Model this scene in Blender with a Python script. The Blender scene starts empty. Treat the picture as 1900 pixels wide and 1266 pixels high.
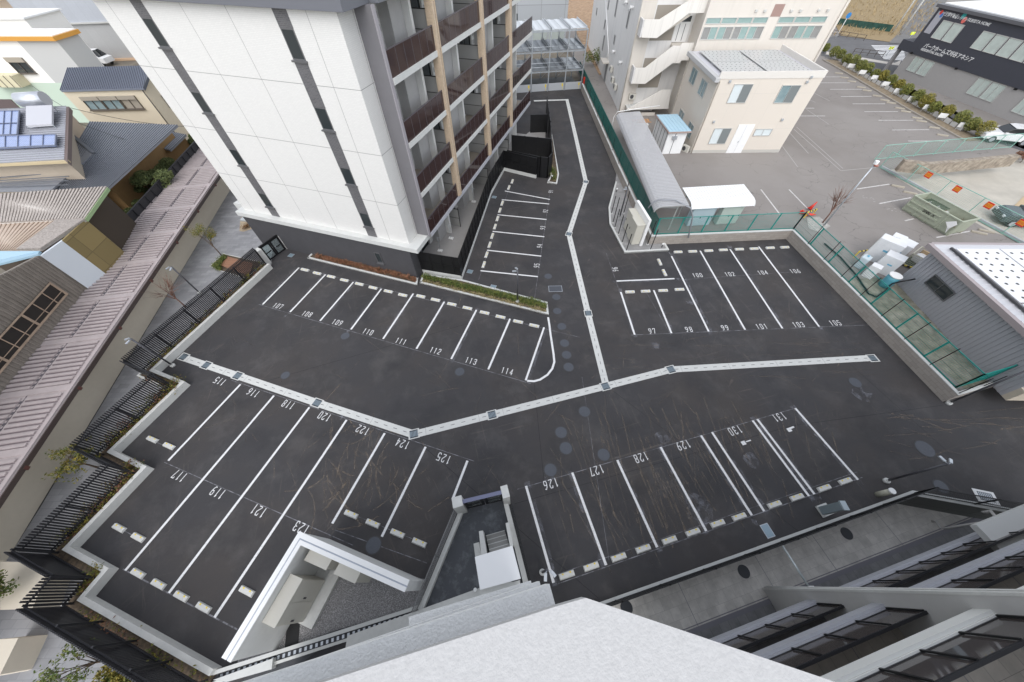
import bpy, bmesh, math, random
from mathutils import Vector, Matrix
random.seed(7)
C = bpy.context.scene.collection
R = math.radians
# ------------------------------------------------------------------ camera (calibrated from the bay grid and the vertical edges)
H = 17.66
FPX = 615.156; TH = 0.939813059; RO = -0.0187965426; CX = 950.0; CY = 633.0
_fw = Vector((0, math.cos(TH), -math.sin(TH))); _rt = Vector((1, 0, 0)); _up = _rt.cross(_fw)
_r = math.cos(RO) * _rt + math.sin(RO) * _up; _u = -math.sin(RO) * _rt + math.cos(RO) * _up
cam = bpy.data.cameras.new('camera'); cam.lens = FPX / 1900 * 36; cam.sensor_width = 36; cam.sensor_fit = 'HORIZONTAL'
cam.clip_start = 0.05; cam.clip_end = 3000
co = bpy.data.objects.new('camera', cam); C.objects.link(co)
M = Matrix((_r, _u, -_fw)).transposed().to_4x4(); M.translation = Vector((0, 0, H)); co.matrix_world = M
bpy.context.scene.camera = co
# ------------------------------------------------------------------ light
EL, AZ = 50, 185          # sun elevation, compass direction it stands in (0 = +Y, clockwise)
w = bpy.data.worlds.new('World'); bpy.context.scene.world = w; w.use_nodes = True
nt = w.node_tree; nt.nodes.clear()
sky = nt.nodes.new('ShaderNodeTexSky'); sky.sky_type = 'NISHITA'; sky.sun_disc = False
sky.sun_elevation = R(EL); sky.sun_rotation = R(AZ); sky.air_density = 1.0; sky.dust_density = 1.0
hs = nt.nodes.new('ShaderNodeHueSaturation'); hs.inputs['Saturation'].default_value = 0.28
bg = nt.nodes.new('ShaderNodeBackground'); bg.inputs['Strength'].default_value = 0.15
wo = nt.nodes.new('ShaderNodeOutputWorld')
nt.links.new(sky.outputs[0], hs.inputs['Color']); nt.links.new(hs.outputs[0], bg.inputs[0]); nt.links.new(bg.outputs[0], wo.inputs[0])
sl = bpy.data.lights.new('sun', 'SUN'); sl.energy = 0.5; sl.angle = R(50); sl.color = (1, 0.965, 0.92)
so = bpy.data.objects.new('sun', sl); C.objects.link(so)
sd = Vector((math.sin(R(AZ)) * math.cos(R(EL)), math.cos(R(AZ)) * math.cos(R(EL)), math.sin(R(EL))))
so.rotation_euler = sd.to_track_quat('Z', 'Y').to_euler(); so.location = (0, 0, 60)
sc = bpy.context.scene
sc.view_settings.view_transform = 'Standard'; sc.view_settings.look = 'None'
sc.view_settings.exposure = 1.12; sc.view_settings.gamma = 1.0
# ------------------------------------------------------------------ geometry helpers
def at(px, py, z=0.0):
    "point of the place at height z that the photograph shows at pixel px,py (1900x1266)"
    d = (px - CX) / FPX * _r - (py - CY) / FPX * _u + _fw
    t = (z - H) / d.z
    return Vector((d.x * t, d.y * t, z))
class FR:
    "local frame of a building: origin on the ground, s along its front, t away from the camera, z up"
    def __init__(s, p0, ang=None, to=None):
        s.p = Vector((p0[0], p0[1], 0))
        if to is not None: ang = math.degrees(math.atan2(to[1] - p0[1], to[0] - p0[0]))
        s.a = ang; a = R(ang); s.e1 = Vector((math.cos(a), math.sin(a), 0)); s.e2 = Vector((-math.sin(a), math.cos(a), 0))
    def L(s, v): d = Vector((v[0], v[1], 0)) - s.p; return Vector((d.dot(s.e1), d.dot(s.e2), v[2] if len(v) > 2 else 0))
    def G(s, px, py, z=0): return s.L(at(px, py, z))
    def Wd(s, l): v = s.p + s.e1 * l[0] + s.e2 * l[1]; v.z = l[2] if len(l) > 2 else 0; return v
    def W(s, px, py, t=0):
        d = (px - CX) / FPX * _r - (py - CY) / FPX * _u + _fw
        o = Vector((0, 0, H)); k = ((s.p + s.e2 * t - o).dot(s.e2)) / d.dot(s.e2); v = o + d * k
        return s.L(v)
    def S(s, px, py, sv=0):
        d = (px - CX) / FPX * _r - (py - CY) / FPX * _u + _fw
        o = Vector((0, 0, H)); k = ((s.p + s.e1 * sv - o).dot(s.e1)) / d.dot(s.e1); v = o + d * k
        return s.L(v)
    def root(s, name, label, cat, group=None, kind=None, z=0):
        return thing(name, label, cat, (s.p.x, s.p.y, z), R(s.a), group, kind)
def tag(o, label=None, cat=None, group=None, kind=None):
    if label: o['label'] = label
    if cat: o['category'] = cat
    if group: o['group'] = group
    if kind: o['kind'] = kind
    return o
def thing(name, label, cat, loc=(0, 0, 0), rz=0, group=None, kind=None):
    o = bpy.data.objects.new(name, None); C.objects.link(o); o.location = loc; o.rotation_euler = (0, 0, rz)
    o.empty_display_size = .2
    return tag(o, label, cat, group, kind)
def copy_tree(o, parent=None):
    c = o.copy(); C.objects.link(c); c.parent = parent
    for ch in list(o.children): copy_tree(ch, c)
    return c
def rehome(o, loc, rz):
    "move a root empty without moving the parts already hung on it in world coordinates"
    o.location = loc; o.rotation_euler = (0, 0, rz); inv = (Matrix.Translation(loc) @ Matrix.Rotation(rz, 4, 'Z')).inverted()
    for c in o.children: c.matrix_parent_inverse = inv
class MB:
    def __init__(s): s.v = []; s.f = []; s.m = []; s.sm = []
    def face(s, pts, mi=0, smooth=False):
        b = len(s.v); s.v += [tuple(p) for p in pts]; s.f.append(tuple(range(b, b + len(pts)))); s.m.append(mi); s.sm.append(smooth)
    def raw(s, vs, fs, mi=0, smooth=False):
        b = len(s.v); s.v += [tuple(p) for p in vs]
        for f in fs: s.f.append(tuple(b + i for i in f)); s.m.append(mi); s.sm.append(smooth)
        return s
    def box(s, x0, x1, y0, y1, z0, z1, mi=0):
        if x0 > x1: x0, x1 = x1, x0
        if y0 > y1: y0, y1 = y1, y0
        if z0 > z1: z0, z1 = z1, z0
        v = [(x0, y0, z0), (x1, y0, z0), (x1, y1, z0), (x0, y1, z0), (x0, y0, z1), (x1, y0, z1), (x1, y1, z1), (x0, y1, z1)]
        return s.raw(v, [(3, 2, 1, 0), (4, 5, 6, 7), (0, 1, 5, 4), (1, 2, 6, 5), (2, 3, 7, 6), (3, 0, 4, 7)], mi)
    def prism(s, poly, z0, z1, mi=0, mt=None):
        "vertical prism over plan polygon"
        n = len(poly)
        A = sum(poly[i][0] * poly[(i + 1) % n][1] - poly[(i + 1) % n][0] * poly[i][1] for i in range(n))
        if A < 0: poly = list(reversed(poly))
        v = [(p[0], p[1], z0) for p in poly] + [(p[0], p[1], z1) for p in poly]
        s.raw(v, [(i, (i + 1) % n, n + (i + 1) % n, n + i) for i in range(n)] + [tuple(reversed(range(n)))], mi)
        b = len(s.v) - 2 * n; s.f.append(tuple(range(b + n, b + 2 * n))); s.m.append(mi if mt is None else mt); s.sm.append(False)
        return s
    def ext(s, pts, vec, mi=0):
        "extrude a planar outline by vec"
        n = len(pts); vec = Vector(vec); a = [Vector(p) for p in pts]; b = [p + vec for p in a]
        s.raw(a + b, [tuple(reversed(range(n))), tuple(range(n, 2 * n))] + [(i, (i + 1) % n, n + (i + 1) % n, n + i) for i in range(n)], mi)
        return s
    def bar(s, p, q, w, h=None, mi=0, up=(0, 0, 1)):
        p = Vector(p); q = Vector(q); d = q - p
        if d.length < 1e-6: return s
        h = w if h is None else h; d.normalize(); u = Vector(up)
        if abs(d.dot(u)) > .98: u = Vector((1, 0, 0))
        x = d.cross(u).normalized(); y = x.cross(d).normalized(); x *= w / 2; y *= h / 2
        v = [p - x - y, p + x - y, p + x + y, p - x + y, q - x - y, q + x - y, q + x + y, q - x + y]
        return s.raw(v, [(0, 1, 2, 3), (7, 6, 5, 4), (4, 5, 1, 0), (5, 6, 2, 1), (6, 7, 3, 2), (7, 4, 0, 3)], mi)
    def tube(s, pts, r, n=8, mi=0, r2=None):
        pts = [Vector(p) for p in pts]; m = len(pts); b = len(s.v)
        for i, p in enumerate(pts):
            d = (pts[min(i + 1, m - 1)] - pts[max(i - 1, 0)]).normalized()
            u = Vector((0, 0, 1)) if abs(d.z) < .9 else Vector((1, 0, 0))
            x = d.cross(u).normalized(); y = x.cross(d)
            rr = r if r2 is None else r + (r2 - r) * i / (m - 1)
            for k in range(n):
                a = 2 * math.pi * k / n; s.v.append(tuple(p + x * math.cos(a) * rr + y * math.sin(a) * rr))
        for i in range(m - 1):
            for k in range(n):
                s.f.append((b + i * n + k, b + i * n + (k + 1) % n, b + (i + 1) * n + (k + 1) % n, b + (i + 1) * n + k)); s.m.append(mi); s.sm.append(n > 5)
        s.f.append(tuple(b + k for k in reversed(range(n)))); s.m.append(mi); s.sm.append(False)
        s.f.append(tuple(b + (m - 1) * n + k for k in range(n))); s.m.append(mi); s.sm.append(False)
        return s
    def disc(s, c, r, h=.0, n=24, mi=0):
        return s.prism([(c[0] + r * math.cos(2 * math.pi * k / n), c[1] + r * math.sin(2 * math.pi * k / n)) for k in range(n)], c[2], c[2] + h, mi)
    def build(s, name, mats, parent=None, bev=0):
        me = bpy.data.meshes.new(name); me.from_pydata(s.v, [], s.f)
        if not isinstance(mats, (list, tuple)): mats = [mats]
        for m in mats: me.materials.append(m)
        for p, mi, sm in zip(me.polygons, s.m, s.sm): p.material_index = mi; p.use_smooth = sm
        me.update(); bm = bmesh.new(); bm.from_mesh(me)
        if bev:
            bmesh.ops.remove_doubles(bm, verts=bm.verts, dist=1e-5)
            es = [e for e in bm.edges if len(e.link_faces) == 2 and e.calc_face_angle(0) > .5]
            bmesh.ops.bevel(bm, geom=es, offset=bev, segments=2, affect='EDGES', profile=.7)
        bmesh.ops.recalc_face_normals(bm, faces=bm.faces); bm.to_mesh(me); bm.free()
        o = bpy.data.objects.new(name, me); C.objects.link(o)
        if parent: o.parent = parent
        return o
def line_off(pts, d):
    "offset an open polyline (2D) to its left by d with mitred corners"
    P = [Vector((p[0], p[1])) for p in pts]; out = []
    for i, p in enumerate(P):
        n = []
        for a, b in ((i - 1, i), (i, i + 1)):
            if a >= 0 and b < len(P):
                e = (P[b] - P[a]).normalized(); n.append(Vector((-e.y, e.x)))
        if len(n) == 1: out.append(p + n[0] * d)
        else:
            m = (n[0] + n[1]).normalized(); out.append(p + m * (d / max(.35, m.dot(n[0]))))
    return out
def wall_run(mb, pts, d0, d1, z0, z1, mi=0):
    a = line_off(pts, d0); b = line_off(pts, d1)
    for i in range(len(pts) - 1): mb.prism([a[i], a[i + 1], b[i + 1], b[i]], z0, z1, mi)
    return mb
# ------------------------------------------------------------------ materials
MT = {}
def mat(name, col, rough=.7, metal=0., spec=None, bump=0., bscale=40, var=0., vscale=3., col2=None, v2=.5, v2s=1.2, nodes=None, alpha=None, emit=None):
    if name in MT: return MT[name]
    m = bpy.data.materials.new(name); m.use_nodes = True; n = m.node_tree; b = n.nodes['Principled BSDF']
    b.inputs['Roughness'].default_value = rough; b.inputs['Metallic'].default_value = metal
    if spec is not None: b.inputs['Specular IOR Level'].default_value = spec
    tc = n.nodes.new('ShaderNodeTexCoord'); c = n.nodes.new('ShaderNodeRGB'); c.outputs[0].default_value = (*col, 1); out = c.outputs[0]
    if col2:
        no = n.nodes.new('ShaderNodeTexNoise'); no.inputs['Scale'].default_value = v2s; no.inputs['Detail'].default_value = 6; no.inputs['Roughness'].default_value = .6
        rp = n.nodes.new('ShaderNodeMapRange'); rp.inputs[1].default_value = .5 - .5 * (1 - v2) * .6; rp.inputs[2].default_value = .5 + .35 * (1 - v2) + .05
        mx = n.nodes.new('ShaderNodeMix'); mx.data_type = 'RGBA'; mx.inputs['B'].default_value = (*col2, 1)
        n.links.new(tc.outputs['Object'], no.inputs['Vector']); n.links.new(no.outputs[0], rp.inputs[0]); n.links.new(rp.outputs[0], mx.inputs['Factor']); n.links.new(out, mx.inputs['A']); out = mx.outputs['Result']
    if var:
        no = n.nodes.new('ShaderNodeTexNoise'); no.inputs['Scale'].default_value = vscale; no.inputs['Detail'].default_value = 8; no.inputs['Roughness'].default_value = .65
        rp = n.nodes.new('ShaderNodeMapRange'); rp.inputs[1].default_value = .3; rp.inputs[2].default_value = .7; rp.inputs[3].default_value = 1 - var; rp.inputs[4].default_value = 1 + var
        mm = n.nodes.new('ShaderNodeVectorMath'); mm.operation = 'SCALE'
        n.links.new(tc.outputs['Object'], no.inputs['Vector']); n.links.new(no.outputs[0], rp.inputs[0]); n.links.new(out, mm.inputs[0]); n.links.new(rp.outputs[0], mm.inputs['Scale']); out = mm.outputs[0]
    if nodes: out = nodes(n, tc, out, b)
    n.links.new(out, b.inputs['Base Color'])
    if bump:
        no = n.nodes.new('ShaderNodeTexNoise'); no.inputs['Scale'].default_value = bscale; no.inputs['Detail'].default_value = 5
        bp = n.nodes.new('ShaderNodeBump'); bp.inputs['Strength'].default_value = bump; bp.inputs['Distance'].default_value = .02
        n.links.new(tc.outputs['Object'], no.inputs['Vector']); n.links.new(no.outputs[0], bp.inputs['Height']); n.links.new(bp.outputs[0], b.inputs['Normal'])
    if alpha is not None: b.inputs['Alpha'].default_value = alpha
    if emit: b.inputs['Emission Color'].default_value = (*col, 1); b.inputs['Emission Strength'].default_value = emit
    MT[name] = m; return m
def N(n, t, **k):
    x = n.nodes.new(t)
    for a, v in k.items(): setattr(x, a, v)
    return x
def mixc(n, fac, a, bcol):
    mx = N(n, 'ShaderNodeMix', data_type='RGBA')
    if isinstance(bcol, tuple): mx.inputs['B'].default_value = (*bcol, 1)
    else: n.links.new(bcol, mx.inputs['B'])
    if isinstance(fac, (int, float)): mx.inputs['Factor'].default_value = fac
    else: n.links.new(fac, mx.inputs['Factor'])
    n.links.new(a, mx.inputs['A']); return mx.outputs['Result']
def mapr(n, x, a, b, c=0, d=1):
    r = N(n, 'ShaderNodeMapRange'); r.inputs[1].default_value = a; r.inputs[2].default_value = b; r.inputs[3].default_value = c; r.inputs[4].default_value = d
    n.links.new(x, r.inputs[0]); return r.outputs[0]
def noise(n, tc, scale, detail=4, rot=None, sc=None, rough=.6, loc=None):
    no = N(n, 'ShaderNodeTexNoise'); no.inputs['Scale'].default_value = scale; no.inputs['Detail'].default_value = detail; no.inputs['Roughness'].default_value = rough
    if rot is not None or sc is not None or loc is not None:
        mp = N(n, 'ShaderNodeMapping'); mp.vector_type = 'TEXTURE'
        mp.inputs['Rotation'].default_value = (0, 0, rot or 0); mp.inputs['Scale'].default_value = tuple(1 / q for q in (sc or (1, 1, 1))); mp.inputs['Location'].default_value = loc or (0, 0, 0)
        n.links.new(tc.outputs['Object'], mp.inputs[0]); n.links.new(mp.outputs[0], no.inputs['Vector'])
    else: n.links.new(tc.outputs['Object'], no.inputs['Vector'])
    return no.outputs[0]
def mul(n, a, b):
    m = N(n, 'ShaderNodeMath', operation='MULTIPLY')
    n.links.new(a, m.inputs[0])
    if isinstance(b, (int, float)): m.inputs[1].default_value = b
    else: n.links.new(b, m.inputs[1])
    return m.outputs[0]
def asphalt_nodes(n, tc, out, b):
    # paving lanes, brown dust, pale drag streaks, aggregate speckle
    big = noise(n, tc, .18, 6); out = mixc(n, mapr(n, big, .42, .62, 0, .65), out, (.056, .048, .044))
    lane = noise(n, tc, 1., 3, rot=R(14), sc=(.06, .55, 1)); out = mixc(n, mapr(n, lane, .45, .7, 0, .4), out, (.034, .034, .037))
    pale = noise(n, tc, .5, 8, loc=(9, 3, 0), rough=.7); out = mixc(n, mapr(n, pale, .5, .72, 0, .6), out, (.095, .09, .088)); dk = noise(n, tc, .33, 5, loc=(70, 33, 0)); out = mixc(n, mapr(n, dk, .5, .66, 0, .55), out, (.024, .024, .027))
    msk = noise(n, tc, .14, 2, loc=(31, 12, 0))
    for rot, sx, L in ((R(104), 12, 0), (R(122), 9, 7), (R(14), 11, 13), (R(60), 7, 23)):
        st = noise(n, tc, 1., 7, rot=rot, sc=(.22 if sx > 10 else .5, sx * .5, 1), loc=(L, L * 2, 0), rough=.62); st.node.inputs['Distortion'].default_value = .5 if sx > 10 else 1.6
        f = mul(n, mapr(n, st, .62, .72, 0, .3), mapr(n, msk, .46, .58, 0, 1)); out = mixc(n, f, out, (.19, .16, .13))
    sp = noise(n, tc, 90, 2); out = mixc(n, mapr(n, sp, .55, .75, 0, .35), out, (.11, .108, .105))
    return out
def old_asphalt_nodes(n, tc, out, b):
    big = noise(n, tc, .12, 6, loc=(4, 4, 0)); out = mixc(n, mapr(n, big, .4, .7, 0, .6), out, (.17, .15, .135))
    vo = N(n, 'ShaderNodeTexVoronoi', feature='DISTANCE_TO_EDGE'); vo.inputs['Scale'].default_value = .55
    wn = N(n, 'ShaderNodeTexNoise'); wn.inputs['Scale'].default_value = 1.5; wn.inputs['Detail'].default_value = 6
    ad = N(n, 'ShaderNodeMix', data_type='RGBA', blend_type='ADD'); ad.inputs['Factor'].default_value = .8
    n.links.new(tc.outputs['Object'], wn.inputs['Vector']); n.links.new(tc.outputs['Object'], ad.inputs['A']); n.links.new(wn.outputs['Color'], ad.inputs['B']); n.links.new(ad.outputs['Result'], vo.inputs['Vector'])
    m2 = noise(n, tc, .3, 2, loc=(50, 0, 0)); f = mul(n, mapr(n, vo.outputs['Distance'], 0, .02, .6, 0), mapr(n, m2, .5, .62)); out = mixc(n, f, out, (.07, .065, .06))
    sp = noise(n, tc, 60, 2); return mixc(n, mapr(n, sp, .5, .8, 0, .3), out, (.33, .32, .31))
def brick_nodes(bw, bh, mortar, mcol, amt=1., vert=True, off=.5, vary=.12, bumpy=.3):
    def f(n, tc, out, b):
        br = N(n, 'ShaderNodeTexBrick'); br.offset = off; br.inputs['Scale'].default_value = 1; br.inputs['Brick Width'].default_value = bw; br.inputs['Row Height'].default_value = bh
        br.inputs['Mortar Size'].default_value = mortar; br.inputs['Mortar Smooth'].default_value = .2; br.inputs['Bias'].default_value = 0
        if vert:
            sx = N(n, 'ShaderNodeSeparateXYZ'); ad = N(n, 'ShaderNodeMath', operation='ADD'); cb = N(n, 'ShaderNodeCombineXYZ')
            n.links.new(tc.outputs['Object'], sx.inputs[0]); n.links.new(sx.outputs[0], ad.inputs[0]); n.links.new(sx.outputs[1], ad.inputs[1]); n.links.new(ad.outputs[0], cb.inputs[0]); n.links.new(sx.outputs[2], cb.inputs[1]); n.links.new(cb.outputs[0], br.inputs['Vector'])
        else: n.links.new(tc.outputs['Object'], br.inputs['Vector'])
        v1 = N(n, 'ShaderNodeVectorMath', operation='SCALE'); v1.inputs['Scale'].default_value = 1 - vary; n.links.new(out, v1.inputs[0])
        v2 = N(n, 'ShaderNodeVectorMath', operation='SCALE'); v2.inputs['Scale'].default_value = 1 + vary * .6; n.links.new(out, v2.inputs[0])
        n.links.new(v1.outputs[0], br.inputs['Color1']); n.links.new(v2.outputs[0], br.inputs['Color2']); br.inputs['Mortar'].default_value = (*mcol, 1)
        if bumpy:
            bp = N(n, 'ShaderNodeBump'); bp.invert = True; bp.inputs['Strength'].default_value = bumpy; bp.inputs['Distance'].default_value = .01
            n.links.new(br.outputs['Fac'], bp.inputs['Height']); n.links.new(bp.outputs[0], b.inputs['Normal'])
        return mixc(n, amt, out, br.outputs['Color'])
    return f
def streak_nodes(col, amt=.35, sx=3., sz=.25):
    "rain streaks running down a wall"
    def f(n, tc, out, b):
        mp = N(n, 'ShaderNodeMapping'); mp.inputs['Scale'].default_value = (sx, sx, sz); no = N(n, 'ShaderNodeTexNoise'); no.inputs['Scale'].default_value = 1; no.inputs['Detail'].default_value = 6
        n.links.new(tc.outputs['Object'], mp.inputs[0]); n.links.new(mp.outputs[0], no.inputs['Vector'])
        return mixc(n, mapr(n, no.outputs[0], .5, .75, 0, amt), out, col)
    return f
def leaf_nodes(c2, c3=None):
    def f(n, tc, out, b):
        vo = N(n, 'ShaderNodeTexNoise'); vo.inputs['Scale'].default_value = 3.5; vo.inputs['Detail'].default_value = 5; n.links.new(tc.outputs['Object'], vo.inputs['Vector'])
        out = mixc(n, mapr(n, vo.outputs[0], .42, .62), out, c2)
        if c3:
            v3 = N(n, 'ShaderNodeTexNoise'); v3.inputs['Scale'].default_value = 9; n.links.new(tc.outputs['Object'], v3.inputs['Vector']); out = mixc(n, mapr(n, v3.outputs[0], .55, .68), out, c3)
        return out
    return f
asph = mat('asphalt_new', (.043, .0415, .0445), .82, bump=.35, bscale=120, nodes=asphalt_nodes)
asph2 = mat('asphalt_old', (.265, .243, .226), .9, bump=.3, bscale=90, nodes=old_asphalt_nodes)
road_m = mat('road_asphalt', (.12, .118, .12), .85, var=.15, vscale=.8, bump=.2)
soil = mat('ground_soil', (.20, .17, .13), .95, var=.3, vscale=.4, col2=(.14, .13, .11))
drygrass = mat('dry_grass', (.34, .25, .13), .95, var=.35, vscale=1.2, col2=(.20, .15, .08), bump=.8, bscale=8)
paint = mat('line_paint', (.74, .74, .74), .6, nodes=lambda n, tc, o, b: mixc(n, mapr(n, noise(n, tc, 14, 6), .50, .74, 0, .5), o, (.22, .215, .215)))
chalk = mat('chalk_line', (.23, .23, .25), .8, nodes=lambda n, tc, o, b: mixc(n, mapr(n, noise(n, tc, 3, 6), .4, .6, 0, .85), o, (.045, .043, .045)))
oldpaint = mat('old_paint', (.62, .60, .58), .8, nodes=lambda n, tc, o, b: mixc(n, mapr(n, noise(n, tc, 6, 6), .45, .65, 0, .5), o, (.27, .25, .24)))
conc = mat('pale_concrete', (.60, .60, .575), .8, var=.06, vscale=5, bump=.15, bscale=60)
concw = mat('white_concrete', (.58, .585, .565), .75, var=.05, vscale=3, bump=.1, bscale=50)
block = mat('taupe_block', (.36, .325, .29), .9, nodes=brick_nodes(.4, .2, .006, (.22, .2, .18), vary=.1), bump=0)
white = mat('white_paint', (.82, .82, .81), .5, var=.02)
tile_w = mat('white_tile', (.71, .70, .675), .45, nodes=brick_nodes(.2, .065, .005, (.60, .59, .57), .85, vary=.03, bumpy=.12))
tile_d = mat('dark_tile', (.115, .112, .118), .4, nodes=brick_nodes(.2, .065, .006, (.19, .19, .19), vary=.2))
dark = mat('charcoal_wall', (.062, .061, .066), .75, var=.08, vscale=2, bump=.2, bscale=80)
fing = mat('grey_fin', (.17, .165, .175), .7, var=.04)
slabg = mat('grey_slab_edge', (.44, .445, .48), .5, var=.05)
blk = mat('black_metal', (.012, .012, .013), .45, metal=.2)
blkrail = mat('black_rail', (.03, .03, .034), .4, metal=.3)
steel = mat('galvanised_steel', (.50, .53, .56), .4, metal=.6, var=.12, vscale=4)
beige = mat('beige_wall', (.64, .575, .47), .85, var=.03)
tanw = mat('tan_column', (.60, .47, .34), .6, nodes=brick_nodes(.1, .05, .004, (.45, .36, .27), vary=.1))
stucco = mat('white_stucco', (.475, .47, .463), .92, var=.07, vscale=40, bump=.22, bscale=90)
stucco_bright = mat('white_stucco_brightened', (.74, .74, .73), .92, var=.05, vscale=25, bump=.3, bscale=90)  # same stucco, colour brightened to offset the shade on ledges and lower wall
def glassm(name, tint, tr=.35, rough=.05):
    m = bpy.data.materials.new(name); m.use_nodes = True; n = m.node_tree; n.nodes.clear()
    t = N(n, 'ShaderNodeBsdfTransparent'); t.inputs[0].default_value = (*tint, 1); g = N(n, 'ShaderNodeBsdfGlossy'); g.inputs[0].default_value = (.9, .9, .9, 1); g.inputs['Roughness'].default_value = rough
    d = N(n, 'ShaderNodeBsdfDiffuse'); d.inputs[0].default_value = (*tint, 1); m1 = N(n, 'ShaderNodeMixShader'); m1.inputs[0].default_value = 1 - tr
    fr = N(n, 'ShaderNodeFresnel'); fr.inputs[0].default_value = 1.5; m2 = N(n, 'ShaderNodeMixShader'); o = N(n, 'ShaderNodeOutputMaterial')
    n.links.new(t.outputs[0], m1.inputs[1]); n.links.new(d.outputs[0], m1.inputs[2]); n.links.new(fr.outputs[0], m2.inputs[0]); n.links.new(m1.outputs[0], m2.inputs[1]); n.links.new(g.outputs[0], m2.inputs[2]); n.links.new(m2.outputs[0], o.inputs[0])
    MT[name] = m; return m
brown_glass = glassm('brown_glass', (.062, .036, .034), .22)
smoke_glass = glassm('smoke_glass', (.30, .26, .25), .75)
clear_glass = glassm('clear_glass', (.75, .82, .82), .85)
pane_d = mat('dark_pane', (.035, .042, .045), .06, spec=.8)
pane_b = mat('blue_pane', (.20, .28, .30), .08, spec=.8, col2=(.33, .42, .43), v2s=1.)
pane_c = mat('curtained_pane', (.50, .56, .52), .12, spec=.7, var=.1, vscale=2)
pane_w = mat('frosted_pane', (.66, .72, .73), .15, spec=.6)
alu = mat('window_frame', (.16, .16, .165), .4, metal=.4)
alu_l = mat('silver_frame', (.62, .62, .60), .4, metal=.5)
tiles_l = mat('paving_tile', (.29, .285, .28), .7, var=.12, vscale=1.2, nodes=brick_nodes(.6, .3, .006, (.2, .2, .2), vert=False, vary=.14, bumpy=.1))
tiles_a = mat('alley_tile', (.30, .30, .31), .7, var=.12, vscale=.8, nodes=brick_nodes(.6, .3, .008, (.22, .22, .23), vert=False, vary=.16, bumpy=.1))
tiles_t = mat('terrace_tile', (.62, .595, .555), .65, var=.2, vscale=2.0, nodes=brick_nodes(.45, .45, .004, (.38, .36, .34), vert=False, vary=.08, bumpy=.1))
tiles_k = mat('shaded_terrace_tile', (.24, .24, .245), .6, var=.2, vscale=2.4, nodes=brick_nodes(.45, .45, .004, (.05, .05, .05), vert=False, vary=.1, bumpy=.1))  # terrace tile again, shade beneath the balconies put into its darker colour
gravel = mat('gravel', (.17, .165, .165), .9, nodes=lambda n, tc, o, b: mixc(n, mapr(n, noise(n, tc, 26, 3, rough=.8), .45, .62), o, (.40, .39, .39)), bump=1., bscale=26)
soilp = mat('planter_soil', (.065, .048, .035), .95, var=.4, vscale=9, col2=(.15, .11, .07), v2s=6)
green_p = mat('green_fence_paint', (.01, .27, .23), .4)
green_pl = mat('pale_green_paint', (.27, .50, .42), .5)
yel = mat('yellow_paint', (.75, .58, .05), .5)
red = mat('red_plastic', (.70, .05, .03), .4)
manh = mat('manhole_iron', (.085, .092, .108), .55, metal=.3, bump=.6, bscale=45, var=.1, vscale=20)
bark = mat('bark', (.12, .085, .06), .95, var=.3, vscale=12)
leaf_g = mat('leaf_green', (.075, .115, .025), .8, nodes=leaf_nodes((.14, .17, .035), (.24, .21, .05)))
leaf_y = mat('leaf_yellow_green', (.075, .10, .02), .8, nodes=leaf_nodes((.24, .20, .035), (.32, .22, .02)))
leaf_r = mat('leaf_red_brown', (.16, .065, .04), .85, nodes=leaf_nodes((.26, .13, .08), (.12, .10, .03)))
leaf_p = mat('leaf_pine', (.09, .12, .045), .85, nodes=leaf_nodes((.17, .20, .07), (.22, .24, .09)))
# ------------------------------------------------------------------ foliage
def leaves(mb, c, rad, n, size, mi=0, hollow=.35, lumps=None):
    c = Vector(c); L = lumps or [(Vector((0, 0, 0)), 1.)]
    for _ in range(n):
        lc, lr = random.choice(L)
        while True:
            d = Vector((random.uniform(-1, 1), random.uniform(-1, 1), random.uniform(-1, 1)))
            if hollow < d.length <= 1: break
        d = Vector((d.x * rad[0] * lr, d.y * rad[1] * lr, d.z * rad[2] * lr)); p = c + lc + d
        a = Vector((random.gauss(0, 1), random.gauss(0, 1), random.gauss(0, .7))).normalized(); b = a.cross(Vector((random.gauss(0, 1), random.gauss(0, 1), random.gauss(0, 1)))).normalized()
        s = size * random.uniform(.6, 1.4); mb.face([p - a * s, p - b * s * .45, p + a * s, p + b * s * .45], mi)
def shrub(name, label, cat, loc, rad, n, size, m, group=None, trunk=.12, lumpn=7, kind=None):
    t = thing(name, label, cat, loc, 0, group, kind)
    b = MB(); lumps = [(Vector((0, 0, 0)), .9)] if lumpn == 0 else [(Vector((random.uniform(-.55, .55) * rad[0], random.uniform(-.55, .55) * rad[1], random.uniform(-.4, .55) * rad[2])), random.uniform(.35, .6)) for _ in range(lumpn)]
    leaves(b, (0, 0, trunk + rad[2]), rad, n, size, 0, .2, lumps); b.build('crown', m, t)
    s = MB(); s.tube([(0, 0, -.05), (0.02, 0, trunk + rad[2] * .8)], .03, 6, 0, .015)
    for k in range(5):
        a = random.uniform(0, 6.3); s.tube([(0, 0, trunk + .1), (math.cos(a) * rad[0] * .6, math.sin(a) * rad[1] * .6, trunk + rad[2] * 1.3)], .012, 4, 0, .005)
    s.build('trunk', bark, t); return t
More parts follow.
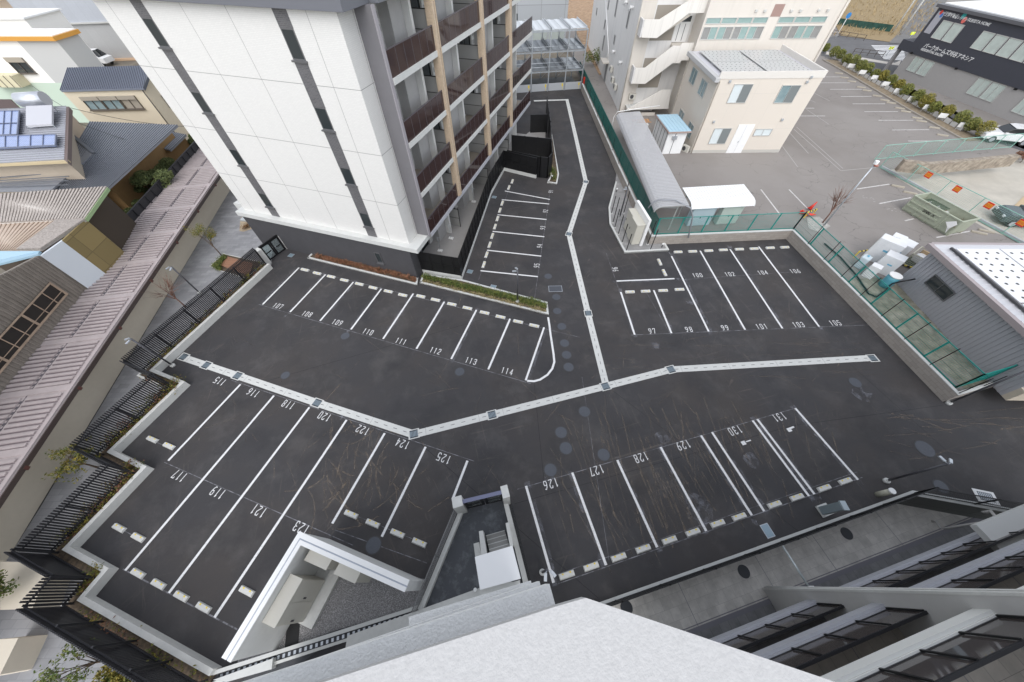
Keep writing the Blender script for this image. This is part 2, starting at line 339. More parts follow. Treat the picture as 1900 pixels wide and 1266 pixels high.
# ================================================================== SETTING
OW = FR((0, 0), 14.5)                       # frame of the near building: s along its front, t away from it (towards the car park)
hole = [OW.Wd((0.6, -1.75)), OW.Wd((19.62, -1.66)), at(1900, 951) + (at(1900, 951) - at(1704, 913)) * 3.2]
hole.append(OW.Wd((OW.L(hole[2])[0], -14))); hole.append(OW.Wd((0.6, -14)))
Bg = 1400
def with_hole(inner, outer, z, name, m, kind='structure'):
    mb = MB(); me = bpy.data.meshes.new(name); bm = bmesh.new()
    vo = [bm.verts.new((p[0], p[1], z)) for p in outer]; vi = [bm.verts.new((p[0], p[1], z)) for p in inner]
    es = [bm.edges.new((v[i], v[(i + 1) % len(v)])) for v in (vo, vi) for i in range(len(v))]
    bmesh.ops.triangle_fill(bm, use_beauty=True, use_dissolve=False, edges=es)
    for f in bm.faces:
        if f.normal.z < 0: f.normal_flip()
    bm.to_mesh(me); bm.free(); me.materials.append(m); o = bpy.data.objects.new(name, me); C.objects.link(o); tag(o, kind=kind); return o
with_hole(hole, [(-Bg, -200), (Bg, -200), (Bg, Bg), (-Bg, Bg)], -.03, 'ground', soil)
# car park asphalt: new black surface reaching up the lane to the steel parking tower and out of the drive
cp_out = [at(300, 520), at(520, 430), at(700, 440), at(905, 240), at(960, 150), at(1082, 150), at(1160, 300), at(1225, 425), at(1470, 418), at(1760, 720),
          at(1900, 675) + Vector((14, 3, 0)), at(1900, 960) + Vector((14, 0, 0)), Vector((30, -9, 0)), Vector((-19, -9, 0)), at(100, 1190), at(30, 1000), at(150, 760)]
car_park = with_hole(hole, cp_out, 0, 'car_park', asph)
tag(car_park, 'new black asphalt car park with numbered bays', 'car park')
def strip(mb, p, q, w, z=.004, mi=0, th=.002):
    p = Vector((p[0], p[1])); q = Vector((q[0], q[1])); d = (q - p).normalized(); n = Vector((-d.y, d.x)) * (w / 2)
    mb.prism([p - n, q - n, q + n, p + n], z, z + th, mi)
bays = []
rowA = [((554.7,497.1),(487.2,565.3)),((604,509.7),(538.3,579.2)),((655.8,523.6),(593.9,595.6)),((707.6,536.2),(651.2,611.6)),((767,545.1),(710.9,629)),((824.4,560.2),(772.8,647.3)),((884,575.4),(837.3,666.3)),((946.5,591.8),(906,685.7)),((1009.5,607.8),(975.4,706))]
rowB = [((976.1,901.9),(1027.2,1081.6)),((1061.8,877.1),(1124.5,1048.7)),((1145.3,853.8),(1219.3,1015.8)),((1225.6,829.8),(1310.3,985.5)),((1300.7,808.3),(1395,956.4)),((1320.9,802),(1417.8,948.8)),((1396.3,780.5),(1500.9,920.8)),((1405.1,778),(1511,917)),((1475.6,757.8),(1591.9,890.5))]
rowC = [((1177.6,621.4),(1151.8,542)),((1245.9,618.4),(1213,538.8)),((1314.9,615.4),(1245.9,475.6)),((1382.4,612),(1299,465.5)),((1451.6,609.5),(1354.6,462.9)),((1519.8,606.3),(1407.7,458)),((1144,521.8),(1251.4,517.3))]
rowD = [((446.2,713.5),(312.2,855.1)),((508.4,734.3),(232.6,1058.8)),((574.1,756),(313.5,1100.5)),((643.2,779.3),(398.1,1146)),((713.9,804),(616.6,971.6)),((789.8,829.3),(708.4,996.1)),((867.4,855.1),(840,926))]
rowE = [((936.9,354.7),(1020.3,370.4)),((931.2,370.8),(1019,378.8)),((923.2,398.7),(1014,407.6)),((914,429.6),(1009.9,439.6)),((903.7,464.6),(1004.2,475.6)),((891.6,502.6),(998,513.7))]
for row in (rowA, rowB, rowC, rowD, rowE):
    for a, b in row:
        mb = MB(); strip(mb, at(*a), at(*b), .12); mb.build('bay_line', paint, car_park)
mb = MB()
crv = [(1017,589),(1019.5,604),(1021.4,620),(1024.5,640),(1027.2,658),(1028.5,671.8),(1024.7,684.5),(1015.8,695.8),(1002,704.7),(990.6,707.7),(978,706.8)]
cw = [at(*p) for p in crv]; wall_run(mb, cw, -.065, .065, .0045, .0065); mb.build('bay_line', paint, car_park)
mb = MB()
for a, b, wd in [((480,565),(985,712),.03),((553,497),(1075,626),.03),((960,908),(1478,757),.03),((1036,1083),(1600,886),.035),((1030,1067),(1590,876),.02),((1170,622),(1640,602),.03),((430,706),(880,856),.03),((305,858),(655,1012),.03),((620,983),(792,1045),.03),((228,1056),(440,1168),.05),((275,814),(318,833),.03),
                 ((214,976),(262,1002),.03),((1021,352),(992,553),.025),((1125,470),(1176,618),.02),((1241,468),(1252,484),.05),((950,333),(888,520),.02),((1080,700),(1130,1040),.015),((1195,535),(1245,622),.02),((1255,520),(1480,504),.02),((645,951),(790,1010),.02)]:
    strip(mb, at(*a), at(*b), wd, .0022, 0, .001)
mb.build('chalk_lines', chalk, car_park)
DG = {'0': [[(.15,0),(.85,0),(1,.15),(1,.85),(.85,1),(.15,1),(0,.85),(0,.15),(.15,0)]], '1': [[(.5,0),(.5,1),(.25,.88)]],
      '2': [[(0,.8),(.15,1),(.8,1),(1,.85),(1,.6),(0,.12),(0,0),(1,0)]], '3': [[(0,.85),(.2,1),(.8,1),(1,.85),(1,.65),(.75,.52),(.35,.52)],[(.75,.52),(1,.38),(1,.15),(.8,0),(.2,0),(0,.15)]],
      '4': [[(.75,0),(.75,1),(0,.3),(1,.3)]], '5': [[(1,1),(0,1),(0,.55),(.8,.6),(1,.45),(1,.15),(.8,0),(.2,0),(0,.15)]],
      '6': [[(.9,.95),(.6,1),(.2,.75),(0,.4),(0,.15),(.2,0),(.8,0),(1,.15),(1,.4),(.8,.52),(.2,.52),(0,.4)]], '7': [[(0,.85),(0,1),(1,1),(.45,0)]],
      '8': [[(.2,.52),(0,.68),(0,.87),(.2,1),(.8,1),(1,.87),(1,.68),(.8,.52),(.2,.52),(0,.36),(0,.14),(.2,0),(.8,0),(1,.14),(1,.36),(.8,.52)]],
      '9': [[(.1,.05),(.4,0),(.8,.25),(1,.6),(1,.85),(.8,1),(.2,1),(0,.85),(0,.62),(.2,.48),(.8,.48),(1,.6)]]}
def number(txt, px, py, up, h=.39):
    c = at(px, py); u = Vector((up[0], up[1], 0)).normalized(); r = Vector((u.y, -u.x, 0)); gw = h * .34; adv = h * .70; mb = MB()
    x0 = -(len(txt) - 1) * adv / 2
    for i, ch in enumerate(txt):
        for k, st in enumerate(DG[ch]):
            P = [c + r * (x0 + i * adv + (x - .5) * gw) + u * ((y - .5) * h) for x, y in st]
            for j in range(len(P) - 1):
                d = (P[j + 1] - P[j]).normalized() * .02; strip(mb, P[j] - d, P[j + 1] + d, .037, .0032 + .0004 * ((j + k + i) % 5), 0, .001)
    mb.build('bay_number', paint, car_park)
uA = at(554.7, 497.1) - at(487.2, 565.3); uC = at(1245.9,475.6) - at(1314.9,615.4); uD = at(232.6,1058.8) - at(508.4,734.3); uB = at(1310.3,985.5) - at(1225.6,829.8); uE = at(914,429.6) - at(1009.9,439.6)
for t, x, y in [('107',516,568),('108',570,583),('109',626,598.5),('110',683,616),('111',744,633.5),('112',808,651),('113',874,670),('114',941,689)]: number(t, x, y, uA)
for t, x, y in [('97',1210,614.5),('98',1278,611.5),('99',1345,608.5),('101',1413,606),('103',1481.4,602.7),('105',1549.4,599.5),('100',1294,511),('102',1354,509),('104',1415,506),('106',1475,503.4)]: number(t, x, y, uC)
for t, x, y in [('95',996,493),('94',1001.4,456.6),('93',1007,423),('92',1012,392),('91',1022,355.5)]: number(t, x, y, uE)
number('96', 1141.5, 500, at(1251.4,517.3) - at(1144,521.8))
for t, x, y in [('115',408,707.5),('116',470,729),('118',535,751),('120',602,773),('122',673,798),('124',747,823.5),('125',823.4,850.5),('117',333,883),('119',404,914),('121',480,948),('123',559,980)]: number(t, x, y, uD)
for t, x, y in [('126',1022,898),('127',1107,873),('128',1189.5,849),('129',1268,826),('130',1364,799),('131',1446,774)]: number(t, x, y, uB)
mb = MB(); strip(mb, at(1462, 797), at(1473, 792), .09); c = at(1465, 798); mb.prism([c + Vector(v) * .62 for v in ((-.16,-.2,0),(.2,-.1,0),(.12,.22,0),(-.24,.12,0))], .008, .01)
c = at(1380, 822.5); mb.prism([c + Vector(v) * .62 for v in ((-.16,-.2,0),(.2,-.1,0),(.12,.22,0),(-.24,.12,0))], .008, .01); strip(mb, at(1384, 820), at(1393, 817), .06); mb.build('paint_splash', paint, car_park)
# dirt scuffs, dusty streaks and paving seams
scf = bpy.data.materials.new('dust_scuff'); scf.use_nodes = True; n_ = scf.node_tree; b_ = n_.nodes['Principled BSDF']; b_.inputs['Base Color'].default_value = (.27, .215, .165, 1); b_.inputs['Roughness'].default_value = .95
tc_ = n_.nodes.new('ShaderNodeTexCoord'); al = noise(n_, tc_, 5, 6, rough=.7); n_.links.new(mapr(n_, al, .40, .68, 0, .42), b_.inputs['Alpha'])
hz = bpy.data.materials.new('paint_overspray'); hz.use_nodes = True; n_ = hz.node_tree; b_ = n_.nodes['Principled BSDF']; b_.inputs['Base Color'].default_value = (.45, .46, .52, 1); b_.inputs['Roughness'].default_value = .9
tc_ = n_.nodes.new('ShaderNodeTexCoord'); al = noise(n_, tc_, 2.2, 6, rough=.7); n_.links.new(mapr(n_, al, .46, .74, 0, .22), b_.inputs['Alpha'])
rs = random.Random(11); mb = MB(); zq = [.0012]
def scuff(x, y, dx, dy, L_, w_, curl=0.):
    p = at(x, y); d = (at(x + dx, y + dy) - p).normalized(); P = [p]; a = 0
    for k in range(7): a += rs.gauss(0, .03) + curl * .6; d2 = Vector((d.x * math.cos(a) - d.y * math.sin(a), d.x * math.sin(a) + d.y * math.cos(a), 0)); P.append(P[-1] + d2 * L_ / 7)
    if min(OW.L(q_)[1] for q_ in P) < -1.2 and max(OW.L(q_)[0] for q_ in P) > 0: return
    zq[0] = .0011 + (zq[0] * 7919 % .0009); wall_run(mb, P, -w_ / 2, w_ / 2, zq[0], zq[0] + .0002)
for _ in range(210):
    x = rs.triangular(965, 1660, 1230); y = rs.uniform(735, 965); scuff(x, y, rs.gauss(22, 9), 55, rs.uniform(.5, 3.2), rs.choice((.015, .02, .03, .05)), rs.gauss(0, .01))
for _ in range(80): scuff(rs.gauss(665, 60), rs.gauss(850, 50), rs.uniform(-40, 40), rs.uniform(20, 60), rs.uniform(.5, 2.2), rs.choice((.02, .03, .05)), rs.gauss(0, .16))
for _ in range(60): scuff(rs.uniform(1640, 1900), rs.uniform(760, 860), rs.uniform(40, 70), rs.uniform(-8, 30), rs.uniform(.8, 3.5), rs.choice((.02, .03, .05)), rs.gauss(0, .03))
for _ in range(90): scuff(rs.uniform(430, 1560), rs.uniform(560, 900), rs.uniform(-60, 60), rs.uniform(-40, 60), rs.uniform(.5, 2.4), rs.choice((.015, .02, .03)), rs.gauss(0, .05))
for _ in range(40): scuff(rs.uniform(1120, 1600), rs.uniform(630, 700), 60, rs.gauss(-2, 4), rs.uniform(.8, 3.0), rs.choice((.015, .02)))
mb.build('dust_scuffs', scf, car_park)
mb = MB()
for row, k in ((rowB, 1), (rowC, 1), (rowA, 1)):
    for a, b in row:
        p, q_ = at(*a), at(*b); d = (q_ - p).normalized(); n2 = Vector((-d.y, d.x, 0)) * rs.uniform(-.12, .12); zq[0] = .0008; strip(mb, p + n2 - d * rs.uniform(.05, .3), q_ + n2 + d * rs.uniform(.05, .5), rs.uniform(.2, .34), .0006, 0, .0002)
for x, y, r_ in [(1300,945,.9),(1395,855,.6),(1600,730,.7),(1280,560,.4),(1215,640,.4),(900,1110,.8),(640,770,.4),(1018,880,.5),(1230,812,.5)]:
    p = at(x, y); mb.prism([(p.x + r_ * rs.uniform(.5, 1) * math.cos(a * .6), p.y + r_ * rs.uniform(.5, 1) * math.sin(a * .6)) for a in range(10)], .0009, .0010)
mb.build('paint_haze', hz, car_park)
mb = MB()
for a, b in [((955,935),(1470,790)),((1470,790),(1750,752)),((1130,720),(1500,1000)),((990,700),(1010,900)),((450,720),(1010,560)),((770,815),(1110,1110)),((1560,660),(1760,840))]: strip(mb, at(*a), at(*b), .02, .0003, 0, .0002)
mb.build('paving_seams', mat('seam_dark', (.018, .018, .02), .9), car_park)
# wheel stops ------------------------------------------------------
stop_m = mat('wheel_stop_concrete', (.60, .60, .575), .75, var=.06, vscale=6, bump=.2)
wsp = thing('wheel_stop', None, 'wheel stop')
mb = MB(); mb.raw([(-.35,-.13,0),(.35,-.13,0),(.35,.11,0),(-.35,.11,0),(-.33,-.11,.1),(.33,-.11,.1),(.33,.07,.1),(-.33,.07,.1)], [(3,2,1,0),(4,5,6,7),(0,1,5,4),(1,2,6,5),(2,3,7,6),(3,0,4,7)])
mb.build('block', stop_m, wsp, .012)
for sx in (-.17, .17):
    mb = MB(); mb.box(sx - .035, sx + .035, -.105, -.045, .099, .108); mb.build('reflector', yel, wsp)
stops = []
def stopat(px, py, up, bay, side, row):
    stops.append((at(px, py, .05), math.atan2(up.y, up.x) - math.pi / 2, bay, side, row))
def conv(l, ox, oy, k=3.956): return [(x / k + ox, y / k + oy) for x, y in l]
A_ = conv([(380,753),(470,778),(573,803),(670,829),(780,857),(880,884),(992,911),(1098,938),(1230,947),(1338,973),(1458,1005),(1572,1033),(1698,1067),(1815,1098)], 470, 310) + conv([(85,1133),(203,1162)], 940, 310)
for i, p in enumerate(A_): stopat(*p, uA, 107 + i // 2, i % 2, 'A')
B_ = conv([(443,505),(623,443),(825,375),(1005,313),(1198,250),(1370,192),(1552,128),(1710,78)], 940, 940) + [(1437.7,937),(1479.4,923.5),(1530,906.5),(1569,893.5)]
for i, p in enumerate(B_): stopat(*p, uB, 126 + i // 2, i % 2, 'B')
for i, p in enumerate(conv([(905,915),(1020,910),(1148,905),(1268,897)], 940, 310)): stopat(*p, uC, 97 + i // 2, i % 2, 'C')
for i, p in enumerate(conv([(1258,622),(1365,618),(1483,613),(1590,607),(1708,602),(1815,598)], 940, 310) + [(1428.8,459.6),(1455.9,458.6)]): stopat(*p, uC, 100 + 2 * (i // 2), i % 2, 'C')
for i, p in enumerate(conv([(1125,697),(1160,775)], 940, 310)): stopat(*p, Vector((1, .05, 0)), 96, i % 2, 'E')
for i, p in enumerate(conv([(40,105),(15,150)], 940, 310) + conv([(1825,265),(1808,317),(1790,378),(1772,437),(1752,505),(1733,570),(1710,643),(1690,715)], 470, 310)): stopat(*p, uE, 91 + i // 2, i % 2, 'E')
D_ = [(281.9,815.9,115,0),(312.7,828,115,1),(220,980.4,117,0),(255.3,998,117,1),(255,1065,119,0),(293,1085,119,1),(335.4,1107.6,121,0),(376.6,1128.3,121,1),(457,1098,123,0),(651,955,124,0),(691,972,124,1),(737,990.6,125,0),(777.6,1007.7,125,1)]
for x, y, b, s_ in D_: stopat(x, y, uD, b, s_, 'D')
for i, (p, rz, bay, sd_, row) in enumerate(stops):
    o = wsp if i == 0 else copy_tree(wsp)
    o.location = (p.x, p.y, 0); o.rotation_euler = (0, 0, rz + (math.pi if row in 'BD' and False else 0))
    nm = ('upper', 'lower') if row == 'E' else ('left', 'right')
    o['label'] = 'pale concrete wheel stop in bay %d, %s' % (bay, 'the only one seen' if bay == 123 else 'the %s one of its pair' % nm[sd_])
    o['group'] = 'wheel stops in the numbered bays'
# drainage channels -----------------------------------------------
def channel(pts, grates, label, w=.43):
    P = [at(*p) for p in pts]; t = thing('drain_channel', label, 'drain channel', P[0]); t['kind'] = 'structure'; mb = MB(); off = P[0]
    Q = [p - off for p in P]; wall_run(mb, Q, -w / 2, w / 2, .0, .016); mb.build('concrete_gutter', concw, t)
    sl_ = MB()
    for i in range(len(Q) - 1):
        d = Q[i + 1] - Q[i]; L = d.length; d.normalize(); n = Vector((-d.y, d.x, 0)); k = int(L / .6)
        for j in range(k):
            c = Q[i] + d * (.35 + j * .6); 
            if j % 5 == 0: sl_.prism([c - n * w / 2 - d * .004 + d * .3, c + n * w / 2 - d * .004 + d * .3, c + n * w / 2 + d * .004 + d * .3, c - n * w / 2 + d * .004 + d * .3], .0165, .018)
            sl_.prism([c - n * .013 - d * .11, c + n * .013 - d * .11, c + n * .013 + d * .11, c - n * .013 + d * .11], .0165, .019)
    sl_.build('slots', dark, t)
    for g in grates:
        i = min(range(len(Q) - 1), key=lambda i: ((at(*g) - (P[i] + P[i + 1]) / 2).length)); c = at(*g) - off; d = (Q[i + 1] - Q[i]).normalized(); n = Vector((-d.y, d.x, 0))
        fr = MB(); fr.prism([c + d * a * .30 + n * b * .27 for a, b in ((-1,-1),(1,-1),(1,1),(-1,1))], .0, .019); f = fr.build('grate_frame', concw, t)
        gb = MB(); gb.prism([c + d * a * .22 + n * b * .22 for a, b in ((-1,-1),(1,-1),(1,1),(-1,1))], .0195, .021, 0)
        for k in range(6): x = -.18 + k * .072; gb.prism([c + d * (x - .02) - n * .16, c + d * (x + .02) - n * .16, c + d * (x + .02) + n * .16, c + d * (x - .02) + n * .16], .0215, .028, 1)
        gb.build('grate', [mat('grate_dark', (.03, .04, .05), .6), mat('grate_steel', (.30, .36, .40), .45, metal=.6)], f)
channel([(335,662),(441,697.5),(588.5,748),(768,806.5)], [(341,662.5),(383,678),(441,697.5),(588.5,748)], 'white concrete drain running from the louvred fence between bays 115 to 122 and the aisle')
channel([(768,806.5),(913,770),(1123.5,717)], [(768,805.5),(913,770)], 'white concrete drain rising from the bend near bay 124 to the three-way junction')
channel([(1123.5,717),(1245,686),(1627,664)], [(1123.5,717),(1245,686),(1619,665)], 'white concrete drain reaching right below bays 97 to 105 to the retaining wall')
channel([(1124,714),(1091.2,583),(1055.5,434.4),(1087,337.8),(1067.6,251.5),(1052,185.5),(990.6,187.5)], [(1091.2,581.7),(1055.5,434.4),(1087,337.8)], 'zigzag white concrete drain going up the lane to the steel parking tower', .42)
# manholes ---------------------------------------------------------
def manhole(px, py, r, label, z=0):
    t = thing('manhole_cover', label, 'manhole cover', at(px, py, z)); 
    a = MB(); a.prism([((r + .045) * math.cos(k * .2618), (r + .045) * math.sin(k * .2618)) for k in range(24)], .0, .006); a.build('frame_ring', mat('manhole_ring', (.05, .05, .052), .7), t)
    mb = MB(); mb.disc((0, 0, .0065), r, .004); 
    for k in range(2): mb.box(-.03 + (k - .5) * r, .03 + (k - .5) * r, -.012, .012, .0105, .014)
    mb.build('lid', manh, t)
for x, y, r, l in [(529.4,696.6,.25,'small round manhole cover above the drain, nearest bay 118'),(640.6,623.8,.28,'dark manhole cover just below bay 109'),(853,690,.28,'manhole cover just below number 113'),
    (1047.4,637,.29,'top one of three manhole covers in a row right of the curved white line'),(1051.2,658.7,.29,'middle one of three manhole covers right of the curved white line'),(1055,681.4,.3,'lowest of three manhole covers right of the curved white line'),
    (1084.6,764,.31,'dark manhole cover below the drain junction'),(1041,802.5,.31,'pale manhole cover, upper one of the close pair above bay 126'),(1050,831.8,.32,'pale manhole cover, lower one of the close pair above bay 126'),(1120,844,.31,'manhole cover above number 127'),(1021.4,872.3,.31,'manhole cover directly above number 126'),
    (1017,513,.28,'dark manhole cover right of bay 95 above the rectangular lid'),(1032.3,551.4,.29,'manhole cover directly below the rectangular lid'),(1034,577.4,.28,'manhole cover at the right tip of the green planting bed'),(1042.4,606,.29,'manhole cover right of the top of the curved white line'),
    (1586.8,710,.32,'manhole cover by the right end of the drain'),(1716,832.8,.42,'large pale manhole cover in the exit drive'),(693,1012,.33,'manhole cover behind the wheel stops of bay 124'),(1746,903,.3,'manhole cover half hidden by the black fence at the exit')]: manhole(x, y, r, l)
def lid(px, py, a, b, rz, label, m=manh, nm='inspection_cover'):
    t = thing(nm, label, 'cover', at(px, py), R(rz)); mb = MB(); mb.box(-a / 2 - .03, a / 2 + .03, -b / 2 - .03, b / 2 + .03, .0, .006); mb.build('frame', steel, t); mb = MB(); mb.box(-a / 2, a / 2, -b / 2, b / 2, .0065, .011); mb.build('lid', m, t)
lid(1030.5, 536, .95, .55, 0, 'rectangular grey cover with a bright rim in the lane by bay 95')
bl = mat('blue_grey_lid', (.27, .36, .42), .4, metal=.4)
for x, y, l in [(540,474,'small blue grey cover by the glass gate'),(872,504,'small blue grey cover at the foot of the black fence by bay 95'),(915,532.5,'small blue grey cover above the green planting bed'),(917,366,'small blue grey cover beside bay 92')]: lid(x, y, .38, .34, -18, l, bl)
# neighbouring plot (0.7 m higher) -----------------------------------
wl = [at(1078, 168), at(1142, 320), at(1202, 455), at(1458, 444), at(1749, 746)]; wend = at(1900, 701); wdir = (wend - wl[-1]).normalized(); wl2 = wl + [wl[-1] + wdir * 30]
nl = [Vector((p.x, p.y, 0)) for p in line_off(wl2, .05)] if False else None
plot = [p.to_3d() for p in line_off(wl2, .06)]
mb = MB(); mb.prism([Vector((11.2, 62))] + [Vector((p[0], p[1])) for p in plot] + [Vector((220, 30)), Vector((300, 260)), Vector((12, 260))], -.6, .7); o = mb.build('neighbour_plot', asph2); tag(o, kind='structure')
ZN = .7
def sheet(name, pts, m, z=ZN + .004, kind='structure', parent=None, th=.002):
    mb = MB(); mb.prism([at(*p, z) if len(p) == 2 else p for p in pts], z, z + th); o = mb.build(name, m, parent)
    if not parent: tag(o, kind=kind)
    return o
nplot = o
nl_ = MB()
for a, b in [((1412,352),(1447,398)),((1464,352),(1503,392)),((1590,351),(1650,342)),((1632,378),(1690,367)),((1737,441),(1806,428)),((1679,410),(1696,406)),
             ((1526,143),(1560,143)),((1521,154),(1577,154)),((1540,166),(1600,166)),((1560,179.5),(1617,179)),((1582,193),(1642,193)),((1604,207.5),(1666,207.5)),((1630,223.5),(1694,223.5)),((1655,241.5),(1724,241)),((1685,262),(1760,262)),((1482,201),(1511,201)),((1477,215.5),(1531,215.5))]:
    strip(nl_, at(*a, ZN), at(*b, ZN), .12, ZN + .004)
nl_.build('bay_lines', oldpaint, nplot)
nl_ = MB()
for a, b in [((1473,240),(1560,317)),((1478,236),(1564,313)),((1560,317),(1625,311)),((1505,170),(1540,188)),((1492,182),(1513,190)),((1496,203),(1538,231)),((1449,268),(1480,310)),((1459,240),(1500,285))]:
    strip(nl_, at(*a, ZN), at(*b, ZN), .09, ZN + .0042)
for i in range(26): # worn markings in front of the skip
    a = (1595 + random.uniform(0, 140), 0); x = a[0]; y = 365 + (x - 1600) * .42 + random.uniform(-6, 6); strip(nl_, at(x, y, ZN), at(x + random.uniform(2, 5), y + random.uniform(-1, 1), ZN), .07, ZN + .0043)
nl_.build('faded_lines', mat('faded_paint', (.36, .345, .325), .9), nplot)
# dirt plot, street, field -------------------------------------------
sheet('dirt_plot', [(1640,316),(1900,296),(1960,300),(1960,470),(1840,430),(1700,352)], mat('pale_gravel', (.47, .44, .38), .95, var=.12, vscale=.6, bump=.5))
sheet('street', [(1531,70),(1560,66),(1700,84),(1690,140),(1655,141),(1560,108),(1523,104)], road_m)
sheet('street', [(1490,-50),(1560,66),(1700,86),(1745,-60)], road_m, ZN + .002) if False else None
mb = MB()
for i in range(11):
    a = at(1617 + i * 2.2, 85 + i * 2.4, ZN); b = at(1675 + i * .6, 86 + i * 2.6, ZN); strip(mb, a, b, .45, ZN + .01)
mb.build('crosswalk', paint, nplot)
sheet('pavement', [(1534,96),(1660,117),(1672,112),(1668,122),(1640,118),(1532,101)], mat('pale_pavement', (.55, .51, .46), .85), ZN + .012)
sheet('driveway', [(1560,105),(1640,120),(1652,143),(1790,235),(1900,262),(1960,300),(1840,262),(1830,236),(1560,128)], mat('dark_drive', (.085, .083, .09), .85, var=.1), ZN + .009)
sheet('far_field', [(1570,-60),(1545,35),(1560,66),(1650,78),(1665,64),(1740,-60)], drygrass, ZN + .05)
sheet('far_lot', [(1650,80),(1668,62),(1740,-60),(1800,-60),(1700,82)], mat('far_lot_asphalt', (.16, .155, .15), .9, var=.15, vscale=.4), ZN + .055)
# alley paving, left
mb = MB(); al = [at(*p) for p in [(505,498),(300,690),(352,716),(226,842),(288,871),(150,1016),(222,1056),(179,1107),(410,1237),(520,1190),(800,1120)]]
mb.prism([(p.x - .1, p.y) for p in al[:9]] + [(-11, -6), (-27, -6), tuple(at(0,1060)[:2]), tuple(at(76,940)[:2]), tuple(at(430,348)[:2]), (-31, 46), (-22, 46), (-21.5, 27.5)], -.02, .006); o = mb.build('alley_paving', tiles_a); tag(o, kind='structure')
# ================================================================== MAIN APARTMENT BUILDING
MF = FR((-7.11, 19.26), -18.7)
mb_root = MF.root('apartment_building', 'white tiled apartment block with charcoal base, dark window stripes and brown glass balconies', 'apartment building')
TOP = 14.75; DEP = 27.2
def window(root, x0, x1, z0, z1, y=0, ax='s', m=pane_d, fr=alu, sill=False, split=1, out=-1, depth=.06, fw=.05, name='window', recess=.03):
    "window on plane t=y (ax 's') or s=y (ax 't'); out = sign of the outside direction along the normal"
    def bx(mb, a0, a1, c0, c1, d0, d1, mi=0):
        if ax == 's': mb.box(a0, a1, y + out * d0, y + out * d1, c0, c1, mi)
        else: mb.box(y + out * d0, y + out * d1, a0, a1, c0, c1, mi)
    f = MB(); bx(f, x0, x0 + fw, z0, z1, -.02, depth); bx(f, x1 - fw, x1, z0, z1, -.02, depth); bx(f, x0 + fw, x1 - fw, z0, z0 + fw, -.02, depth); bx(f, x0 + fw, x1 - fw, z1 - fw, z1, -.02, depth)
    for k in range(1, split): xm = x0 + (x1 - x0) * k / split; bx(f, xm - fw * .4, xm + fw * .4, z0 + fw, z1 - fw, -.02, depth - .012)
    w_ = f.build(name, fr, root)
    p = MB(); bx(p, x0 + fw, x1 - fw, z0 + fw, z1 - fw, -.02, max(.006, recess - .018)); p.build('pane', m, w_)
    if sill: s_ = MB(); bx(s_, x0 - .06, x1 + .06, z0 - .07, z0, -.02, depth + .1); s_.build('sill', fr, w_)
    return w_
b = MB(); b.box(-14.3, .08, 0, 1.2, 3.05, TOP); b.box(-14.3, -1.0, 1.2, DEP, 3.05, TOP); b.build('wall', tile_w, mb_root)
b = MB(); b.box(-14.62, .1, -.3, 1.2, 0, 2.7); b.box(-14.62, -1.0, 1.2, DEP, 0, 2.7); b.build('base_wall', dark, mb_root)
b = MB(); b.box(-14.85, .88, -.42, 1.55, 2.701, 3.049); b.box(-15.6, -14.3, .3, 9, 2.702, 3.2); b.build('ledge', concw, mb_root, .01)
b = MB(); b.box(-14.9, .72, -.38, .05, TOP + .001, 15.12); b.box(.0, .72, .05, 1.55, TOP + .001, 15.12); b.box(-.95, 1.15, 1.55, DEP + .2, TOP + .001, 15.06); b.box(-14.9, -14.3, .05, DEP, TOP + .001, 15.1); b.build('parapet', mat('parapet_grey', (.145, .15, .17), .5), mb_root, .015)
b = MB(); b.box(-14.3, -.95, .05, DEP, TOP + .002, 14.9); b.build('roof', mat('roof_pale', (.62, .62, .62), .7, var=.05), mb_root)
j = MB()
for z in (5.95, 8.95, 11.97): j.box(-14.3, .08, -.004, -.001, z - .012, z + .012); j.box(.081, .084, 0, 1.2, z - .012, z + .012)
for s_ in (-1.46, -5.82, -8.5, -13.35): j.box(s_ - .01, s_ + .01, -.004, -.001, 3.05, TOP)
j.box(.081, .085, 1.08, 1.1, 3.05, TOP); j.build('wall_joints', mat('joint_sealant', (.28, .275, .27), .8), mb_root)
for s0 in (-3.22, -11.66):
    s1 = s0 + .76; b = MB(); zs = [(3.83, 4.9), (6.85, 7.9), (9.93, 11.0), (12.93, 14.06)]; z = 3.05
    for a, c in zs + [(TOP, TOP)]: b = MB(); b.box(s0, s1, -.012, -.002, z, a); z = c; b.build('tile_stripe', tile_d, mb_root)
    for a, c in zs: window(mb_root, s0 + .02, s1 - .02, a, c, 0, 's', pane_d, alu, True, depth=.02, recess=.012)
window(mb_root, -3.05, -2.55, .9, 1.85, -.3, 's', pane_d, alu, True)
b = MB(); b.box(.09, .98, 1.2, 1.42, 3.05, TOP); b.build('fin', fing, mb_root)
b = MB(); b.box(.981, 1.03, 1.19, 1.43, 3.05, TOP); b.build('fin_edge', mat('fin_edge', (.33, .31, .33), .6), mb_root)
COLS = [6.62, 13.7, 20.1]; BAY = [1.42] + COLS + [DEP]
b = MB()
for z in (3.0, 6.0, 9.0, 12.0): b.box(-1.0, 1.0, 1.42, DEP, z - .06, z + .09)
b.build('balcony_floor', mat('balcony_beige', (.33, .29, .24), .8), mb_root)
for z in (3.0, 6.0, 9.0, 12.0):
    b = MB(); b.box(1.001, 1.08, 1.44, DEP + .03, z - .15, z + .12); b.box(-1, 1.08, DEP + .002, DEP + .05, z - .15, z + .12); b.build('slab_edge', slabg if z == 3 else concw, mb_root)
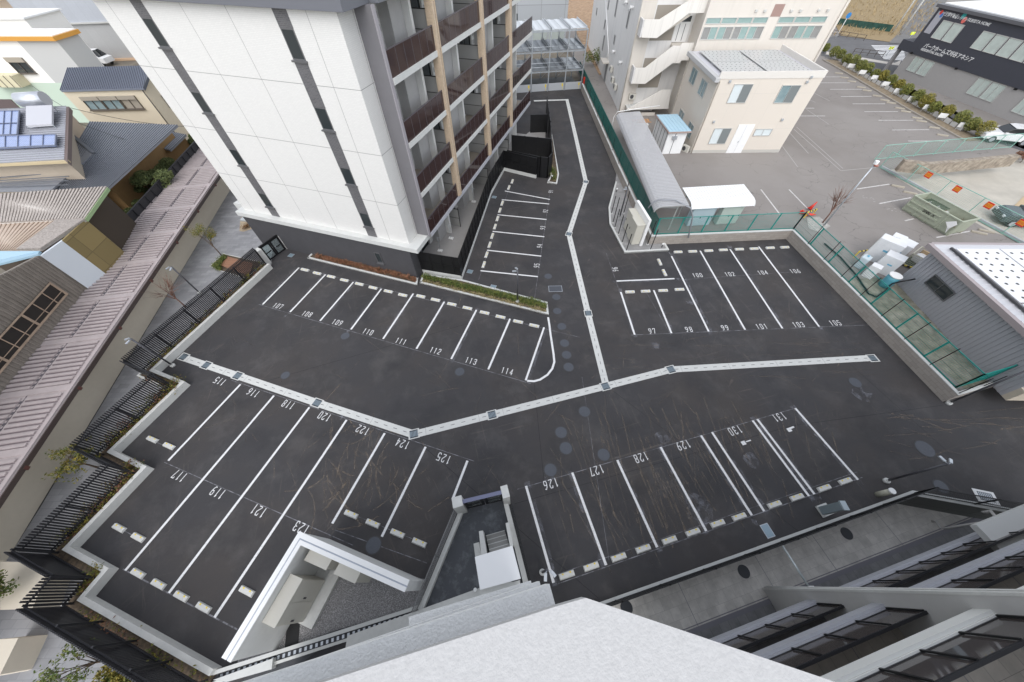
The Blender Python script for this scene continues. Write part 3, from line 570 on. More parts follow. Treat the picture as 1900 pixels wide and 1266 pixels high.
for z in (3.0, 6.0, 9.0, 12.0):
    for i in range(4):
        t0, t1 = BAY[i] + (.02 if i == 0 else .3), BAY[i + 1] - (.25 if i < 3 else 0)
        g = MB(); g.box(1.0, 1.012, t0, t1, z + .12, z + 1.18); gl = g.build('balustrade_panel', brown_glass, mb_root)
        f = MB(); f.box(.985, 1.03, t0, t1, z + 1.18, z + 1.23); n_ = max(1, round((t1 - t0) / .8))
        for k in range(n_ + 1): f.box(1.013, 1.022, t0 + (t1 - t0) * k / n_ - .01, t0 + (t1 - t0) * k / n_ + .01, z + .121, z + 1.18)
        f.build('rail', mat('rail_purple_grey', (.10, .09, .10), .4), gl)
for c in COLS:
    b = MB(); b.box(.7, 1.16, c - .16, c + .05, 3.15, TOP); b.box(.7, 1.09, c + .05, c + .14, 3.15, TOP, 1); b.box(.7, 1.16, c + .14, c + .25, 3.15, TOP); b.build('column', [tanw, mat('column_gap', (.10, .07, .05), .8)], mb_root)
pal = mat('pale_render', (.68, .68, .66), .8, var=.03); gsh = mat('shaft_grey', (.42, .415, .41), .8, var=.04); lou = mat('vent_grey', (.40, .40, .39), .6)
for z in (0.1, 3.09, 6.09, 9.09, 12.09):
    for i in range(4):
        a = BAY[i] + .25; L_ = BAY[i + 1] - BAY[i]
        window(mb_root, a + .15, a + 2.05, z + .03, z + 2.15, -1.0, 't', pane_d, blk, False, 2, out=1, depth=.06, name='patio_door')
        b = MB(); b.box(-.99, -.82, a + 2.1, a + 2.6, z, z + 2.6); b.build('pier', pal, mb_root)
        if z > 2:
            for k in range(2): v = MB(); v.box(-.82, -.79, a + 2.22, a + 2.5, z + 1.2 + k * .5, z + 1.45 + k * .5); v.build('vent', lou, mb_root)
        b = MB(); b.box(-.99, -.15, a + 2.6, a + 3.9, z, z + 2.75); b.build('pipe_shaft', gsh, mb_root)
        b = MB(); b.box(-.99, .25, a + 3.92, a + 4.15, z, z + 2.75); b.build('party_wall', pal, mb_root)
        if i < 3:
            c = BAY[i + 1]; b = MB(); b.box(-.99, .7, c + .0, c + .03, z + .1, z + 1.7); e_ = b.build('screen', mat('screen_grey', (.32, .32, .31), .7), mb_root)
            f = MB(); f.box(-.99, .72, c - .012, c + .042, z + 1.7, z + 1.74); f.box(-.99, .72, c - .012, c + .042, z + .86, z + .89); f.box(.68, .72, c - .012, c + .042, z + .05, z + 1.7); f.build('screen_frame', blk, e_)
# ground floor patios, with black board fence on a white kerb
pt = MB(); pt.prism([p.to_2d() for p in (MF.Wd((-1, 1.3)), at(790, 503), at(856, 515), at(910, 361), at(934, 318), at(950, 300), at(1012, 325), at(1012, 222), MF.Wd((1.0, 26)), MF.Wd((-1, 26)))], -.01, .1); o = pt.build('patio', mat('patio_grey', (.33, .32, .31), .8, var=.04)); tag(o, 'strip of beige grey ground floor patios under the balconies', 'patio', kind='structure')
k_out = [at(858, 519), at(912.4, 360.6), at(936, 317.5), at(994, 331.5)]
t = thing('black_fence', 'tall black board fence on a white kerb between the patios and bays 91 to 95', 'fence', k_out[0])
def loc(P, o): return [p - o for p in P]
kb = [at(785, 507)] + k_out; Q = loc(kb, k_out[0])
mb = MB(); wall_run(mb, Q, .02, .17, 0, .34); mb.build('kerb', concw, t)
mb = MB(); wall_run(mb, Q[:1] + Q[1:4] + [Q[4]], .07, .11, .34, 2.0)
for i in range(4):
    d = Q[i + 1] - Q[i]; L_ = d.length; n_ = int(L_ / .9); d.normalize(); n = Vector((-d.y, d.x, 0))
    for k in range(n_ + 1): p = Q[i] + d * min(L_, k * .9) + n * .05; mb.box(p.x - .025, p.x + .025, p.y - .025, p.y + .025, .34, 2.04)
    for z in (.36, 1.15, 1.98): mb.bar(Q[i] + n * .055 + Vector((0, 0, z)), Q[i + 1] + n * .055 + Vector((0, 0, z)), .04)
mb.build('boards', blk, t)
# far patio yards with black walls
def bfence(pts, label, h=1.75, gate=False):
    P = [at(*p) for p in pts]; t = thing('black_fence', label, 'fence', P[0]); Q = loc(P, P[0]); mb = MB(); wall_run(mb, Q, -.03, .03, 0, h)
    for i in range(len(Q) - 1):
        d = (Q[i + 1] - Q[i]); n_ = max(1, int(d.length / 1.2))
        for k in range(n_ + 1): p = Q[i] + d * k / n_; mb.box(p.x - .04, p.x + .04, p.y - .04, p.y + .04, 0, h + .04)
    mb.build('boards', blk, t)
    if gate:
        g = MB(); d = (Q[-1] - Q[-2]).normalized(); n = Vector((d.y, -d.x, 0)); a = Q[-1] - d * 1.3 + n * .05
        for z in (.15, .95): g.prism([a, a + d * .9, a + d * .9 + n * .02, a + n * .02], z, z + .7)
        g.build('gate_panel', mat('gate_smoke', (.045, .05, .065), .3), t)
    return t
bfence([(942,316.5),(1001,329.5),(1015,331),(1022,322),(1019,262),(1013,215)], 'black fence around the yard above bay 91, turning along the lane', 2.05, False)
bfence([(950,287),(1020,294)], 'black fence dividing the two patio yards below the ledge', 2.0)
bfence([(984,248),(1014,247)], 'farthest black fence, closing the last patio yard', 2.0)
def tree_bed(name, label, outer, h=.13, w=.14, z0=0):
    P = [at(*p, z0) for p in outer]; t = thing(name, label, 'planting bed', P[0]); t['kind'] = 'structure'; Q = loc(P, P[0]); Q2 = Q + [Q[0]]
    A = sum(Q[i].x * Q[(i + 1) % len(Q)].y - Q[(i + 1) % len(Q)].x * Q[i].y for i in range(len(Q))); sgn = 1 if A > 0 else -1
    mb = MB(); wall_run(mb, Q + [Q[0]], 0, sgn * w, z0, z0 + h); mb.build('kerb', concw, t)
    mb = MB(); mb.prism([q.to_2d() for q in Q], z0, z0 + h - .04); mb.build('soil', soilp, t); return t, P
tree_bed('planting_bed', 'narrow bed of reddish shrubs along the charcoal wall above bays 107 to 110', [(571,480.5),(582,470),(777,516),(774.6,530.5)])
tree_bed('planting_bed', 'bed of green ground plants between the black fence and bays 111 to 114', [(779.5,526.5),(786,509.5),(858,521),(1015.8,562.8),(1018,585.5)])
tree_bed('planting_bed', 'slim bed with yellow green plants at the corner of the black fence above bay 91', [(1015,340),(1021,330),(1024,250),(1037,325),(1033.5,343)])
def along(a, b, c, d, u, v): return at(a[0] + (b[0] - a[0]) * u + ((d[0] + (c[0] - d[0]) * u) - (a[0] + (b[0] - a[0]) * u)) * v, a[1] + (b[1] - a[1]) * u + ((d[1] + (c[1] - d[1]) * u) - (a[1] + (b[1] - a[1]) * u)) * v, .1)
# ground planting = uncountable low plants
def cover(name, label, quads, n, size, m, h=.22, clump=10):
    mb = MB()
    for (a, b, c, d), k in quads:
        for _ in range(int(n * k)):
            p = along(a, b, c, d, random.random(), random.uniform(.12, .88)); hh = random.uniform(.5, 1) * h
            for _ in range(clump):
                q = p + Vector((random.gauss(0, .09), random.gauss(0, .09), random.uniform(0, hh))); a2 = Vector((random.gauss(0, 1), random.gauss(0, 1), random.gauss(0, .8))).normalized(); b2 = a2.cross(Vector((0, .3, 1))).normalized()
                mb.face([q - a2 * size, q - b2 * size * .35, q + a2 * size, q + b2 * size * .35])
    o = mb.build(name, m); tag(o, label, 'ground cover', kind='stuff'); return o
cover('low_shrubs', 'low reddish brown shrubs in the bed along the charcoal wall', [(((590,474),(772,517),(771,523),(588,479)), 1)], 230, .065, mat('leaf_red_shrub', (.24, .10, .055), .85, nodes=leaf_nodes((.34, .17, .10), (.16, .13, .04))), .38, 20)
cover('ground_cover', 'green ground plants in the bed below the black fence', [(((786,512),(1010,563),(1012,574),(784,519)), 1), (((1022,300),(1031,320),(1031,338),(1020,336)), .15)], 330, .075, leaf_g, .42, 16)
cover('ground_cover', 'yellow and straw coloured plants along the kerb of the green bed', [(((784,520),(1012,576),(1013,580),(783,524)), 1), (((1024,300),(1033,325),(1031,338),(1019,336)), .3)], 200, .055, mat('leaf_straw', (.30, .25, .12), .9, nodes=leaf_nodes((.42, .34, .18), (.20, .19, .05))), .2, 10)
# laundry pole stands on the patio
def stand(px, py, label):
    t = thing('laundry_stand', label, 'stand', at(px, py, .12), R(-18.7)); mb = MB(); mb.prism([(-.2,-.14),(.2,-.14),(.2,.14),(-.2,.14)], 0, .1); mb.build('base_block', white, t, .03)
    mb = MB(); mb.tube([(0, 0, .1), (0, 0, 1.35)], .018, 6); mb.tube([(-.25, 0, 1.33), (.25, 0, 1.33)], .015, 6); mb.build('pole', steel, t)
stand(817, 466, 'white footed laundry pole stand nearest the ledge corner'); stand(837, 443, 'white footed laundry pole stand just beyond the nearest one'); stand(879, 375, 'white footed laundry pole stand in the second patio')
def spot(px, py, label, h=.45, z=0):
    t = thing('garden_light', label, 'garden light', at(px, py, z)); mb = MB(); mb.tube([(0, 0, 0), (0, 0, h)], .03, 8); mb.build('post', blk, t); mb = MB(); mb.tube([(0, 0, h), (0, 0, h + .09)], .07, 10); mb.build('lamp_head', white, t)
spot(547, 464, 'short black garden light with white head by the glass gate'); spot(665, 489, 'short black light in the reddish shrub bed'); spot(733, 504, 'pale standpipe post in the shrub bed near the small window'); spot(1024, 333, 'tiny black light in the corner bed above bay 91', .3, .1)
# ================================================================== LEFT BOUNDARY: white planter wall and louvre fence
pw_px = [(506.6,498),(298,692),(353.9,714.8),(225,840),(286.9,870.2),(149,1015.8),(221,1055),(178.2,1106.3),(412,1237)]
PW = [at(*p) for p in pw_px]
t = thing('planter_wall', 'long zigzag pale concrete planter wall along the left side of the car park', 'wall', PW[0]); Q = loc(PW, PW[0])
mb = MB(); wall_run(mb, Q, -.2, 0, 0, .46); mb.build('wall', conc, t)
mb = MB(); wall_run(mb, Q, -.205, -.6, 0, .33); mb.build('soil', soilp, t)
mb = MB(); wall_run(mb, Q, -.605, -.7, 0, .4); mb.build('back_kerb', conc, t)
fl = line_off(PW, -.42)
names = ['long first run beside the glass gate', 'short return by the top end of the drain', 'run beside bay 115 with a shrub behind', 'short return below bay 115', 'run beside bay 117 with shrubs behind', 'short return above bay 119', 'short run beside bay 119', 'last run at the bottom left of the car park']
for i in range(8):
    a = fl[i].to_3d(); b2 = fl[i + 1].to_3d(); d = b2 - a; L_ = d.length; d.normalize(); n = Vector((d.y, -d.x, 0)) * 1
    t = thing('louvre_fence', 'black vertical slat fence, ' + names[i], 'fence', a, 0, 'black louvre fence runs'); mb = MB(); Z0, Z1 = .45, (2.15 if i > 4 else 1.9)
    k = .05
    while k < L_ - .03:
        p = d * k; mb.bar(p + n * .06 + Vector((0, 0, Z0)), p + n * .06 + Vector((0, 0, Z1)), .05, .06, up=d); k += .105
    mb.build('slats', blkrail, t)
    for z in (.62, Z1 - .22): mb = MB(); mb.bar(Vector((0, 0, z)), d * L_ + Vector((0, 0, z)), .05, .05); mb.build('rail', blkrail, t)
    np_ = max(1, round(L_ / 2.0))
    for k in range(np_ + (1 if i in (0, 2, 4, 6, 7) else 0)):
        mb = MB(); p = d * min(L_ - .05, .05 + k * L_ / np_) - n * .06; mb.bar(p + Vector((0, 0, .3)), p + Vector((0, 0, Z1 - .1)), .07, .07); mb.build('post', blkrail, t)
segs = [(PW[i], PW[i + 1]) for i in range(8)]
mb = MB(); mr = MB()
for (a, b2), den, off in [(segs[0], 9, .45), (segs[2], 16, .42), (segs[4], 16, .42), (segs[6], 14, .42), (segs[7], 4, .42), (segs[2], 10, .8), (segs[4], 12, .8), (segs[1], 8, .45)]:
    d = b2 - a; L_ = d.length; d.normalize(); n = Vector((d.y, -d.x, 0))
    if n.x > 0 and False: n = -n
    for _ in range(int(L_ * den)):
        p = a + d * random.uniform(0, L_) - Vector((-d.y, d.x, 0)) * (off + random.gauss(0, .08)); hh = random.uniform(.1, .55)
        tgt = mb if random.random() < .7 else mr
        for _ in range(16):
            q = p + Vector((random.gauss(0, .12), random.gauss(0, .12), .3 + random.uniform(0, hh))); a2 = Vector((random.gauss(0, 1), random.gauss(0, 1), random.gauss(0, .8))).normalized(); b3 = a2.cross(Vector((0, .3, 1))).normalized(); s_ = random.uniform(.04, .08)
            tgt.face([q - a2 * s_, q - b3 * s_ * .4, q + a2 * s_, q + b3 * s_ * .4])
o = mb.build('hedge_planting', leaf_y); tag(o, 'green and yellow planting in the planter behind the zigzag wall', 'planting', kind='stuff')
o = mr.build('hedge_planting', leaf_r); tag(o, 'reddish brown plants mixed into the planter behind the zigzag wall', 'planting', kind='stuff')
# glass gate ------------------------------------------------------------
g0 = at(531, 462); g1 = at(499, 485); GF = FR(g0, to=g1)
t = GF.root('glass_gate', 'black framed glass double gate between white pillars at the building corner', 'gate'); L_ = (g1 - g0).length
for k in (0, 1):
    x0 = .05 + k * (L_ - .1) / 2; x1 = x0 + (L_ - .1) / 2 - .03; f = MB(); 
    for a, b2 in ((x0, x0 + .12), (x1 - .12, x1)): f.box(a, b2, -.03, .03, .03, 1.28)
    for a, b2 in ((.03, .12), (.58, .64), (1.2, 1.28)): f.box(x0 + .12, x1 - .12, -.03, .03, a, b2)
    lf = f.build('gate_leaf', blk, t); p = MB(); p.box(x0 + .12, x1 - .12, -.006, .006, .12, 1.2); p.build('pane', clear_glass, lf)
    h_ = MB(); xx = x1 - .2 if k == 0 else x0 + .14; h_.box(xx, xx + .06, .03, .09, .6, .75); h_.build('handle', steel, lf)
f = MB(); f.box(0, L_, -.05, .05, 1.29, 1.4); f.build('lintel', blk, t)
for nm, x0, x1 in (('right', -.32, -.0), ('left', L_, L_ + .35)):
    f = MB(); f.box(x0, x1, -.14, .14 if nm == 'right' else .3, 0, 1.32); f.build('pillar', conc, t, .01)
# tall black fence and canopy --------------------------------------------
def lightpole(px, py, h, aim, label, z=0, base=True, r=.05):
    t = thing('floodlight_pole', label, 'light pole', at(px, py, z), aim); mb = MB(); mb.tube([(0, 0, 0), (0, 0, h)], r, 10); mb.build('pole', mat('pole_grey', (.09, .09, .10), .4, metal=.4), t)
    if base: mb = MB(); mb.tube([(0, 0, 0), (0, 0, .14)], .13, 12); mb.tube([(0, 0, .14), (0, 0, .2)], .08, 12); mb.build('foot', concw, t)
    for k in (-1, 1):
        mb = MB(); mb.bar((0, 0, h - .04), (.15 * k, .1, h + .01), .03); mb.bar((.1 * k, .06, h), (.2 * k, .28, h - .04), .11, .05); mb.build('lamp_head', steel, t)
    return t
lightpole(322.3, 679.4, 2.9, R(130), 'grey light pole standing by the upper end of the drain at the louvred fence')
lightpole(1642.4, 893, 3.0, R(-20), 'black light pole with white foot beside bay 131 and the exit')
lightpole(1006, 1062, 3.0, R(200), 'light pole seen from above at the foot of bay 126')
lightpole(960.2, 560, 2.95, R(60), 'thin light pole rising from the green planting bed', .1)
lightpole(372, 545, 2.6, R(160), 'light pole behind the first louvred fence run, near the bare tree')
lightpole(1758, 749, 3.9, R(-60), 'black light pole at the outer corner of the retaining wall by the exit')
lightpole(1150, 402, 2.6, R(60), 'thin light pole among the black posts of the utility island', .1, False)
_c0 = at(412, 318, 2.2); _cd = (at(0, 926, 2.2) - _c0).normalized(); CN = FR(_c0 + Vector((_cd.y, -_cd.x, 0)) * 4.28, to=_c0 + Vector((_cd.y, -_cd.x, 0)) * 4.28 + _cd)   # s runs towards the camera along the left eave
r1 = CN.G(412, 318, 2.3)[1]; r2 = CN.G(0, 926, 2.3)[1]; wdt = 4.28; sg = 1
print('canopy width', r1, r2)
SL = 44; S0 = -8
t = CN.root('long_canopy', 'long low building with pinkish grey ribbed metal roof and beige wall along the alley', 'shed')
roofp = mat('pinkish_metal_roof', (.42, .365, .36), .45, var=.1, vscale=1.3); roofd = mat('roof_gap_dark', (.10, .09, .10), .7)
mb = MB(); mb.box(S0, SL, 0, sg * wdt, 2.16, 2.26); mb.build('roof_sheet', roofp, t)
rd = MB(); mb = MB(); s_ = S0; i = 0
while s_ < SL - 3.4:
    for k in range(10):
        x = s_ + .5 + k * .3
        mb.box(x, x + .15, sg * .42, sg * (wdt * .5 - .12), 2.261, 2.335); mb.box(x, x + .15, sg * (wdt * .5 + .12), sg * (wdt - .35), 2.261, 2.335); rd.box(x + .152, x + .215, sg * .42, sg * (wdt * .5 - .12), 2.261, 2.268); rd.box(x + .152, x + .215, sg * (wdt * .5 + .12), sg * (wdt - .35), 2.261, 2.268)
    mb.box(s_ - .05, s_ + .32, sg * .2, sg * (wdt - .1), 2.261, 2.30)
    s_ += 3.45
mb.build('roof_ribs', roofp, t); rd.build('rib_shade_strips', mat('rib_shade', (.17, .14, .15), .8), t)  # dark strips between ribs, coloured in to deepen the rib shadows
mb = MB(); s_ = S0
while s_ < SL - 3.4:
    for k in range(10): x = s_ + .64 + k * .3; mb.box(x, x + .15, sg * (wdt * .5 - .11), sg * (wdt * .5 + .0), 2.269, 2.285); mb.box(x, x + .15, sg * .32, sg * .42, 2.269, 2.285)
    s_ += 3.45
mb.box(S0, SL, sg * (wdt * .5 - .005), sg * (wdt * .5 + .02), 2.2611, 2.28); mb.box(S0, SL, sg * .318, sg * .33, 2.2611, 2.28)
mb.build('roof_slot_pattern', roofd, t)
mb = MB(); mb.box(S0, SL, sg * .0, sg * .12, 2.262, 2.36); mb.box(S0, SL, sg * .2, sg * .27, 2.262, 2.33); mb.box(S0, SL, sg * (wdt - .16), sg * (wdt - .02), 2.262, 2.34); mb.build('roof_trim', roofp, t)
mb = MB(); mb.box(S0, SL, sg * (wdt + .001), sg * (wdt + .05), 2.02, 2.24); mb.build('gutter', mat('gutter_brown', (.07, .05, .045), .5), t)
bw = CN.G(235, 670, 0)[1]; bw2 = CN.G(430, 348, 0)[1]; bw3 = CN.G(12, 1041, 0)[1]; print('beige wall offs', bw, bw2, bw3)
mb = MB(); ya = min(abs(bw), wdt - .5); yb = ya
P1 = CN.L(at(430, 348)); P2 = CN.L(at(12, 1041)); dd = (P2 - P1).normalized(); P1 = P1 - dd * 12; 
mb.prism([(P1.x, P1.y), (P2.x, P2.y), (P2.x, P2.y - sg * 3), (P1.x, P1.y - sg * 3)], 0, 2.15); mb.build('wall', beige, t)
for i in range(9):
    mb = MB(); s_ = i * 4.2 - 2; mb.box(s_ - .08, s_ + .08, sg * (wdt - .25), sg * (wdt + .07), 1.95, 2.14); mb.build('bracket', mat('bracket_brown', (.12, .05, .04), .6), t)
bf = FR(at(353, 272, 2.9), to=at(149, 492, 2.9)); L_ = bf.G(149, 492, 2.9)[0]
t = bf.root('tall_black_fence', 'tall black panel fence on the far side of the ribbed roof, facing the gardens', 'fence'); mb = MB(); mb.box(-6, L_, -.04, .04, 0, 2.9)
for k in range(int(L_ / 1.0) + 6): mb.box(-6 + k, -5.92 + k, .04, .12, 0, 2.92)
mb.box(-6, L_, -.06, .06, 2.86, 2.94); mb.build('panels', mat('black_sheet', (.022, .022, .026), .6), t)
for px, l in [([(0,1042),(95,1045),(60,1130),(0,1132)], 'upper of two low beige walls at the left edge beside the shrub'), ([(-10,1187),(34,1184),(0,1252),(-10,1256)], 'lower of two low beige walls in the bottom left corner')]:
    P = [at(*p, 1.0) for p in px]; o = MB().prism([p.to_2d() for p in P], 0, 1.0).build('low_wall', beige); tag(o, l, 'wall')
# alley planting ---------------------------------------------------------
def tree(name, label, px, py, h, spread, n, size, m, z=0, bare=False, lean=(0, 0), group=None, tr=.05):
    t = thing(name, label, 'tree', at(px, py, z), 0, group); s = MB(); tips = []
    top = Vector((lean[0], lean[1], h * .55)); s.tube([(0, 0, -.05), top * .5 + Vector((.03, 0, 0)), top], tr, 7, 0, tr * .6)
    for k in range(7 if not bare else 11):
        a = random.uniform(0, 6.3); e_ = top + Vector((math.cos(a) * spread * random.uniform(.4, .9), math.sin(a) * spread * random.uniform(.4, .9), random.uniform(.15, .5) * h)); s.tube([top * random.uniform(.6, 1), (top + e_) / 2 + Vector((0, 0, .08)), e_], tr * .4, 5, 0, tr * .12); tips.append(e_)
        for _ in range(3 if not bare else 7):
            f = e_ + Vector((random.gauss(0, spread * .25), random.gauss(0, spread * .25), random.uniform(-.1, .35) * h * .6)); s.tube([(top + e_) / 2, f], tr * .16, 4, 0, tr * .06); tips.append(f)
    s.build('trunk', bark if not bare else mat('reddish_twigs', (.20, .11, .08), .9), t)
    if n:
        c = MB()
        for _ in range(n // 8):
            q = random.choice(tips) + Vector((random.gauss(0, spread * .13), random.gauss(0, spread * .13), random.gauss(0, spread * .1)))
            leaves(c, q, (spread * .22,) * 3, 8, size, 0, 0)
        c.build('crown', m, t)
    return t
tree('small_tree', 'small round yellow green tree in the alley bed by the wooden deck', 414, 478, 2.6, .75, 900, .05, leaf_y)
tree('bare_tree', 'leafless reddish tree behind the first louvred fence run', 345, 570, 2.4, 1.0, 0, .05, None, bare=True)
tree('small_tree', 'loose yellow leaved tree against the fence beside bay 117', 182, 868, 1.6, .75, 900, .06, leaf_y)
tree('small_tree', 'leafy green tree at the left edge above the low walls', 62, 1098, 2.1, .85, 3200, .06, leaf_g)
tree('small_tree', 'sparse green tree at the bottom left beside the last fence run', 215, 1222, 1.9, .7, 1000, .05, leaf_g)
shrub('shrub', 'yellow green bush in the bottom corner behind the last fence run', 'shrub', at(262, 1262, 0), (1.2, 1.0, .6), 5200, .06, leaf_y)
sheet('brick_strip', [(92,1162),(100,1152),(193,1203),(180,1222)], mat('brick_red_paving', (.36, .20, .15), .85, var=.1), .008)
tree_bed('planting_bed', 'angular bed with wooden deck behind the fence by the glass gate', [(390,496),(416,472),(487,488),(462,520),(412,505)], .1, .05)
sheet('wood_deck', [(408,492),(422,476),(470,489),(462,513)], mat('deck_wood', (.34, .17, .10), .7, nodes=brick_nodes(2.4, .12, .012, (.08, .05, .04), vert=False)), .13, 'structure')
cover('ground_cover', 'low olive green plants in the angular alley bed', [(((392,496),(416,474),(422,478),(408,500)), 1), (((400,496),(412,494),(410,504),(398,500)), .5)], 60, .06, leaf_g, .35, 16)
sheet('sand_bed', [(444,429),(447,403),(478,402),(484,416),(470,424),(452,430)], mat('sand', (.42, .34, .24), .95, var=.2), .01)
t = thing('stone', 'pale blue stone slab set in the sandy bed at the building corner', 'stone', at(458, 406, .02)); mb = MB(); mb.prism([(-.35,-.4),(.3,-.5),(.5,.3),(-.1,.5)], 0, .2); mb.build('stone', mat('pale_stone', (.48, .52, .54), .8), t, .04)
cover('dry_shrubs', 'rust coloured dry shrubs round the sandy bed at the building corner', [(((446,428),(484,412),(480,404),(462,420)), 1), (((466,400),(478,402),(480,408),(468,408)), .5)], 60, .06, mat('leaf_rust', (.24, .13, .05), .9, var=.3), .35, 14)
# ================================================================== RETAINING WALL AND FENCES (right)
WLp = wl + [wl[-1] + wdir * 12]
t = thing('retaining_wall', 'taupe block retaining wall with pale coping between the car park and the neighbouring plot', 'wall', wl[0]); Q = loc(WLp, wl[0])
mb = MB(); wall_run(mb, Q, 0, .15, 0, .82); mb.build('wall', block, t)
mb = MB(); wall_run(mb, Q, -.01, .17, .821, .87); mb.build('coping', concw, t)
def mesh_fence(name, label, pts, z0, h, m, post=2.0, wv=.1, wh=.12, pw=.05, side=0, wire=.006, posts=True, rails=True, group=None):
    P = [Vector((p[0], p[1], 0)) for p in pts]; o = P[0]; t = thing(name, label, 'fence', o, 0, group); wires = MB(); rl = MB()
    for i in range(len(P) - 1):
        a = P[i] - o; b2 = P[i + 1] - o; d = b2 - a; L_ = d.length; d.normalize()
        if rails:
            for z in (z0 + .06, z0 + h): rl = MB(); rl.bar(a + Vector((0, 0, z)), b2 + Vector((0, 0, z)), .04); rl.build('rail', m, t)
        z = z0 + .1
        while z < z0 + h: wires.bar(a + Vector((0, 0, z)), b2 + Vector((0, 0, z)), wire); z += wh
        x = wv / 2
        while x < L_: wires.bar(a + d * x + Vector((0, 0, z0 + .05)), a + d * x + Vector((0, 0, z0 + h)), wire); x += wv
        if posts:
            n_ = max(1, round(L_ / post))
            for k in range(n_ + (1 if i == len(P) - 2 else 0)):
                pm = MB(); p = a + d * L_ * k / n_; pm.bar(p + Vector((0, 0, z0 - .05)), p + Vector((0, 0, z0 + h + .02)), pw); pm.build('post', m, t)
    wires.build('mesh', m, t)
    return t
WO = [p.to_3d() for p in line_off(WLp, .42)]
mesh_fence('green_mesh_fence', 'green mesh fence on the far side of the retaining wall, above bays 97 to 105', WO[2:4], .7, 1.5, green_p, pw=.07)
mesh_fence('green_mesh_fence', 'green mesh fence down the long right side of the car park', WO[3:5], .7, 1.5, green_p, pw=.07)
mesh_fence('green_mesh_fence', 'green mesh fence running out along the exit drive', [WO[4], WO[4] + wdir * 9], .7, 1.5, green_p, pw=.07)
mesh_fence('green_mesh_fence', 'dense green mesh fence along the lane, from the steel tower to the utility island', [WO[0] + (WO[0] - WO[1]) * .25, WO[1], WO[2]], .7, 1.3, mat('deep_green_mesh', (.012, .11, .095), .5), wv=.05, wh=.07, wire=.011)
WI = [p.to_3d() for p in line_off(WLp, .08)]
def black_posts(a, b2, n_, label, h=1.65, z0=.87):
    t = thing('black_wire_fence', label, 'fence', a); d = (b2 - a)
    mb = MB()
    for k in range(4): mb.bar(Vector((0, 0, z0 + .15 + k * h * .28)), d + Vector((0, 0, z0 + .15 + k * h * .28)), .006)
    mb.build('wires', blk, t)
    for k in range(n_ + 1): mb = MB(); p = d * k / n_; mb.bar(p + Vector((0, 0, z0)), p + Vector((0, 0, z0 + h)), .035); mb.build('post', blk, t)
black_posts(WI[3], WI[4], 8, 'thin black posts and wires on the coping along the right side of the car park')
black_posts(WI[0], WI[1], 8, 'thin black posts and wires on the coping along the lane', 1.2)
black_posts(WI[4], WI[4] + wdir * 9, 5, 'thin black posts on the coping along the exit drive', 1.1)
# utility island -------------------------------------------------------
isl = [(1141.5,339.5),(1128.4,387),(1130.2,417.7),(1158,471),(1240.4,466.3),(1231,450)]
P = [at(*p) for p in isl]; t = thing('utility_island', 'raised kerbed island with grey paving at the bend of the lane', 'island', P[0]); t['kind'] = 'structure'; Q = loc(P, P[0])
mb = MB(); wall_run(mb, Q, 0, .16, 0, .16); mb.build('kerb', concw, t)
mb = MB(); mb.prism([q.to_2d() for q in Q] + [((WI[2] - P[0]) * 1).to_2d(), ((WI[1] - P[0])).to_2d()], 0, .11); mb.build('paving', tiles_l, t)
MWp = FR(at(1188.5, 456, .1), to=at(1160, 404, .1))
zt = 1.75
t = MWp.root('meter_wall', 'white free standing wall slab on the utility island', 'wall'); mb = MB(); mb.box(-.05, 2.75, -.12, .1, .1, 2.5); mb.build('slab', white, t, .01)
sgm = 1 if MWp.L(at(1150, 440, .1))[1] > 0 else -1
cab = mat('cabinet_beige', (.56, .54, .47), .5)
def cabinet(F, s0, s1, t0, t1, z0, z1, label, name='electric_cabinet', m=cab, doors=2, face=1, group=None, horiz=False):
    c = F.Wd(((s0 + s1) / 2, (t0 + t1) / 2)); t = thing(name, label, 'cabinet', (c.x, c.y, z0), R(F.a), group); w2, d2, h = (s1 - s0) / 2, abs(t1 - t0) / 2, z1 - z0
    mb = MB(); mb.box(-w2, w2, -d2, d2, .05, h - .03); mb.build('body', m, t, .006); mb = MB(); mb.box(-w2 - .03, w2 + .03, -d2 - .03, d2 + .03, h - .029, h); mb.build('top', m, t)
    mb = MB(); mb.box(-w2 + .05, w2 - .05, -d2 + .05, d2 - .05, -.02, .05); mb.build('plinth', concw, t)
    for k in range(doors):
        a = -w2 + 2 * w2 * k / doors; b_ = a + 2 * w2 / doors; mb = MB(); y = face * d2
        mb.box(a + .02, b_ - .02, y, y + face * .012, .1, h - .08); dd_ = mb.build('door', m, t); q = MB(); q.box(b_ - .14, b_ - .08, y + face * .013, y + face * .03, h * .45, h * .55); q.build('handle', dark, dd_)
    return t
cabinet(MWp, .1, 1.28, sgm * .14, sgm * .78, .15, 2.0, 'large beige electric cabinet on the utility island, nearer one', doors=1, face=sgm)
cabinet(MWp, 1.34, 2.5, sgm * .14, sgm * .66, .15, 1.95, 'large beige electric cabinet on the utility island, farther one', doors=1, face=sgm)
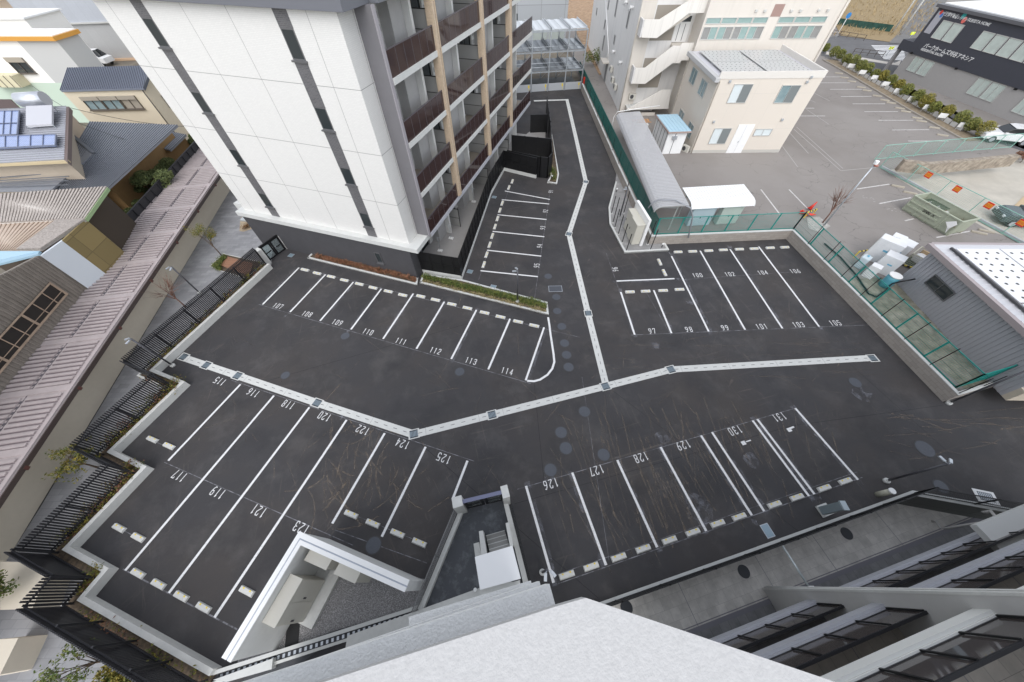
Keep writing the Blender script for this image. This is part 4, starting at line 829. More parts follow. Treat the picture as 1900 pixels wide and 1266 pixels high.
for i, ((bx, by), (tx, ty)) in enumerate([((1134.3,396.5),(1142,363)),((1137,414),(1150,362)),((1140.3,423),(1148.5,391)),((1147,435),(1156,404)),((1154,451),(1164,419)),((1162,465.5),(1173,434)),((1206.5,463.5),(1221,430)),((1201,454),(1213,408)),((1149.5,401),(1166,337)),((1157,396),(1165,368))]):
    p = at(bx, by, .1); t = thing('island_post', 'slim black post on the utility island, %s' % ['at its upper left','second from the upper left','third from the upper left','left of the beige cabinets','left of the nearer cabinet','at the lower left kerb','at the lower right kerb','right of the white wall slab','tallest, behind the cabinets','just left of the tallest one'][i], 'post', p, 0, 'black posts on the utility island')
    h = [1.7,2.4,1.8,1.8,1.8,1.6,1.9,2.2,3.1,2.1][i]; mb = MB(); mb.bar((0, 0, 0), (0, 0, h), .05); mb.build('post', blk, t); mb = MB(); mb.box(-.09, .09, -.07, .07, 0, .05); mb.build('foot', concw, t)
spot(1143.5, 357, 'small black light with white head at the upper end of the utility island', .3, .1); spot(1227.5, 459.5, 'small black light at the lower right of the utility island', .3, .1)
lid(1195, 464, .25, .2, 0, 'small dark cover in the paving of the utility island', manh)
# neighbouring canopies -------------------------------------------------
def barrel(name, label, F, x0, x1, w_, zt, m, postm, curve=.5, group=None, side=-1):
    "ribbed roof with one rounded eave; s along, t across"
    t = F.root(name, label, 'canopy', group); mb = MB(); prof = [(0, zt - curve * .9), (side * .06, zt - curve * .55), (side * .22, zt - curve * .2), (side * .5, zt), (side * w_, zt + .12)]
    n_ = int((x1 - x0) / .22)
    for i in range(n_):
        a = x0 + (x1 - x0) * i / n_; b_ = x0 + (x1 - x0) * (i + 1) / n_; 
        for k in range(len(prof) - 1):
            (y0, z0), (y1, z1) = prof[k], prof[k + 1]; mb.face([(a, y0, z0), (b_ - .03, y0, z0), (b_ - .03, y1, z1), (a, y1, z1)], 0); mb.face([(b_ - .03, y0, z0 - .02), (b_, y0, z0 - .02), (b_, y1, z1 - .02), (b_ - .03, y1, z1 - .02)], 0)
    mb.box(x0, x1, min(0, side * w_), max(0, side * w_), zt - .12 if curve < .2 else zt - .08, zt - .06 if curve < .2 else zt - .04) if False else None
    mb.build('roof', m, t)
    fr = MB()
    for x in (x0 + .02, x1 - .02):
        for k in range(len(prof) - 1): fr.bar((x, prof[k][0], prof[k][1] - .04), (x, prof[k + 1][0], prof[k + 1][1] - .04), .06)
    fr.bar((x0, prof[-1][0], prof[-1][1] - .04), (x1, prof[-1][0], prof[-1][1] - .04), .06); fr.build('edge_frame', postm, t)
    k = x0 + .3
    while k < x1: 
        p = MB(); p.bar((k, side * w_ * .75, ZN), (k, side * w_ * .75, zt - .02), .07); p.bar((k, side * w_ * .75, zt - .3), (k, side * .2, zt - .25), .05); p.build('post', postm, t); k += 3.2
    return t
c1a = at(1215, 390, 2.7); c1b = at(1143, 215, 2.7); C1 = FR(c1a, to=c1b)
wC = C1.G(1268, 362, 3.1)[1]; print('c1', (c1b - c1a).length, wC)
barrel('bicycle_canopy', 'long grey ribbed canopy with rounded eave beside the green fence', C1, 0, (c1b - c1a).length, abs(wC), 3.0, mat('canopy_grey', (.44, .44, .45), .45, var=.04), alu_l, .5, None, 1 if wC > 0 else -1)
c2a = at(1281, 391, 2.4); c2b = at(1399, 384, 2.4); C2 = FR(c2a, to=c2b); wC = C2.G(1266, 351, 2.9)[1]; print('c2', (c2b - c2a).length, wC)
barrel('white_canopy', 'short white ribbed canopy over cabinets behind the green fence', C2, 0, (c2b - c2a).length, abs(wC), 2.9, mat('canopy_white', (.84, .84, .84), .4), alu_l, .45, None, 1 if wC > 0 else -1)
cabinet(C2, .5, 2.4, .3, .8, ZN, 2.3, 'pale blue locker under the white canopy, left one', 'locker', mat('locker_blue', (.42, .52, .56), .5), 2, -1)
cabinet(C2, 3.0, 4.7, .3, .8, ZN, 2.3, 'pale green locker under the white canopy, right one', 'locker', mat('locker_green', (.46, .53, .48), .5), 2, -1)
t = thing('timber_stack', 'small stack of tan boxes under the white canopy', 'box', at(1352, 402, ZN), .1); mb = MB(); mb.box(-.25, .25, -.2, .2, 0, .25); mb.box(-.15, .2, -.15, .2, .25, .4); mb.build('boxes', mat('cardboard', (.45, .33, .2), .9), t)
# duct arch
pa = MB(); F_ = C1; w1 = abs(wC)
t = C1.root('pipe_arch', 'grey pipe arch crossing over the lower end of the grey canopy', 'pipe'); pts = [(-.9, 3.1, .8), (-.5, 2.9, 2.4), (-.2, 2.6, 3.0), (.5, 1.5, 3.25), (.7, .3, 3.2), (.65, -.15, 2.9), (.6, -.3, 2.5)]
sgn = 1 if C1.G(1268, 362, 3.1)[1] > 0 else -1; pa.tube([(a, sgn * b2, c) for a, b2, c in pts], .06, 8); pa.build('pipe', mat('pipe_grey', (.30, .31, .33), .5), t)
t = C1.root('cable', 'pale cable line crossing the upper end of the grey canopy', 'cable'); pa = MB(); LL = (c1b - c1a).length; pa.tube([(LL - .2, -.25 * sgn, 1.2), (LL, -.2 * sgn, 2.6), (LL + .1, .1 * sgn, 3.05), (LL + .3, 2.6 * sgn, 3.3), (LL + .4, 4.6 * sgn, 3.5)], .035, 6); pa.build('cable', white, t)
# blue roofed shed --------------------------------------------------------
SF = FR(at(1228, 286, ZN), to=at(1257, 285, ZN)); L1 = (at(1257,285,ZN) - at(1228,286,ZN)).length
t = SF.root('garden_shed', 'small white shed with flat light blue roof and dark panel seams', 'shed'); mb = MB(); mb.box(0, L1 + .25, 0, 3.9, ZN, 2.8); mb.build('wall', white, t)
mb = MB(); mb.box(-.2, L1 + .5, -.3, 4.1, 2.8, 2.93); mb.build('roof_rim', mat('rim_brown', (.36, .27, .24), .6), t); mb = MB(); mb.box(-.12, L1 + .42, -.22, 4.0, 2.931, 2.96)
for k in range(7): mb.box(-.12 + k * .37, -.09 + k * .37, -.22, 4.0, 2.961, 2.99)
mb.build('roof', mat('sky_blue_sheet', (.42, .60, .70), .5, var=.03), t); mb = MB()
for k in range(5): mb.box(-.012, -.002, .25 + k * .8, .31 + k * .8, ZN, 2.8)
mb.box(L1 * .45, L1 * .45 + .05, -.012, -.002, ZN, 2.8); mb.build('seams', dark, t); mb = MB(); mb.box(.5, .9, -.3, 0, 2.2, 2.45); mb.build('meter_box', steel, t)
cabinet(SF, -2.6, -1.1, 3.0, 4.2, ZN, 2.4, 'off white steel cabinet behind the blue roofed shed', 'storage_cabinet', mat('offwhite_steel', (.60, .60, .58), .5), 1, -1)
t = thing('pallet', 'brown wooden pallet rack on the steel cabinet behind the blue shed', 'pallet', SF.Wd((-1.8, 3.8, 2.45)).to_tuple(), R(SF.a)); mb = MB()
for k in range(6): mb.box(-.9 + k * .32, -.7 + k * .32, -.35, .35, .05, .1)
mb.box(-.95, 1.1, -.4, -.33, 0, .05); mb.box(-.95, 1.1, .33, .4, 0, .05); mb.build('slats', mat('pallet_wood', (.45, .25, .12), .8), t)
def aircon(p, rz, label, group=None):
    t = thing('air_conditioner', label, 'air conditioner', p, rz, group); mb = MB(); mb.box(-.4, .4, -.15, .15, 0, .6); mb.build('case', mat('aircon_cream', (.60, .58, .52), .5), t, .015)
    mb = MB(); mb.ext([(-.1 + .22 * math.cos(a * .524), -.152, .3 + .22 * math.sin(a * .524)) for a in range(12)], (0, -.01, 0)); mb.build('fan_grille', dark, t); return t
aircon(tuple(at(1270, 281, ZN)), R(-60), 'cream air conditioner between the blue shed and the annex wall')
# steel parking tower --------------------------------------------------------
TF = FR(at(985, 171.5), to=at(1077, 165.5)); W_ = TF.G(1077, 165.5)[0]; print('tower w', W_, [TF.W(1045, y) for y in (150, 122, 95, 78, 47)])
t = TF.root('parking_tower', 'open galvanised steel car parking tower with three levels of trays', 'car lift'); 
xs = [-5.2, -2.6, 0.0, W_ / 3 * 1 + .0, W_ / 3 * 2, W_]; LV = [2.35, 4.5]; TP = 6.6
for x in xs:
    for y in (0, 5.6): mb = MB(); mb.box(x - .07, x + .07, y - .07, y + .07, 0, TP); mb.build('post', steel, t)
for z in (.0, LV[0], LV[1], TP):
    mb = MB()
    if z > 0:
        for y in (0, 5.6): mb.box(xs[0], W_, y - .05, y + .05, z - .15, z)
        for x in xs: mb.box(x - .05, x + .05, .05, 5.55, z - .12, z)
        mb.build('beams', steel, t)
trm = mat('tray_steel', (.26, .28, .30), .35, metal=.5, var=.1, vscale=3)
for z in (LV[0], LV[1], TP):
    for i in range(5):
        a, b_ = xs[i] + .1, xs[i + 1] - .1; mb = MB(); mb.box(a, b_, .1, 5.5, z + .03, z + .06); 
        for k in (.28, .72): x = a + (b_ - a) * k; mb.box(x - .25, x + .25, .1, 5.5, z + .061, z + .10)
        mb.box(a, a + .05, .1, 5.5, z + .061, z + .25); mb.box(b_ - .05, b_, .1, 5.5, z + .061, z + .25)
        for k in range(9): mb.box(a + .05, b_ - .05, .4 + k * .6, .45 + k * .6, z + .061, z + .085)
        mb.build('tray', trm if z < TP else mat('tray_pale', (.50, .52, .54), .35, metal=.3), t)
for z in (LV[0] + .5, LV[0] + .95, LV[1] + .5): mb = MB(); mb.tube([(xs[0], -.12, z), (W_, -.12, z)], .035, 6); mb.build('guard_rail', steel, t)
for z in (0, LV[0], LV[1]):
    for x in xs[:-1]: mb = MB(); mb.bar((x + .1, 5.5, z + .1), (xs[xs.index(x) + 1] - .1, 5.5, z + 1.9), .03); mb.build('brace', steel, t)
for i in range(5): mb = MB(); mb.box(xs[i] + .1, xs[i + 1] - .1, -.06, -.02, .05, .95); gp = mb.build('gate_panel', mat('gate_grey', (.42, .44, .46), .5), t); q = MB(); q.box(xs[i + 1] - .45, xs[i + 1] - .25, -.075, -.061, .5, .85); q.box(xs[i + 1] - .33, xs[i + 1] - .29, -.075, -.061, .1, .45); q.build('caution_mark', yel, gp)
mb = MB(); mb.box(xs[0], W_, .3, 5.5, 0.01, .04); mb.build('pit_floor', mat('pit_grey', (.12, .13, .13), .7), t)
t = thing('fire_box', 'tall red fire extinguisher box at the right foot of the steel parking tower', 'fire box', TF.Wd((W_ + .35, -.3)).to_tuple(), R(TF.a)); mb = MB(); mb.box(-.17, .17, -.12, .12, 0, 1.5); mb.build('box', red, t, .01); mb = MB(); mb.box(-.2, .2, -.15, .15, -.01, .12); mb.build('plinth', concw, t)
# neighbours beyond the tower
t = thing('grey_building', 'pale grey panelled building behind the steel parking tower', 'building', (-2, 78, 0), 0); mb = MB(); mb.box(-8, 12.5, 0, 10, 0, 8); mb.build('wall', mat('pale_grey_panel', (.40, .42, .44), .6, nodes=brick_nodes(4, 3, .03, (.2, .2, .2), off=0, vary=.08)), t)
mb = MB(); mb.box(2, 4, -.05, -.01, 4.2, 5.0); mb.box(2, 4, -.05, -.01, 2.8, 3.6); mb.build('window', pane_d, t)
for k in range(2): mb = MB(); mb.box(6.5 + k * 3, 9.2 + k * 3, -.05, -.01, .1, 3.5); mb.build('shutter', mat('shutter_green_grey', (.38, .42, .40), .5), t)
mb = MB(); mb.prism([(14, 62), (60, 92), (60, 130), (13, 140)], .705, .75) ; o = mb.build('brown_field', mat('brown_earth_field', (.30, .19, .11), .95, var=.35, vscale=1.5, col2=(.40, .28, .18), bump=.8, bscale=6)); tag(o, kind='structure')
shrub('hedge', 'dark green hedge glimpsed between the steel tower and the white stair building', 'hedge', (14.2, 66, .7), (2.2, 1.6, 1.3), 1200, .12, leaf_g)
# ================================================================== WHITE STAIR BUILDING
SB = FR(at(1147.3, 207.3, ZN), -1.2); t = SB.root('stair_building', 'tall off white building with zigzag outside stair and rows of green tinted windows', 'building')
offw = mat('off_white_wall', (.66, .615, .555), .85, nodes=streak_nodes((.5, .47, .42), .3)); offs = mat('off_white_side', (.70, .685, .665), .85, nodes=streak_nodes((.45, .45, .46), .4)); HB = 14.5
WR = SB.W(1579, 0, -2.0)[0]
mb = MB(); mb.box(0, 4.2, 0, 30, ZN - .05, HB); mb.box(4.2, 6.2, .6, 30, ZN - .05, HB); mb.build('stair_wing_wall', offs, t)
mb = MB(); mb.box(6.2, WR, -2.0, 30, ZN - .05, HB); mb.build('main_wall', offw, t)
mb = MB(); mb.box(.01, 1.6, -.012, -.001, ZN, HB); mb.box(1.62, 4.2, -1.35, -1.2, ZN, 1.0); mb.build('stair_back_wall', offw, t)
def plane_poly(F, pts, tt, th, m, name, parent):
    P = [F.W(x, y, tt) for x, y in pts]; mb = MB(); mb.ext([(p.x, tt, p.z) for p in P], (0, th, 0)); return mb.build(name, m, parent)
for nm, pts in [('stair_balustrade', [(1190,70),(1195,37),(1224,36.5),(1281,0),(1320,-26),(1330,0),(1310,24),(1278,25),(1219,71)]), ('stair_balustrade', [(1173,155.5),(1179,126.5),(1197,126.5),(1249,85.5),(1262,85.5),(1266,80),(1292,80),(1286,112),(1264,112.5),(1262,117.5),(1248,117.5),(1197,156)]), ('stair_balustrade', [(1163,203.5),(1228,167.5),(1245,167),(1240,202),(1163,204.5)])]:
    plane_poly(SB, pts, -1.35, .14, mat('stair_white', (.76, .73, .68), .8, nodes=streak_nodes((.5, .48, .44), .45, 5)), nm, t)
for (x, y), (x2, y2) in [((1190,70),(1195,37)), ((1173,155.5),(1179,126.5))]:
    a = SB.W(x, y, -1.35); b_ = SB.W(x2, y2, -1.35); s_ = (a.x + b_.x) / 2; mb = MB(); mb.box(s_ - .12, s_ + .02, -1.35, 0, a.z, b_.z); mb.build('stair_balustrade', offs, t)
    mb = MB(); mb.box(s_, s_ + 1.6, -1.21, 0, a.z, a.z + .18); mb.build('stair_landing', offw, t)
for p0, p1, zoff in [((1219,71),(1281,31),0), ((1197,156),(1248,117.5),0), ((1163,207),(1228,197),0)]:
    a = SB.W(*p0, -1.35); b_ = SB.W(*p1, -1.35); mb = MB(); mb.ext([(a.x, -1.2, a.z), (b_.x, -1.2, b_.z), (b_.x, -1.2, b_.z + .25), (a.x, -1.2, a.z + .25)], (0, 1.19, 0)); mb.build('stair_flight', mat('stair_underside', (.50, .46, .40), .85), t)
    m2 = MB(); n_ = 12
    for k in range(n_): x = a.x + (b_.x - a.x) * k / n_; z = a.z + .25 + (b_.z - a.z) * k / n_; m2.box(x, x + abs(b_.x - a.x) / n_, -1.19, -.02, z, z + abs(b_.z - a.z) / n_)
    m2.build('steps', concw, t)
d0 = SB.W(1268, 36, -.0); d1 = SB.W(1283, 80, -.0)
mb = MB(); z2 = d1.z; mb.box(4.25, 5.9, .5, .598, z2, z2 + 2.2); dr = mb.build('door', white, t); mb = MB(); mb.box(4.3, 5.8, .45, .499, z2 + 1.65, z2 + 2.1); mb.build('transom_pane', pane_d, dr); mb = MB(); mb.box(4.75, 4.79, .46, .499, z2 + .1, z2 + 1.5); mb.box(5.35, 5.39, .46, .499, z2 + .1, z2 + 1.5); mb.build('glazing_slit', dark, dr)
mb = MB(); mb.box(4.2, 6.2, -1.2, .6, z2 - .25, z2 - .05); mb.build('stair_landing', offw, t)
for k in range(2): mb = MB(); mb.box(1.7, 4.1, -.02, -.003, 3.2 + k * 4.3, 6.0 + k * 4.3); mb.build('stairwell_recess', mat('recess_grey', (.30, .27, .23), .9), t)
# windows of the main wall measured on its plane
def pwin(F, root, tl, br, tt, cols, m, name='window', fr=alu_l, fw=.05, split=1):
    a = F.W(*tl, tt); b_ = F.W(*br, tt); return window(root, a.x, b_.x if b_.x > a.x else a.x + .8, b_.z, a.z, tt, 's', m, fr, False, split, fw=fw, depth=.05)
zA, zB, zC, zD = [SB.W(1300, y, -2.0).z for y in (33, 45, 50, 74)]
for x0, n_ in ((1312, 4), (1446, 3)):
    a = SB.W(x0, 33, -2.0).x; b_ = a + (SB.W(1427, 32, -2).x - SB.W(1311, 33, -2).x) * (1 if n_ == 4 else .78)
    for k in range(n_):
        u0 = a + (b_ - a) * k / n_; u1 = a + (b_ - a) * (k + 1) / n_ - .08
        window(t, u0, u1, zB, zA, -2.0, 's', mat('teal_pane', (.27, .38, .36), .12, spec=.7, var=.08), alu_l, False, 1)
        w2 = window(t, u0, u1, zD, zC, -2.0, 's', mat('grey_pane', (.27, .27, .26), .15, spec=.6, var=.08) if (k + (n_ == 3)) % 2 == 0 else MT['teal_pane'], alu_l, False, 2)
        pp = MB(); pp.box((u0 + u1) / 2 + .03, u1 - .05, -2.0 - .025, -2.0 - .014, zD + .05, zC - .05); pp.build('pane', MT['teal_pane'] if (k + (n_ == 3)) % 2 == 0 else MT['grey_pane'], w2)
a = SB.W(1439, 8, -2.0); b_ = SB.W(1447, 31, -2.0); mb = MB(); mb.box(a.x, a.x + 1.0, -2.012, -2.001, b_.z, a.z); mb.build('brown_panel', mat('brown_panel', (.33, .22, .19), .7), t)
for x, y in [(1403,20),(1419,20),(1468,20),(1485,20),(1519,19),(1536,19)]:
    p = SB.W(x, y, -2.0); mb = MB(); mb.box(p.x - .12, p.x + .12, -2.14, -2.0, p.z - .1, p.z + .1); mb.build('vent_cap', alu_l, t, .03)
mb = MB(); mb.tube([(WR - .25, -2.1, ZN), (WR - .25, -2.1, HB)], .06, 8); mb.build('downpipe', offw, t); mb = MB(); mb.tube([(.06, -.08, ZN), (.06, -.08, HB)], .06, 8); mb.build('downpipe', mat('pipe_cream', (.55, .52, .46), .6), t)
# left face: windows, hoods, air conditioners (s=0 plane)
for tl, br in [((1171,14),(1162,52)),((1148,0),(1140,30)),((1131,0),(1128,18)),((1108,14),(1107,29)),((1124,37),(1121,54)),((1142,65),(1139,83)),((1122,65),(1118,94)),((1150,70),(1146,80))][:7]:
    a = SB.S(*tl, 0); b_ = SB.S(*br, 0); y0 = (a.y + b_.y) / 2; window(t, y0 - .35, y0 + .35, min(a.z, b_.z) , max(a.z, b_.z), 0, 't', mat('slit_pane', (.10, .10, .10), .3), mat('slit_frame', (.35, .35, .35), .5), False, 1, out=-1)
for x, y in [(1141,96),(1154,116),(1165,4),(1175,14)]:
    p = SB.S(x, y, 0); mb = MB(); mb.tube([(0, p.y, p.z), (-.35, p.y, p.z + .05), (-.42, p.y, p.z - .25)], .16, 8); mb.build('vent_hood', white, t)
p = SB.S(1128, 113, 0); mb = MB(); mb.box(-.9, 0, p.y - 1.1, p.y + 1.1, p.z - .08, p.z + .08); mb.build('door_canopy', mat('canopy_tan', (.60, .56, .50), .7), t); mb = MB(); mb.box(-.06, 0, p.y - .5, p.y + .5, p.z - 2.4, p.z - .3); mb.build('side_door', mat('side_door_grey', (.22, .22, .22), .6), t)
a = SB.S(1093, 60, 0); mb = MB(); mb.tube([(-.08, p.y + 9, 8.5), (-.08, p.y + .3, p.z + 1.0), (-.08, p.y + .3, p.z)], .07, 8); mb.build('downpipe', white, t)
for i, (x, y) in enumerate([(1137.5, 128), (1140, 148), (1145, 161)]):
    p = SB.S(x, y, 0); o = aircon(tuple(SB.Wd((-.25, p.y, max(ZN, p.z - .3)))), R(SB.a - 90), 'air conditioner on the left wall of the stair building, %s of three' % ['topmost', 'middle', 'lowest'][i]) 
aircon(tuple(SB.Wd((1.25, -.25, 2.1))), R(SB.a), 'cream air conditioner with round fan under the stair, facing the lane')
mb = MB(); mb.box(.9, 1.5, -.05, -.01, ZN + .2, 1.5); mb.build('wall_hatch', alu_l, t)
# ================================================================== ANNEX
AN = FR(at(1280, 284.4, ZN), -1.2); t = AN.root('annex_building', 'cream two storey annex with flat roof of dotted pale solar panels', 'building')
WA = AN.G(1437.7, 283, ZN)[0] + .35; DA = 8.3; ZA = 7.25
crm = mat('cream_siding', (.68, .62, .545), .8, nodes=brick_nodes(1.9, 3.0, .012, (.6, .56, .5), off=0, vary=.01, bumpy=.1))
mb = MB(); mb.box(0, WA, 0, DA, ZN + .3, ZA - .1); mb.build('wall', crm, t)
mb = MB(); mb.box(-.02, WA + .02, -.02, DA, ZN - .05, ZN + .299); mb.build('plinth', mat('plinth_concrete', (.50, .48, .44), .9), t)
mb = MB(); mb.box(-.1, WA + .05, -.04, .1, ZA - .1, ZA + .42); mb.box(WA - .1, WA + .05, .1, DA, ZA - .1, ZA + .42); mb.build('parapet', mat('parapet_cream', (.70, .67, .62), .6), t)
mb = MB(); mb.box(-.42, 0, -.15, DA, ZA - .35, ZA + .02); mb.build('gutter', mat('gutter_grey', (.50, .50, .50), .5), t, .06)
mb = MB(); mb.box(0, WA - .1, .1, DA, ZA - .099, ZA - .02); mb.build('roof', mat('metal_roof_pale', (.62, .62, .66), .4, metal=.3), t)
for i in range(2):
    for k in range(2):
        x0 = .55 + i * 4.1; y0 = .35 + k * 3.75; mb = MB(); mb.box(x0, x0 + 3.85, y0, y0 + 3.6, ZA + .1, ZA + .16); pn = mb.build('solar_panel', mat('panel_pale', (.50, .50, .49), .35), t)
        mb = MB()
        for a in range(9):
            for b_ in range(6): mb.disc((x0 + .3 + a * .42 + (b_ % 2) * .1, y0 + .35 + b_ * .58, ZA + .161), .06, .004, 8)
        mb.build('panel_dots', mat('dot_black', (.02, .02, .02), .5), pn)
for tl, br, m in [((1363,156),(1381,191),pane_w),((1452,158),(1475,191),pane_b),((1326,238),(1341,267),pane_w)]:
    a = AN.W(*tl, 0); b_ = AN.W(*br, 0); wd = 1.75; w_ = window(t, a.x, a.x + wd, b_.z, a.z, 0, 's', m, alu_l, False, 2)
    mb = MB(); mb.box(a.x + wd * .5, a.x + wd - .05, -.05, -.02, b_.z + .05, a.z - .05); mb.build('pane', mat('screen_pane', (.20, .22, .22), .3), w_)
for tl, br in [((1295,122),(1286,160)),((1314,142),(1303,183))]:
    a = AN.S(*tl, 0); b_ = AN.S(*br, 0); window(t, b_.y - .1, b_.y + 1.5, b_.z, b_.z + 1.3, 0, 't', pane_b, alu_l, False, 2, out=-1)
for tt_ in (1.2, 4.5): window(t, tt_, tt_ + 1.5, 1.5, 2.8, 0, 't', pane_b, alu_l, False, 2, out=-1)
a = AN.W(1346, 284, 0); mb = MB(); mb.box(a.x, a.x + 1.6, -.05, -.001, ZN, 3.4); d_ = mb.build('door', white, t); mb = MB(); mb.box(a.x + .79, a.x + .81, -.055, -.051, ZN, 3.38); mb.box(a.x + .7, a.x + .74, -.08, -.051, 1.7, 1.9); mb.build('handle', steel, d_)
a = AN.W(1404, 237, 0); window(t, a.x, a.x + 1.7, 2.35, 3.0, 0, 's', pane_w, alu_l, False, 2)
for x, y in [(1354,151),(1505,143),(1497,152),(1324,226),(1451,222)]:
    p = AN.W(x, y, 0); mb = MB(); mb.box(p.x - .1, p.x + .1, -.14, 0, p.z - .1, p.z + .1); mb.build('vent_cap', steel, t, .03)
mb = MB(); mb.tube([(.1, -.07, ZN), (.1, -.07, ZA - .3), (-.1, -.1, ZA - .1)], .045, 8); mb.build('downpipe', mat('downpipe_tan', (.50, .45, .38), .5), t); mb = MB(); mb.tube([(.02, DA - .2, ZN), (-.06, DA - .2, ZA - .3)], .045, 8); mb.build('downpipe', MT['downpipe_tan'], t)
# ================================================================== DARK TWO STOREY BUILDING
g0 = at(1655, 139.5, ZN); DF = FR(g0, to=at(1900, 235.5, ZN)); t = DF.root('sales_building', 'two storey building, dark navy above and grey below, with white lettering and a white roof', 'building')
navy = mat('navy_wall', (.050, .052, .066), .7, var=.04); greyl = mat('grey_render', (.36, .345, .335), .8, var=.03)
zmid = DF.W(1673, 93, 0).z; ztop = DF.W(1748, 14, 0).z; print('dark', zmid, ztop, DF.a)
Ld = 34
mb = MB(); mb.box(0, Ld, 0, 14, ZN, zmid); mb.build('lower_wall', greyl, t)
mb = MB(); mb.box(-1.9, Ld, -.12, 14, zmid + .001, zmid + 1.05); mb.box(-.25, Ld, -.12, 14, zmid + 1.051, ztop); mb.build('upper_wall', navy, t)
for y_ in (0, 5): mb = MB(); mb.box(-1.85, -1.6, y_, y_ + .6, ZN, zmid); mb.build('entrance_column', mat('column_grey', (.28, .27, .27), .7), t)
mb = MB(); mb.box(-.5, Ld, -.45, 14, ztop + .001, ztop + .3); mb.build('eave', mat('eave_dark', (.10, .10, .11), .5), t); mb = MB(); mb.box(-.3, Ld, .4, 14, ztop + .301, ztop + .4); mb.build('roof', white, t)
def dwin(tl, bl_, wd, n_, tt=0):
    a = DF.W(*tl, tt); b_ = DF.W(*bl_, tt); x = (a.x + b_.x) / 2
    for k in range(n_): window(t, x + k * wd, x + k * wd + wd - .12, b_.z, a.z, tt, 's', pane_c, alu_l, False, 2 if tt == 0 else 1)
dwin((1751,37),(1728,70), 1.5, 2, -.12); dwin((1826,57),(1800,89), 1.55, 6, -.12); dwin((1700,104),(1681,130), 1.55, 2); dwin((1818,143),(1792,173), 1.7, 2); dwin((1905,180),(1874,206), 1.7, 2)
def text(F, s, px, py, tt, size, m, parent, name='lettering', spacing=1.):
    a = F.W(px, py, tt); cu = bpy.data.curves.new(name, 'FONT'); cu.body = s; cu.size = size; cu.extrude = .01; cu.space_character = spacing; cu.offset = size * .012
    o = bpy.data.objects.new('tmp', cu); C.objects.link(o); dg = bpy.context.evaluated_depsgraph_get(); me = bpy.data.meshes.new_from_object(o.evaluated_get(dg)); bpy.data.objects.remove(o)
    me.materials.clear(); me.materials.append(m)
    q = bpy.data.objects.new(name, me); C.objects.link(q); q.parent = parent; q.location = (a.x, tt - .02, a.z); q.rotation_euler = (R(90), 0, 0); return q
wtx = mat('white_lettering', (.80, .80, .80), .5)
text(DF, 'パークホームズ刈谷アネシア', 1713, 87.5, -.12, .52, wtx, t)
text(DF, 'RESIDENTIAL SALON', 1708, 93, -.12, .34, wtx, t)
text(DF, '三井不動産レジデンシャル', 1752, 29, -.12, .34, wtx, t); text(DF, '三井不動産グループ', 1753, 24.5, -.12, .2, wtx, t); text(DF, 'TOYOTA HOME', 1794, 39, -.12, .38, wtx, t)
def blob(px, py, cols, r=.35):
    p = DF.W(px, py, -.12)
    for k, c in enumerate(cols): mb = MB(); x = p.x + (k - .5) * r * .9; z = p.z + (.5 - k) * r * .8; mb.ext([(x + r * .6 * math.cos(a * .785 + .3), -.13, z + r * .75 * math.sin(a * .785 + .3)) for a in range(8)], (0, -.012, 0)); mb.build('emblem', c, t)
blob(1747, 26, [red, mat('logo_blue', (.05, .18, .5), .5)], .3); blob(1789, 33.5, [mat('logo_teal', (.02, .35, .35), .5), mat('logo_coral', (.75, .15, .12), .5)], .42)
a = DF.W(1731, 47, -.12); mb = MB(); mb.box(a.x - .5, a.x + .4, -.14, -.121, a.z - .8, a.z + 1.3); mb.build('notice_panel', mat('notice_grey', (.40, .40, .44), .5), t)
p = DF.W(1722, 50, 0); mb = MB(); mb.box(-.27, -.255, .0, 1.5, zmid + 1.06, ztop - .1); mb.box(-.275, -.27, .0, 1.5, zmid + 1.06, zmid + 2.2, 1); mb.build('side_banner', [mat('banner_pale', (.55, .60, .66), .5), red], t)
for x, y in [(1776,128),(1693,99),(1886,166)]: p = DF.W(x, y, 0); mb = MB(); mb.box(p.x - .1, p.x + .1, -.3, 0, p.z - .05, p.z + .12); mb.build('wall_lamp', blk, t)
# hedge row with white notices -------------------------------------------
hp = [(1527,99),(1541,109),(1553,113),(1564,121),(1576,127),(1589,136),(1602,140),(1616,149),(1630,154),(1645,161),(1658,171),(1671,181),(1691,193),(1706,203),(1723,212),(1744,222),(1771,234),(1790,246),(1812,256)]
ords = ['first','second','third','fourth','fifth','sixth','seventh','eighth','ninth','tenth','eleventh','twelfth','thirteenth','fourteenth','fifteenth','sixteenth','seventeenth','eighteenth','last']
for i, (x, y) in enumerate(hp):
    s_ = 1.0 + random.uniform(-.15, .15); shrub('hedge_shrub', '%s round shrub, counted from the far end, in the row by the old parking plot' % ords[i], 'shrub', at(x, y, ZN), (.72 * s_, .72 * s_, .72 * s_), 1300, .08, mat('leaf_olive', (.17, .17, .04), .8, nodes=leaf_nodes((.28, .25, .05), (.42, .31, .05))) if i in (8, 10, 13, 15, 18) else mat('leaf_fresh', (.14, .17, .04), .8, nodes=leaf_nodes((.23, .24, .06), (.33, .28, .07))), 'round shrubs in a row', lumpn=0)
for i, (x, y) in enumerate([(1574,131),(1595,143),(1617,153),(1637,165),(1659,178),(1685,193),(1713,209),(1741,225),(1777,243)]):
    t = thing('sign_board', '%s small white board on posts, counted from the far end, along the shrub row' % ords[i], 'sign', at(x, y, ZN), R(-28), 'white boards along the shrub row'); mb = MB(); mb.box(-.38, .38, -.02, .02, .35, .8); mb.build('board', white, t); mb = MB(); mb.bar((-.32, .04, 0), (-.32, .04, .7), .04); mb.bar((.32, .04, 0), (.32, .04, .7), .04); mb.build('posts', steel, t)
